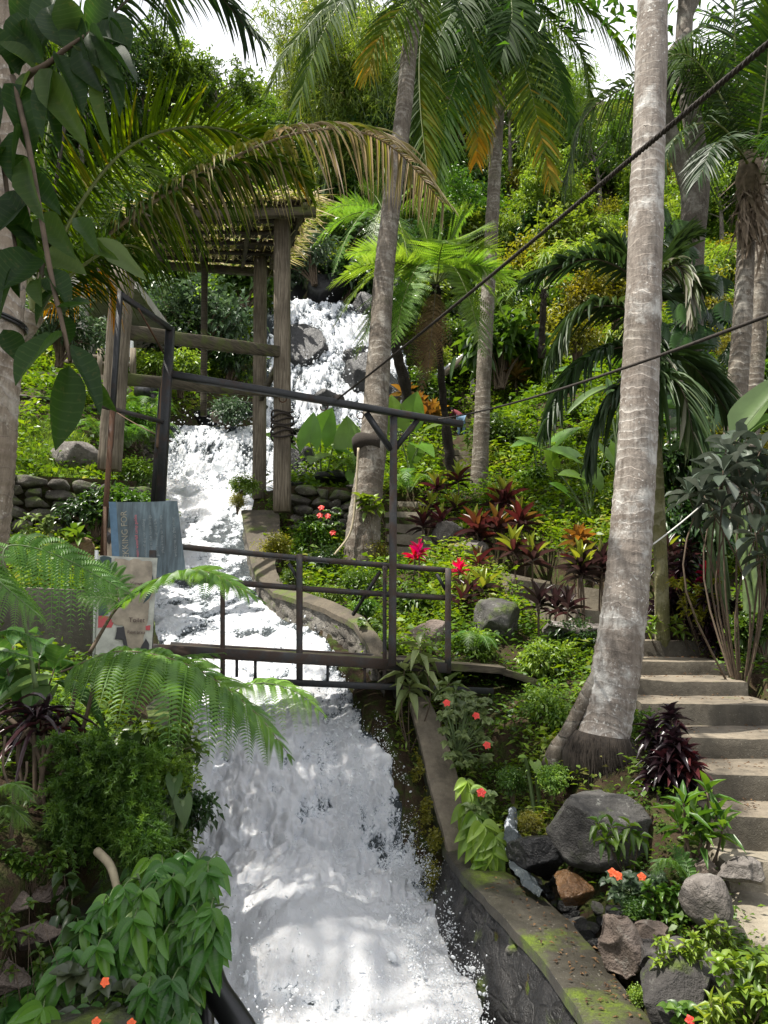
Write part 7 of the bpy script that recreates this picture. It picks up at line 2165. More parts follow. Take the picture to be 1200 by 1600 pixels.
NF = dict(npn=19, pw=.27, pinl=.23, T=T_LANCE, droop=.42, rad=.0045, dr2=.12)
fern("big arching fern frond hanging over the white water in front of the map board",
     [([(95, 1050, 2.9), (190, 1018, 2.95), (300, 1042, 3.0), (395, 1110, 3.0), (452, 1180, 2.95)], 15, .50, dict(NF, start=.08, a0=100, a1=45, rnd=(.62, .10), side_len=(.55, 1.0), up=(.05, -.22, .97), brown=True, npn=22, pinl=.22, pw=.24, droop=.30)),
      ([(110, 1060, 3.0), (200, 1045, 3.15), (290, 1025, 3.25), (350, 1020, 3.3)], 12, .22, dict(NF, start=.15, a0=80, a1=40, rnd=(.42, .1), droop=.5))])
fern("bright lime fern frond on a tall dark stalk in front of the parapet",
     [([(30, 930, 2.7), (5, 880, 2.75), (18, 852, 2.8), (90, 868, 2.85), (205, 928, 2.9)], 14, .21, dict(NF, start=.25, rnd=(.80, .1), droop=.75, up=(0, -.5, .85))),
      ([(30, 930, 2.7), (-10, 875, 2.6), (-40, 860, 2.55), (-10, 900, 2.5), (65, 965, 2.45)], 13, .18, dict(NF, start=.25, rnd=(.78, .1), droop=.8, up=(0, -.5, .85)))],
     stalk=((56, 1075, 2.75), (44, 1000, 2.73), (30, 930, 2.7)))
fern("spreading fern frond in front of the two sign boards, on a slanting brown stalk",
     [([(185, 945, 3.3), (245, 905, 3.3), (320, 893, 3.3), (412, 940, 3.3)], 13, .30, dict(NF, start=.06, a0=105, a1=45, rnd=(.6, .1), droop=.22, up=(0, -.15, 1), brown=True)),
      ([(190, 945, 3.3), (178, 905, 3.3), (140, 878, 3.3)], 9, .13, dict(NF, rnd=(.55, .1), up=(0, -.6, .8))),
      ([(190, 948, 3.28), (170, 935, 3.25), (122, 932, 3.2)], 9, .10, dict(NF, rnd=(.6, .1), up=(0, -.6, .8)))],
     stalk=((140, 1020, 3.2), (160, 985, 3.25), (175, 960, 3.28), (190, 942, 3.3)))
fern("small fern frond at the left edge under the parapet", [([(-30, 1000, 2.6), (20, 985, 2.6), (72, 1008, 2.6)], 12, .09, dict(NF, rnd=(.45, .1))), ([(-30, 1015, 2.7), (20, 1020, 2.7), (66, 1032, 2.7)], 10, .07, dict(NF, rnd=(.4, .1)))])
fern("olive fern tip reaching over the water beyond the big frond", [([(330, 1095, 3.6), (400, 1068, 3.6), (460, 1080, 3.6), (508, 1118, 3.6)], 10, .19, dict(NF, rnd=(.75, .1), droop=.7, up=(0, -.5, .8)))], m_treefern)
fern("fern under the maroon strap leaves at the left edge", [([(-20, 1240, 2.4), (20, 1225, 2.4), (50, 1250, 2.4)], 10, .09, dict(NF, rnd=(.7, .1))), ([(-20, 1270, 2.4), (15, 1260, 2.4), (45, 1290, 2.4)], 10, .08, dict(NF, rnd=(.7, .1)))])
fern("little bright fern beside the canes near the bottom steps", [([(1085, 1395, 4.6), (1060, 1352, 4.6), (1032, 1345, 4.6), (1020, 1370, 4.55)], 11, .12, dict(NF, rnd=(.7, .1), npn=10, pw=.5, pinl=.3)), ([(1085, 1395, 4.6), (1070, 1345, 4.7), (1050, 1320, 4.7)], 10, .10, dict(NF, rnd=(.5, .1), npn=10, pw=.5, pinl=.3))])
for i, (u, v, Y, lab) in enumerate(((235, 690, 14.8, "fern clump left of the middle cascade below the fat pipe end"), (228, 650, 15.5, "upper fern clump at the left of the cascade, by the fat pipe"), (555, 745, 15.0, "yellowish fern clump above the low drystone wall"), (200, 700, 12.2, "fern clump behind the double timber post"), (160, 690, 12.0, "lime fern growing on the terrace wall beside the double timber post"), (740, 1020, 8.5, "small fern under the footbridge ramp's near end"), (640, 770, 15.4, "fern by the narrow sunlit steps"))):
    q = P(u, v, Y); fr = []
    t = thing("fern", lab, "fern", tuple(q))
    for k in range(9):
        az = k * .7 + rng.normal(0, .15); L = .045 * Y * rng.uniform(.8, 1.1); h = A(math.cos(az), math.sin(az), 0)
        link("frond", fern_mesh("frond", [q, q + h * L * .4 + A(0, 0, L * .55), q + h * L * .8 + A(0, 0, L * .5), q + h * L * 1.15 + A(0, 0, L * .1)], 14, L * .32, [m_fern if i != 2 else m_treefern, m_stem_green], npn=9, pw=.5, pinl=.25, rnd=(.6, .15)), t)

# feathery shrub
def feather_shrub(label, spots, m, root):
    q = P(*root); t = thing("feathery_shrub", label, "shrub", tuple(q)); a, b = Acc(), Acc()
    for (u, v, Y, L) in spots:
        tip = P(u, v, Y); base = q + A(rng.normal(0, .04), rng.normal(0, .04), 0)
        c = catmull([base, (base + tip) / 2 + A(0, 0, .06), tip], 30); tube(b, c, np.linspace(.004, .0015, 30), 5)
        for k in range(26):
            i = rng.integers(9, 30); d0 = unit(tangents(c)[i] + rng.normal(0, .75, 3)); ln = L * rng.uniform(.35, .8)
            g = np.linspace(0, 1, 16); mid = c[i] + d0 * (g[:, None] * ln) - A(0, 0, 1) * (g[:, None] ** 2 * ln * .3)
            n = 16 * 5; p = np.repeat(mid, 5, 0)
            leaves(a, T_KITE, p, unit(d0 * .9 + rng.normal(0, .75, (n, 3))), rand_unit(n), rng.uniform(.012, .026, n), .0042, np.clip(rng.normal(.45, .18) + np.repeat(g, 5) * .25, 0, 1), .1)
    b.obj("stems", m_stem_green, t); a.obj("foliage", m, t)
    return t


spots = [(rng.uniform(85, 250), rng.uniform(1150, 1330), rng.uniform(2.55, 2.8), .13) for _ in range(60)] + [(rng.uniform(190, 245), rng.uniform(1290, 1345), 2.5, .10) for _ in range(12)]
feather_shrub("feathery fine-needled shrub on the left bank under the big fern frond", spots, m_feather, (160, 1300, 2.85))

# five-fingered vine
def palmate_vine(label, spots, L, m, root, tone=(.45, .2), name="five_finger_vine", nf=5):
    q = P(*root); t = thing(name, label, "vine", tuple(q)); a, b = Acc(), Acc(); prev = q
    for i, (u, v, Y, s) in enumerate(spots):
        c = P(u, v, Y); tone_i = np.clip(rng.normal(*tone), 0, 1)
        az0 = rng.normal(0, .35); face = unit(A(rng.normal(.1, .3), -.75, .6 + rng.normal(0, .2)))
        side = unit(np.cross(face, A(0, 0, 1))); dn = np.cross(side, face) * -1
        for k in range(nf):
            f = (k - (nf - 1) / 2) / ((nf - 1) / 2); th = f * 1.25 + az0
            d = unit(dn * -math.cos(th) * 1.0 + side * math.sin(th) + face * rng.normal(.10, .1)) if False else unit(A(0, 0, -1) * math.cos(th) * .8 + side * math.sin(th) - A(0, .35, 0) + face * rng.normal(.1, .08))
            nr = unit(face + A(0, 0, .3) + rng.normal(0, .12, 3))
            leaves(a, T_OVAL_FINE, c, d, nr, L * s * (1 - .28 * abs(f)) * rng.uniform(.9, 1.1), L * s * .40, np.clip(tone_i + rng.normal(0, .05) + (.28 if abs(f) < .3 and rng.random() < .35 else 0), 0, 1), .30)
        st = c + A(rng.normal(0, .02), .10, -.01)
        tube(b, catmull([c, (c + st) / 2 + A(0, 0, .015), st], 5), .0022, 5)
    for k in range(0, len(spots) - 1, 3):
        p0, p1 = P(*spots[k][:3]) + A(0, .10, 0), P(*spots[(k + 7) % len(spots)][:3]) + A(0, .12, 0)
        tube(b, catmull([p0, (p0 + p1) / 2 + A(0, .03, -.03), p1], 10), .004, 5)
    b.obj("stems", m_stem_green, t); a.obj("foliage", m, t)
    return t


sp = []
tries = 0
while len(sp) < 185 and tries < 12000:
    tries += 1
    u, v = rng.uniform(10, 345), rng.uniform(1335, 1620)
    # right edge of the curtain bulges over the water; its top-left border follows the soil face
    if v < 1560 - (u - 20) * 1.05 or u > 318 + 22 * math.sin((v - 1330) / 55): continue
    if any((u - x) ** 2 + (v - y) ** 2 < 12.5 ** 2 for x, y, *_ in sp): continue
    sp.append((u, v, 2.50 - (v - 1335) / 285 * .30 - .14 * (u / 345) * 0 + rng.normal(0, .07), rng.uniform(.75, 1.25)))
palmate_vine("curtain of five-fingered vine leaves hanging over the pool's left edge", sp, .088, m_vine, (250, 1500, 2.6))
sp2 = [(u + rng.normal(0, 5), v + rng.normal(0, 6), Y, s) for (u, v, Y, s) in ((735, 1245, 6.15, 1), (748, 1268, 6.0, 1.1), (738, 1290, 5.95, 1.2), (760, 1290, 5.9, 1.2), (775, 1312, 5.85, 1.2), (765, 1330, 5.8, 1), (730, 1265, 6.1, 1.1), (722, 1225, 6.3, .9), (752, 1305, 5.85, 1), (780, 1330, 5.8, .9))]
palmate_vine("lime five-fingered leaves drooping at the corner of the sloping wall flank", sp2, .20, m_lime, (728, 1300, 6.1), (.7, .15), "lime_vine")
# heart leaves and broad single leaves on the soil face
rosette_shrub("broad_leaf_plant", "plant with a few big oval leaves, one olive, on the lower left bank", (125, 1500, 2.35), [(120, 1470, 2.3), (135, 1455, 2.32)], .13, .075, 4, m_mid, T_OVAL_FINE, (.35, .25), 20, -50, .2, .004)
rosette_shrub("heart_leaf_plant", "string of small heart leaves on the stony soil face of the left bank", (105, 1400, 2.45), [(100, 1365, 2.4), (115, 1375, 2.4), (98, 1395, 2.38), (112, 1405, 2.38), (92, 1425, 2.36), (120, 1430, 2.36)], .06, .035, 3, m_dark, T_OVAL, (.6, .2), 10, -60, .2, .002)

# bronze round-leaved plant with orange flowers, and other flowering herbs
def flowering(label, root, leafspots, L, m, flowers, fm, fs, name="busy_lizzie", tone=(.5, .2)):
    q = P(*root); t = thing(name, label, "flower", tuple(q)); a, b = Acc(), Acc()
    for (u, v, Y) in leafspots:
        c = P(u, v, Y); n = 6; az = np.arange(n) * 1.05 + rng.uniform(0, 6); el = np.radians(rng.uniform(-15, 40, n))
        d = np.stack([np.cos(az) * np.cos(el), np.sin(az) * np.cos(el), np.sin(el)], -1)
        leaves(a, T_OVAL, np.repeat(c[None], n, 0), d, A(0, -.5, 1), L * rng.uniform(.7, 1.15, n), L * .72, np.clip(rng.normal(*tone, n), 0, 1), .2)
        tube(b, catmull([q + A(rng.normal(0, .02), 0, 0), (q + c) / 2 + A(0, 0, .02), c], 6), .0035, 5)
    b.obj("stems", m_stem_green, t); a.obj("foliage", m, t)
    for (u, v, Y) in flowers:
        c = P(u, v, Y); f = Acc(); th = np.linspace(0, 2 * math.pi, 5, endpoint=False) + rng.uniform(0, 1)
        X, Z = A(1, 0, .0), unit(A(0, .5, .85)); d = X * np.cos(th)[:, None] + Z * np.sin(th)[:, None]
        leaves(f, T_OVAL, np.repeat(c[None], 5, 0), d, A(0, -.85, .5), fs, fs * .95, .5, .05); f.obj("blossom", fm, t)
    return t


flowering("bronze round-leaved plant with small orange flowers among the vine at the bottom left", (150, 1570, 2.3), [(rng.uniform(105, 235), rng.uniform(1520, 1610), 2.16 + rng.normal(0, .04)) for _ in range(22)], .055, m_bronze, [(164, 1534, 2.08), (150, 1597, 2.05), (205, 1599, 2.08)], m_flower_o, .013)
flowering("pale-leaved busy lizzie with red flowers beside the sloping wall flank", (715, 1180, 6.7), [(rng.uniform(690, 765), rng.uniform(1085, 1200), 6.75 + rng.normal(0, .12)) for _ in range(60)], .075, m_pale_leaf, [(698, 1098, 6.6), (744, 1118, 6.65), (761, 1164, 6.5)], m_flower_r, .036)
flowering("busy lizzie with one red flower above the lime five-fingered leaves", (748, 1262, 6.1), [(rng.uniform(732, 768), rng.uniform(1232, 1275), 6.05) for _ in range(14)], .07, m_pale_leaf, [(752, 1238, 5.95)], m_flower_r, .04)
flowering("coral-flowered busy lizzie below the big grey boulder", (985, 1400, 4.75), [(rng.uniform(945, 1030), rng.uniform(1365, 1410), 4.72 + rng.normal(0, .06)) for _ in range(26)], .062, m_grey, [(957, 1363, 4.6), (966, 1368, 4.58), (1003, 1370, 4.55)], m_flower_o, .028)
flowering("small red-flowered herb under the low drystone wall", (500, 840, 12.6), [(rng.uniform(470, 530), rng.uniform(795, 850), 12.5 + rng.normal(0, .1)) for _ in range(40)], .10, m_mid, [(502, 793, 12.3), (500, 805, 12.3), (512, 806, 12.3), (520, 832, 12.3)], m_flower_r, .06)
flowering("green herb with an orange bloom behind the footbridge's tall posts", (580, 1000, 8.8), [(rng.uniform(562, 600), rng.uniform(965, 1030), 8.75 + rng.normal(0, .1)) for _ in range(34)], .075, m_mid, [(581, 990, 8.55)], m_flower_o, .05)
flowering("weedy herb with a red flower at the bottom right corner of the coping", (1070, 1600, 3.6), [(rng.uniform(1040, 1110), rng.uniform(1570, 1620), 3.55) for _ in range(14)], .05, m_mid, [(1078, 1594, 3.45)], m_flower_r, .022)
# pale-leaved rosettes growing through the footbridge
rosette_shrub("pale_leaf_plant", "pale grey-green rosette plant overhanging the footbridge beam beside its tall post", (640, 1095, 7.4), [(632, 1045, 7.3), (655, 1010, 7.35), (640, 1070, 7.25), (662, 1040, 7.4)], .27, .085, 9, m_pale_leaf, T_LANCE, (.5, .2), 45, -50, .25, .008)
rosette_shrub("pale_leaf_plant", "pale rosette plant under the footbridge's right end post", (705, 1110, 7.3), [(700, 1068, 7.25), (712, 1080, 7.2)], .22, .075, 9, m_pale_leaf, T_LANCE, (.35, .2), 40, -50, .25, .008)
rosette_shrub("lance_leaf_plant", "lance-leaved plant leaning on the top of the big grey boulder", (985, 1330, 5.05), [(935, 1285, 4.95), (955, 1290, 4.95), (985, 1290, 4.9), (1000, 1305, 4.9), (965, 1310, 4.9), (945, 1310, 4.9)], .11, .045, 7, m_mid, T_LANCE, (.7, .2), 40, -60, .3, .004)
rosette_shrub("cane_plant", "speckled-caned plant with long lance leaves at the left edge of the steps", (1080, 1380, 4.85), [(1068, 1255, 4.8), (1085, 1275, 4.8), (1105, 1290, 4.75), (1120, 1275, 4.75), (1060, 1285, 4.8), (1095, 1310, 4.75), (1105, 1235, 4.85), (1130, 1290, 4.7)], .19, .048, 8, m_mid, T_LANCE, (.65, .25), 75, -15, .15, .012)
rosette_shrub("leafy_herb", "dense low herb between the coral flowers and the round boulder", (1050, 1440, 4.5), [(rng.uniform(1010, 1085), rng.uniform(1385, 1440), 4.5) for _ in range(30)], .055, .032, 7, m_mid, T_OVAL, (.6, .2))
rosette_shrub("leafy_herb", "yellowish weeds trailing from the top of the large dark wet boulder", (1055, 1500, 3.85), [(rng.uniform(1022, 1105), rng.uniform(1465, 1505), 3.72) for _ in range(26)], .045, .02, 7, m_lime, T_LANCE, (.75, .2))
rosette_shrub("leafy_herb", "bright green weeds in the bottom right corner, round leaves", (1165, 1560, 3.6), [(rng.uniform(1110, 1215), rng.uniform(1490, 1610), 3.55 + rng.normal(0, .05)) for _ in range(44)], .06, .034, 7, m_lime, T_OVAL, (.6, .25))
rosette_shrub("leafy_herb", "lance-leaved weeds at the left of the bottom right corner", (1110, 1590, 3.5), [(rng.uniform(1090, 1140), rng.uniform(1560, 1610), 3.45) for _ in range(12)], .07, .022, 7, m_lime, T_LANCE, (.7, .2))
rosette_shrub("leafy_herb", "sprigs growing between the round boulder and the broken landing", (1130, 1480, 4.1), [(rng.uniform(1105, 1150), rng.uniform(1440, 1500), 4.05) for _ in range(14)], .055, .022, 7, m_lime, T_LANCE, (.6, .2))
rosette_shrub("leafy_herb", "small weeds on the stony soil face at the left edge", (50, 1350, 2.45), [(rng.uniform(-10, 100), rng.uniform(1325, 1375), 2.42) for _ in range(40)], .026, .016, 7, m_mid, T_OVAL, (.6, .2))
rosette_shrub("leafy_herb", "sparse sprigs among the embedded stones at the left edge", (40, 1480, 2.25), [(rng.uniform(-10, 70), rng.uniform(1400, 1520), 2.2) for _ in range(16)], .026, .016, 6, m_mid, T_OVAL, (.6, .2))
rosette_shrub("leafy_herb", "climbing leaves on the left side of the leaning palm base", (575, 830, 11.7), [(rng.uniform(562, 592), rng.uniform(770, 800), 11.65) for _ in range(8)], .16, .10, 6, m_lime, T_OVAL, (.5, .2))
rosette_shrub("leafy_herb", "young green leaf cluster hiding the retaining wall above the ochre block", (115, 840, 8.7), [(115, 830, 8.6), (108, 845, 8.6), (122, 838, 8.55)], .17, .09, 7, m_mid, T_OVAL, (.7, .2))
rosette_shrub("leafy_herb", "pale sprigs climbing the retaining wall at its middle", (60, 860, 8.8), [(rng.uniform(35, 85), rng.uniform(800, 865), 8.7) for _ in range(22)], .09, .05, 6, m_pale_leaf, T_OVAL, (.4, .2))

# embedded stones in the left soil face
for i, (u, v, Y, r, lab) in enumerate(((60, 1455, 2.33, (.10, .06, .045), "reddish flat stone bedded in the left soil face"), (20, 1410, 2.38, (.06, .05, .03), "narrow stone above the reddish flat stone"), (110, 1500, 2.27, (.07, .05, .035), "brown stone low in the left soil face"), (15, 1520, 2.22, (.07, .05, .05), "dark stone at the left edge near the bottom"), (80, 1395, 2.45, (.05, .04, .03), "small stone under the weeds of the soil face"))):
    boulder(lab, u, v, Y, r, 80 + i, m_rock_brown, .1 * i, "rock", 4, .1, .8, "stone")
a = Acc(); tube(a, catmull(chain((152, 1330, 2.52), (172, 1352, 2.46), (182, 1385, 2.44), (186, 1412, 2.42)), 20), [.014 - .003 * (k / 19) for k in range(20)], 10, .5, 0, True, .15); tag(a.obj("dead_branch", m_stem_pale), "bare cream-coloured dead branch sticking out above the vine", "branch")
a = Acc(); tube(a, catmull(chain((15, 1330, 2.5), (22, 1260, 2.5), (18, 1225, 2.5)), 12), .006, 6); tube(a, catmull(chain((22, 1255, 2.5), (40, 1215, 2.5), (42, 1190, 2.5)), 10), .004, 6); tube(a, catmull(chain((20, 1240, 2.5), (5, 1200, 2.5), (8, 1150, 2.5)), 10), .004, 6)
tag(a.obj("bare_sapling", m_twig), "thin bare forked sapling at the left edge", "sapling")

# striped-leaf plant and the dark strap-leaved plant
m_stripe = leaf_mat("pale_striped_leaves", G((0, (.03, .08, .02)), (.6, (.06, .14, .03)), (1, (.2, .28, .12))), .32, .3, 1.5, vein=55)
rosette_shrub("striped_plant", "plant with pale-veined striped leaves behind the maroon strap leaves", (50, 1075, 3.1), [(20, 1010, 3.1), (60, 1030, 3.05), (85, 1045, 3.0), (10, 1040, 3.0)], .26, .10, 5, m_stripe, T_OVAL_FINE, (.6, .25), 40, -30, .3, .006)
q = P(65, 1130, 2.75); t = thing("strap_leaf_plant", "dark maroon strap-leaved plant at the left bank above the feathery shrub", "plant", tuple(q))
a = Acc(); n = 46; az = np.arange(n) * 2.4; el = np.radians(rng.uniform(5, 75, n)); d = np.stack([np.cos(az) * np.cos(el), np.sin(az) * np.cos(el), np.sin(el)], -1)
leaves(a, T_STRAP, np.repeat(q[None], n, 0) + rng.normal(0, .03, (n, 3)), d, A(0, 0, 1) + rng.normal(0, .2, (n, 3)), rng.uniform(.16, .34, n), .018, np.clip(rng.normal(.5, .25, n), 0, 1), .75)
a.obj("foliage", m_purple, t)
a = Acc()
for k in range(6):
    tube(a, catmull([q + A(rng.normal(0, .03), 0, -.35), q + A(rng.normal(0, .05), .02, -.1), q + A(rng.normal(0, .05), 0, .02)], 8), .008, 6)
for (u0, v0, u1, v1) in ((85, 1240, 150, 1060), (70, 1200, 120, 1075)):
    tube(a, catmull([P(u0, v0, 2.8), P((u0 + u1) / 2 + 8, (v0 + v1) / 2, 2.85), P(u1, v1, 2.9)], 10), .008, 6)
a.obj("stems", m_twig, t)

# ------------------------------------------------------------------ the near hanging branch, its tree stands left of the viewer
t = thing("broadleaf_tree", "dark leathery-leaved tree whose near branch hangs into the photo's upper left corner", "tree", (-2.6, .6, -1.2))
a = Acc(); tube(a, catmull([A(-2.7, .5, -1.6), A(-2.6, .7, .5), A(-2.4, .9, 2.6), A(-2.5, 1.1, 4.6)], 24), np.linspace(.20, .10, 24), 14, .5, 0, True, .08); a.obj("trunk", m_bark, t)
def pb_(*a): return P(*a)
brs = [[A(-2.45, .9, 2.3), A(-1.6, 1.5, 1.7), P(-40, 130, 1.8), P(55, 110, 1.75), P(105, 75, 1.72), P(142, 50, 1.72)],
       [P(20, 120, 1.78), P(45, 230, 1.7), P(78, 420, 1.62), P(96, 500, 1.6), P(110, 565, 1.58)],
       [P(-30, 135, 1.8), P(0, 230, 1.75), P(15, 330, 1.72), P(30, 420, 1.7)],
       [A(-2.4, 1.0, 3.4), A(-1.4, 1.4, 3.6), A(-.9, 1.7, 3.2), P(60, -40, 2.0), P(90, 10, 1.95)]]
for pts in brs:
    a = Acc(); c = catmull(pts, 30); tube(a, c, np.linspace(.016 if len(pts) > 5 else .008, .004, 30), 8, .5, 0, True, .15); a.obj("branch", m_twig, t)
LV = [  # stalk u, v -> tip u, v, width px, distance, tone
    (100, 522, 20, 582, 66, 1.62, .5), (108, 572, 92, 690, 50, 1.58, .52), (112, 538, 158, 632, 34, 1.6, .25), (140, 588, 178, 640, 26, 1.6, .55), (95, 490, 135, 465, 40, 1.64, .2), (98, 492, 108, 540, 26, 1.6, .15),
    (85, 455, 52, 500, 34, 1.66, .3), (60, 435, 60, 470, 30, 1.66, .75), (55, 400, 0, 440, 60, 1.7, .3), (70, 395, 130, 420, 40, 1.7, .9), (45, 380, 20, 450, 50, 1.75, .25), (5, 515, 36, 565, 34, 1.8, .2),
    (60, 340, 110, 390, 42, 1.7, .7), (40, 320, -20, 360, 60, 1.72, .2), (30, 280, 90, 320, 44, 1.72, .3), (20, 240, 70, 300, 44, 1.72, .45), (15, 235, -30, 300, 54, 1.74, .2), (35, 200, 10, 270, 50, 1.73, .3),
    (58, 112, 95, 225, 30, 1.74, .15), (62, 108, 130, 215, 46, 1.72, .85), (48, 112, 25, 155, 46, 1.75, .8), (90, 85, 130, 160, 44, 1.72, .2), (112, 70, 200, 155, 34, 1.7, .95), (125, 60, 150, 130, 50, 1.72, .25), (140, 50, 180, 110, 48, 1.7, .5),
    (140, 50, 195, 60, 44, 1.7, .35), (138, 48, 168, -10, 46, 1.72, .4), (120, 60, 95, -10, 50, 1.75, .6), (100, 75, 70, 0, 50, 1.76, .3), (70, 100, 20, 30, 50, 1.78, .35), (55, 110, 0, 60, 46, 1.78, .75), (30, 118, -30, 30, 54, 1.8, .3),
    (150, 80, 190, 165, 40, 1.69, .3), (155, 90, 165, 210, 36, 1.7, .85), (90, 100, 60, 200, 46, 1.75, .35), (20, 130, 50, 230, 50, 1.76, .3), (0, 135, -20, 230, 60, 1.76, .2), (75, 420, 108, 470, 34, 1.64, .35), (30, 420, -10, 490, 46, 1.7, .2),
    (25, 350, 75, 410, 40, 1.7, .55), (10, 300, 50, 380, 48, 1.7, .2), (150, 60, 215, 110, 34, 1.72, .15), (85, -10, 60, 70, 46, 1.9, .35), (95, 5, 140, 80, 46, 1.9, .3), (60, -20, 20, 30, 50, 1.9, .3), (120, 340, 150, 385, 26, 1.7, .6), (60, 440, 92, 462, 30, 1.66, .4),
    (150, 372, 225, 430, 30, 1.68, .95), (130, 378, 180, 400, 22, 1.7, .8), (0, 180, -40, 260, 50, 1.75, .2), (5, 390, -35, 460, 60, 1.74, .15), (35, 250, 60, 330, 40, 1.71, .7), (15, 60, -30, 130, 56, 1.8, .3), (50, 30, 20, 100, 56, 1.82, .25),
    (160, 30, 200, 100, 46, 1.72, .22), (180, 20, 190, 90, 40, 1.73, .3), (115, 30, 130, 100, 46, 1.74, .3)]
a = Acc()
for (u0, v0, u1, v1, w, Y, r) in LV:
    p0, p1 = P(u0, v0, Y), P(u1, v1, Y + rng.normal(-.02, .05)); d = p1 - p0; L = np.linalg.norm(d)
    nr = unit(A(rng.normal(0, .55), -.8, .35 + rng.normal(0, .3)))
    leaves(a, T_OVAL_FINE, p0, d / L, nr, L * 1.05, w / F_PX * Y * 1.1, r, 0.05, wave=.035)
a.obj("leaves_near", m_hang, t) if False else a.obj("foliage", m_hang, t)
a = Acc(); n = 3600; k = rng.integers(0, 60, n)
cl = A(-3.2, .8, 5.5) + unit(rng.normal(size=(60, 3))) * rng.uniform(.5, 1.0, (60, 1)) * A(1.7, 1.5, 1.2)
p = cl[k] + rng.normal(0, .32, (n, 3))
leaves(a, T_OVAL, p, unit(rng.normal(size=(n, 3)) - A(0, 0, .6)), unit(A(0, 0, 1) + rng.normal(0, .5, (n, 3))), rng.uniform(.14, .24, n), rng.uniform(.07, .10, n), rng.random(n), .2)
a.obj("crown", m_hang, t)  # crown out of view, added and placed to shade the left foreground
b = Acc()
for q in cl[::3]: tube(b, catmull([A(-2.5, 1.1, 4.0), (A(-2.7, 1.0, 4.6) + q) / 2, q], 8), np.linspace(.05, .01, 8), 6)
b.obj("limbs", m_bark, t)

# fallen leaves lying about on the steps and walls
a = Acc(); n = 420
uu, vv = rng.uniform(1000, 1200, n), rng.uniform(985, 1350, n)
k = rng.integers(0, len(ST), n); pp = []
for i in range(n):
    ul, ur, v, Y = ST[k[i]]; z = P(600, v, Y)[2]
    x0, x1 = P(ul, v, Y)[0], P(ur, v, Y)[0]
    pp.append((rng.uniform(x0 + .05, x1 - .05), Y + abs(rng.normal(0, .28)) + .03, z + .022))
for i in range(120):
    t_ = rng.random(); j_ = rng.integers(4, len(_in) - 2)
    q_ = (_in[j_] * (1 - t_) + _in[j_ + 1] * t_); o_ = (_out[j_] * (1 - t_) + _out[j_ + 1] * t_); s_ = rng.uniform(.15, .95)
    pp.append(tuple(q_ * (1 - s_) + o_ * s_ + A(0, 0, .012)))
pp = np.array(pp); m_ = len(pp)
leaves(a, T_KITE2, pp, unit(rng.normal(size=(m_, 3)) * A(1, 1, .08)), A(0, 0, 1) + rng.normal(0, .15, (m_, 3)), rng.uniform(.012, .045, m_), rng.uniform(.006, .02, m_), rng.random(m_), 0)
tag(a.obj("leaf_litter", m_fern_dead), "scraps of dead leaf lying on the concrete steps and the coping", "litter", None, "stuff")

# bright moss cushions along the upper edge of the sloping flank, above the water
a = Acc(); n = 5200
i_ = rng.integers(0, 3, n); t_ = rng.random(n)
I4 = np.array(_in[:4]); c = I4[i_] * (1 - t_)[:, None] + I4[i_ + 1] * t_[:, None]
dn = np.abs(rng.normal(0, .17, n)); c[:, 2] -= .05 + dn; c[:, 0] -= .02 + dn * .36
keep = fbm(c * 6, 3) > -.02
c = c[keep]; m_ = len(c); out = A(-.85, -.4, .3)
leaves(a, T_KITE, c + rng.normal(0, .012, (m_, 3)), unit(out + rng.normal(0, .7, (m_, 3))), unit(rng.normal(0, 1, (m_, 3)) + A(0, 0, 1)), rng.uniform(.015, .035, m_), rng.uniform(.01, .018, m_), rng.uniform(.3, 1, m_), .2)
tag(a.obj("moss", m_olive), "bright green moss cushions along the edge of the sloping wall flank", "moss", None, "stuff")
# ------------------------------------------------------------------ camera, sky, sun
cam = bpy.data.cameras.new("camera")
cam.sensor_fit = 'VERTICAL'; cam.sensor_height = 36.0; cam.lens = 36.0 * F_PX / 1600.0
cam.clip_start = 0.02; cam.clip_end = 500
co = bpy.data.objects.new("camera", cam); COL.objects.link(co)
co.location = (0, 0, 0); co.rotation_euler = (math.radians(90) + PITCH, 0, 0)
scene.camera = co

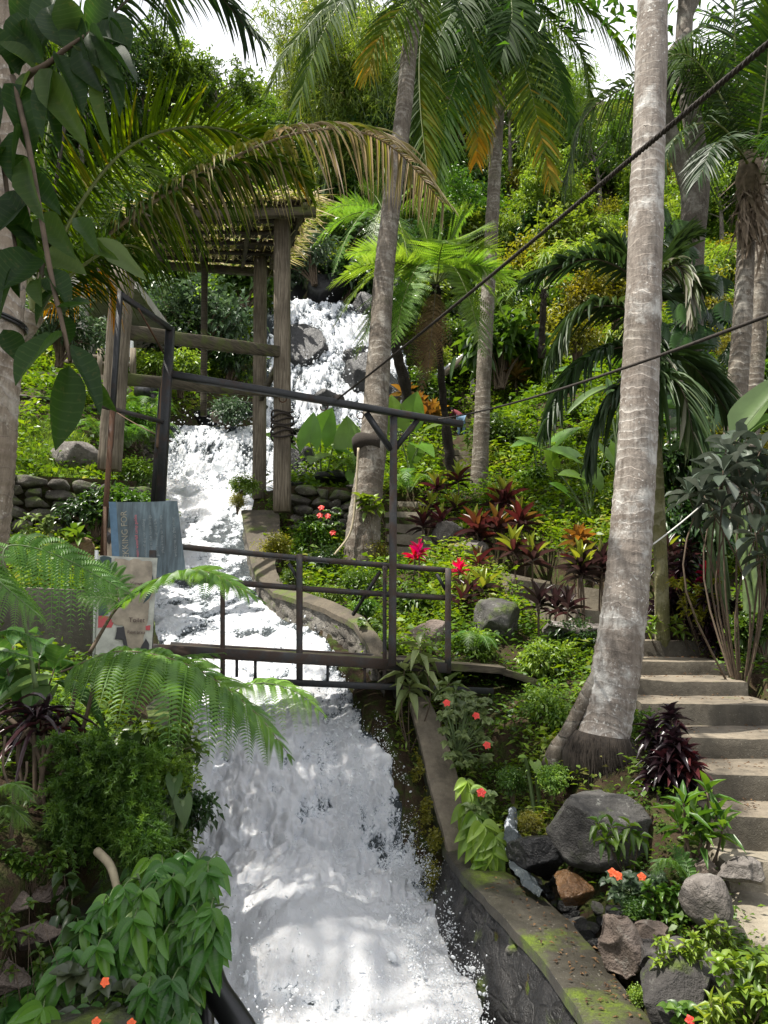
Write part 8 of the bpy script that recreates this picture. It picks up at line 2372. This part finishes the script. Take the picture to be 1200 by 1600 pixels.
SUN = unit(A(-.42, -.10, 1.05))
w = bpy.data.worlds.new("World"); scene.world = w; w.use_nodes = True
nt = w.node_tree; nt.nodes.clear()
wo = nt.nodes.new("ShaderNodeOutputWorld"); bg = nt.nodes.new("ShaderNodeBackground")
sky = nt.nodes.new("ShaderNodeTexSky"); sky.sky_type = 'NISHITA'; sky.sun_disc = False
sky.sun_elevation = math.asin(SUN[2]); sky.sun_rotation = math.atan2(SUN[0], SUN[1])
sky.air_density = 1.3; sky.dust_density = 3.0
tc = nt.nodes.new("ShaderNodeTexCoord")
cn = nt.nodes.new("ShaderNodeTexNoise"); cn.inputs["Scale"].default_value = 1.6; cn.inputs["Detail"].default_value = 6
nt.links.new(tc.outputs["Generated"], cn.inputs["Vector"])
mr = nt.nodes.new("ShaderNodeMapRange"); mr.inputs[1].default_value = .3; mr.inputs[2].default_value = .55; mr.inputs[3].default_value = .35; mr.inputs[4].default_value = .92
nt.links.new(cn.outputs[0], mr.inputs[0])
mxn = nt.nodes.new("ShaderNodeMix"); mxn.data_type = 'RGBA'
nt.links.new(mr.outputs[0], mxn.inputs[0]); nt.links.new(sky.outputs[0], mxn.inputs[6]); mxn.inputs[7].default_value = (9.5, 9.6, 9.8, 1)
nt.links.new(mxn.outputs[2], bg.inputs[0]); bg.inputs[1].default_value = .085
nt.links.new(bg.outputs[0], wo.inputs[0])

sl = bpy.data.lights.new("sun", 'SUN'); sl.energy = 5.0; sl.angle = math.radians(.6); sl.color = (1, .95, .86)
so = bpy.data.objects.new("sun", sl); COL.objects.link(so)
so.rotation_euler = Vector(-SUN).to_track_quat('-Z', 'Y').to_euler()
so.location = (-6, -4, 20)

vs = scene.view_settings
vs.view_transform = 'Standard'; vs.look = 'None'; vs.exposure = 0.95; vs.gamma = 1.0; vs.use_curve_mapping = False
cy = scene.cycles
cy.use_denoising = True
cy.max_bounces = 7; cy.diffuse_bounces = 4; cy.glossy_bounces = 2; cy.transmission_bounces = 4; cy.transparent_max_bounces = 4
cy.caustics_reflective = False; cy.caustics_refractive = False
cy.sample_clamp_indirect = 4.0
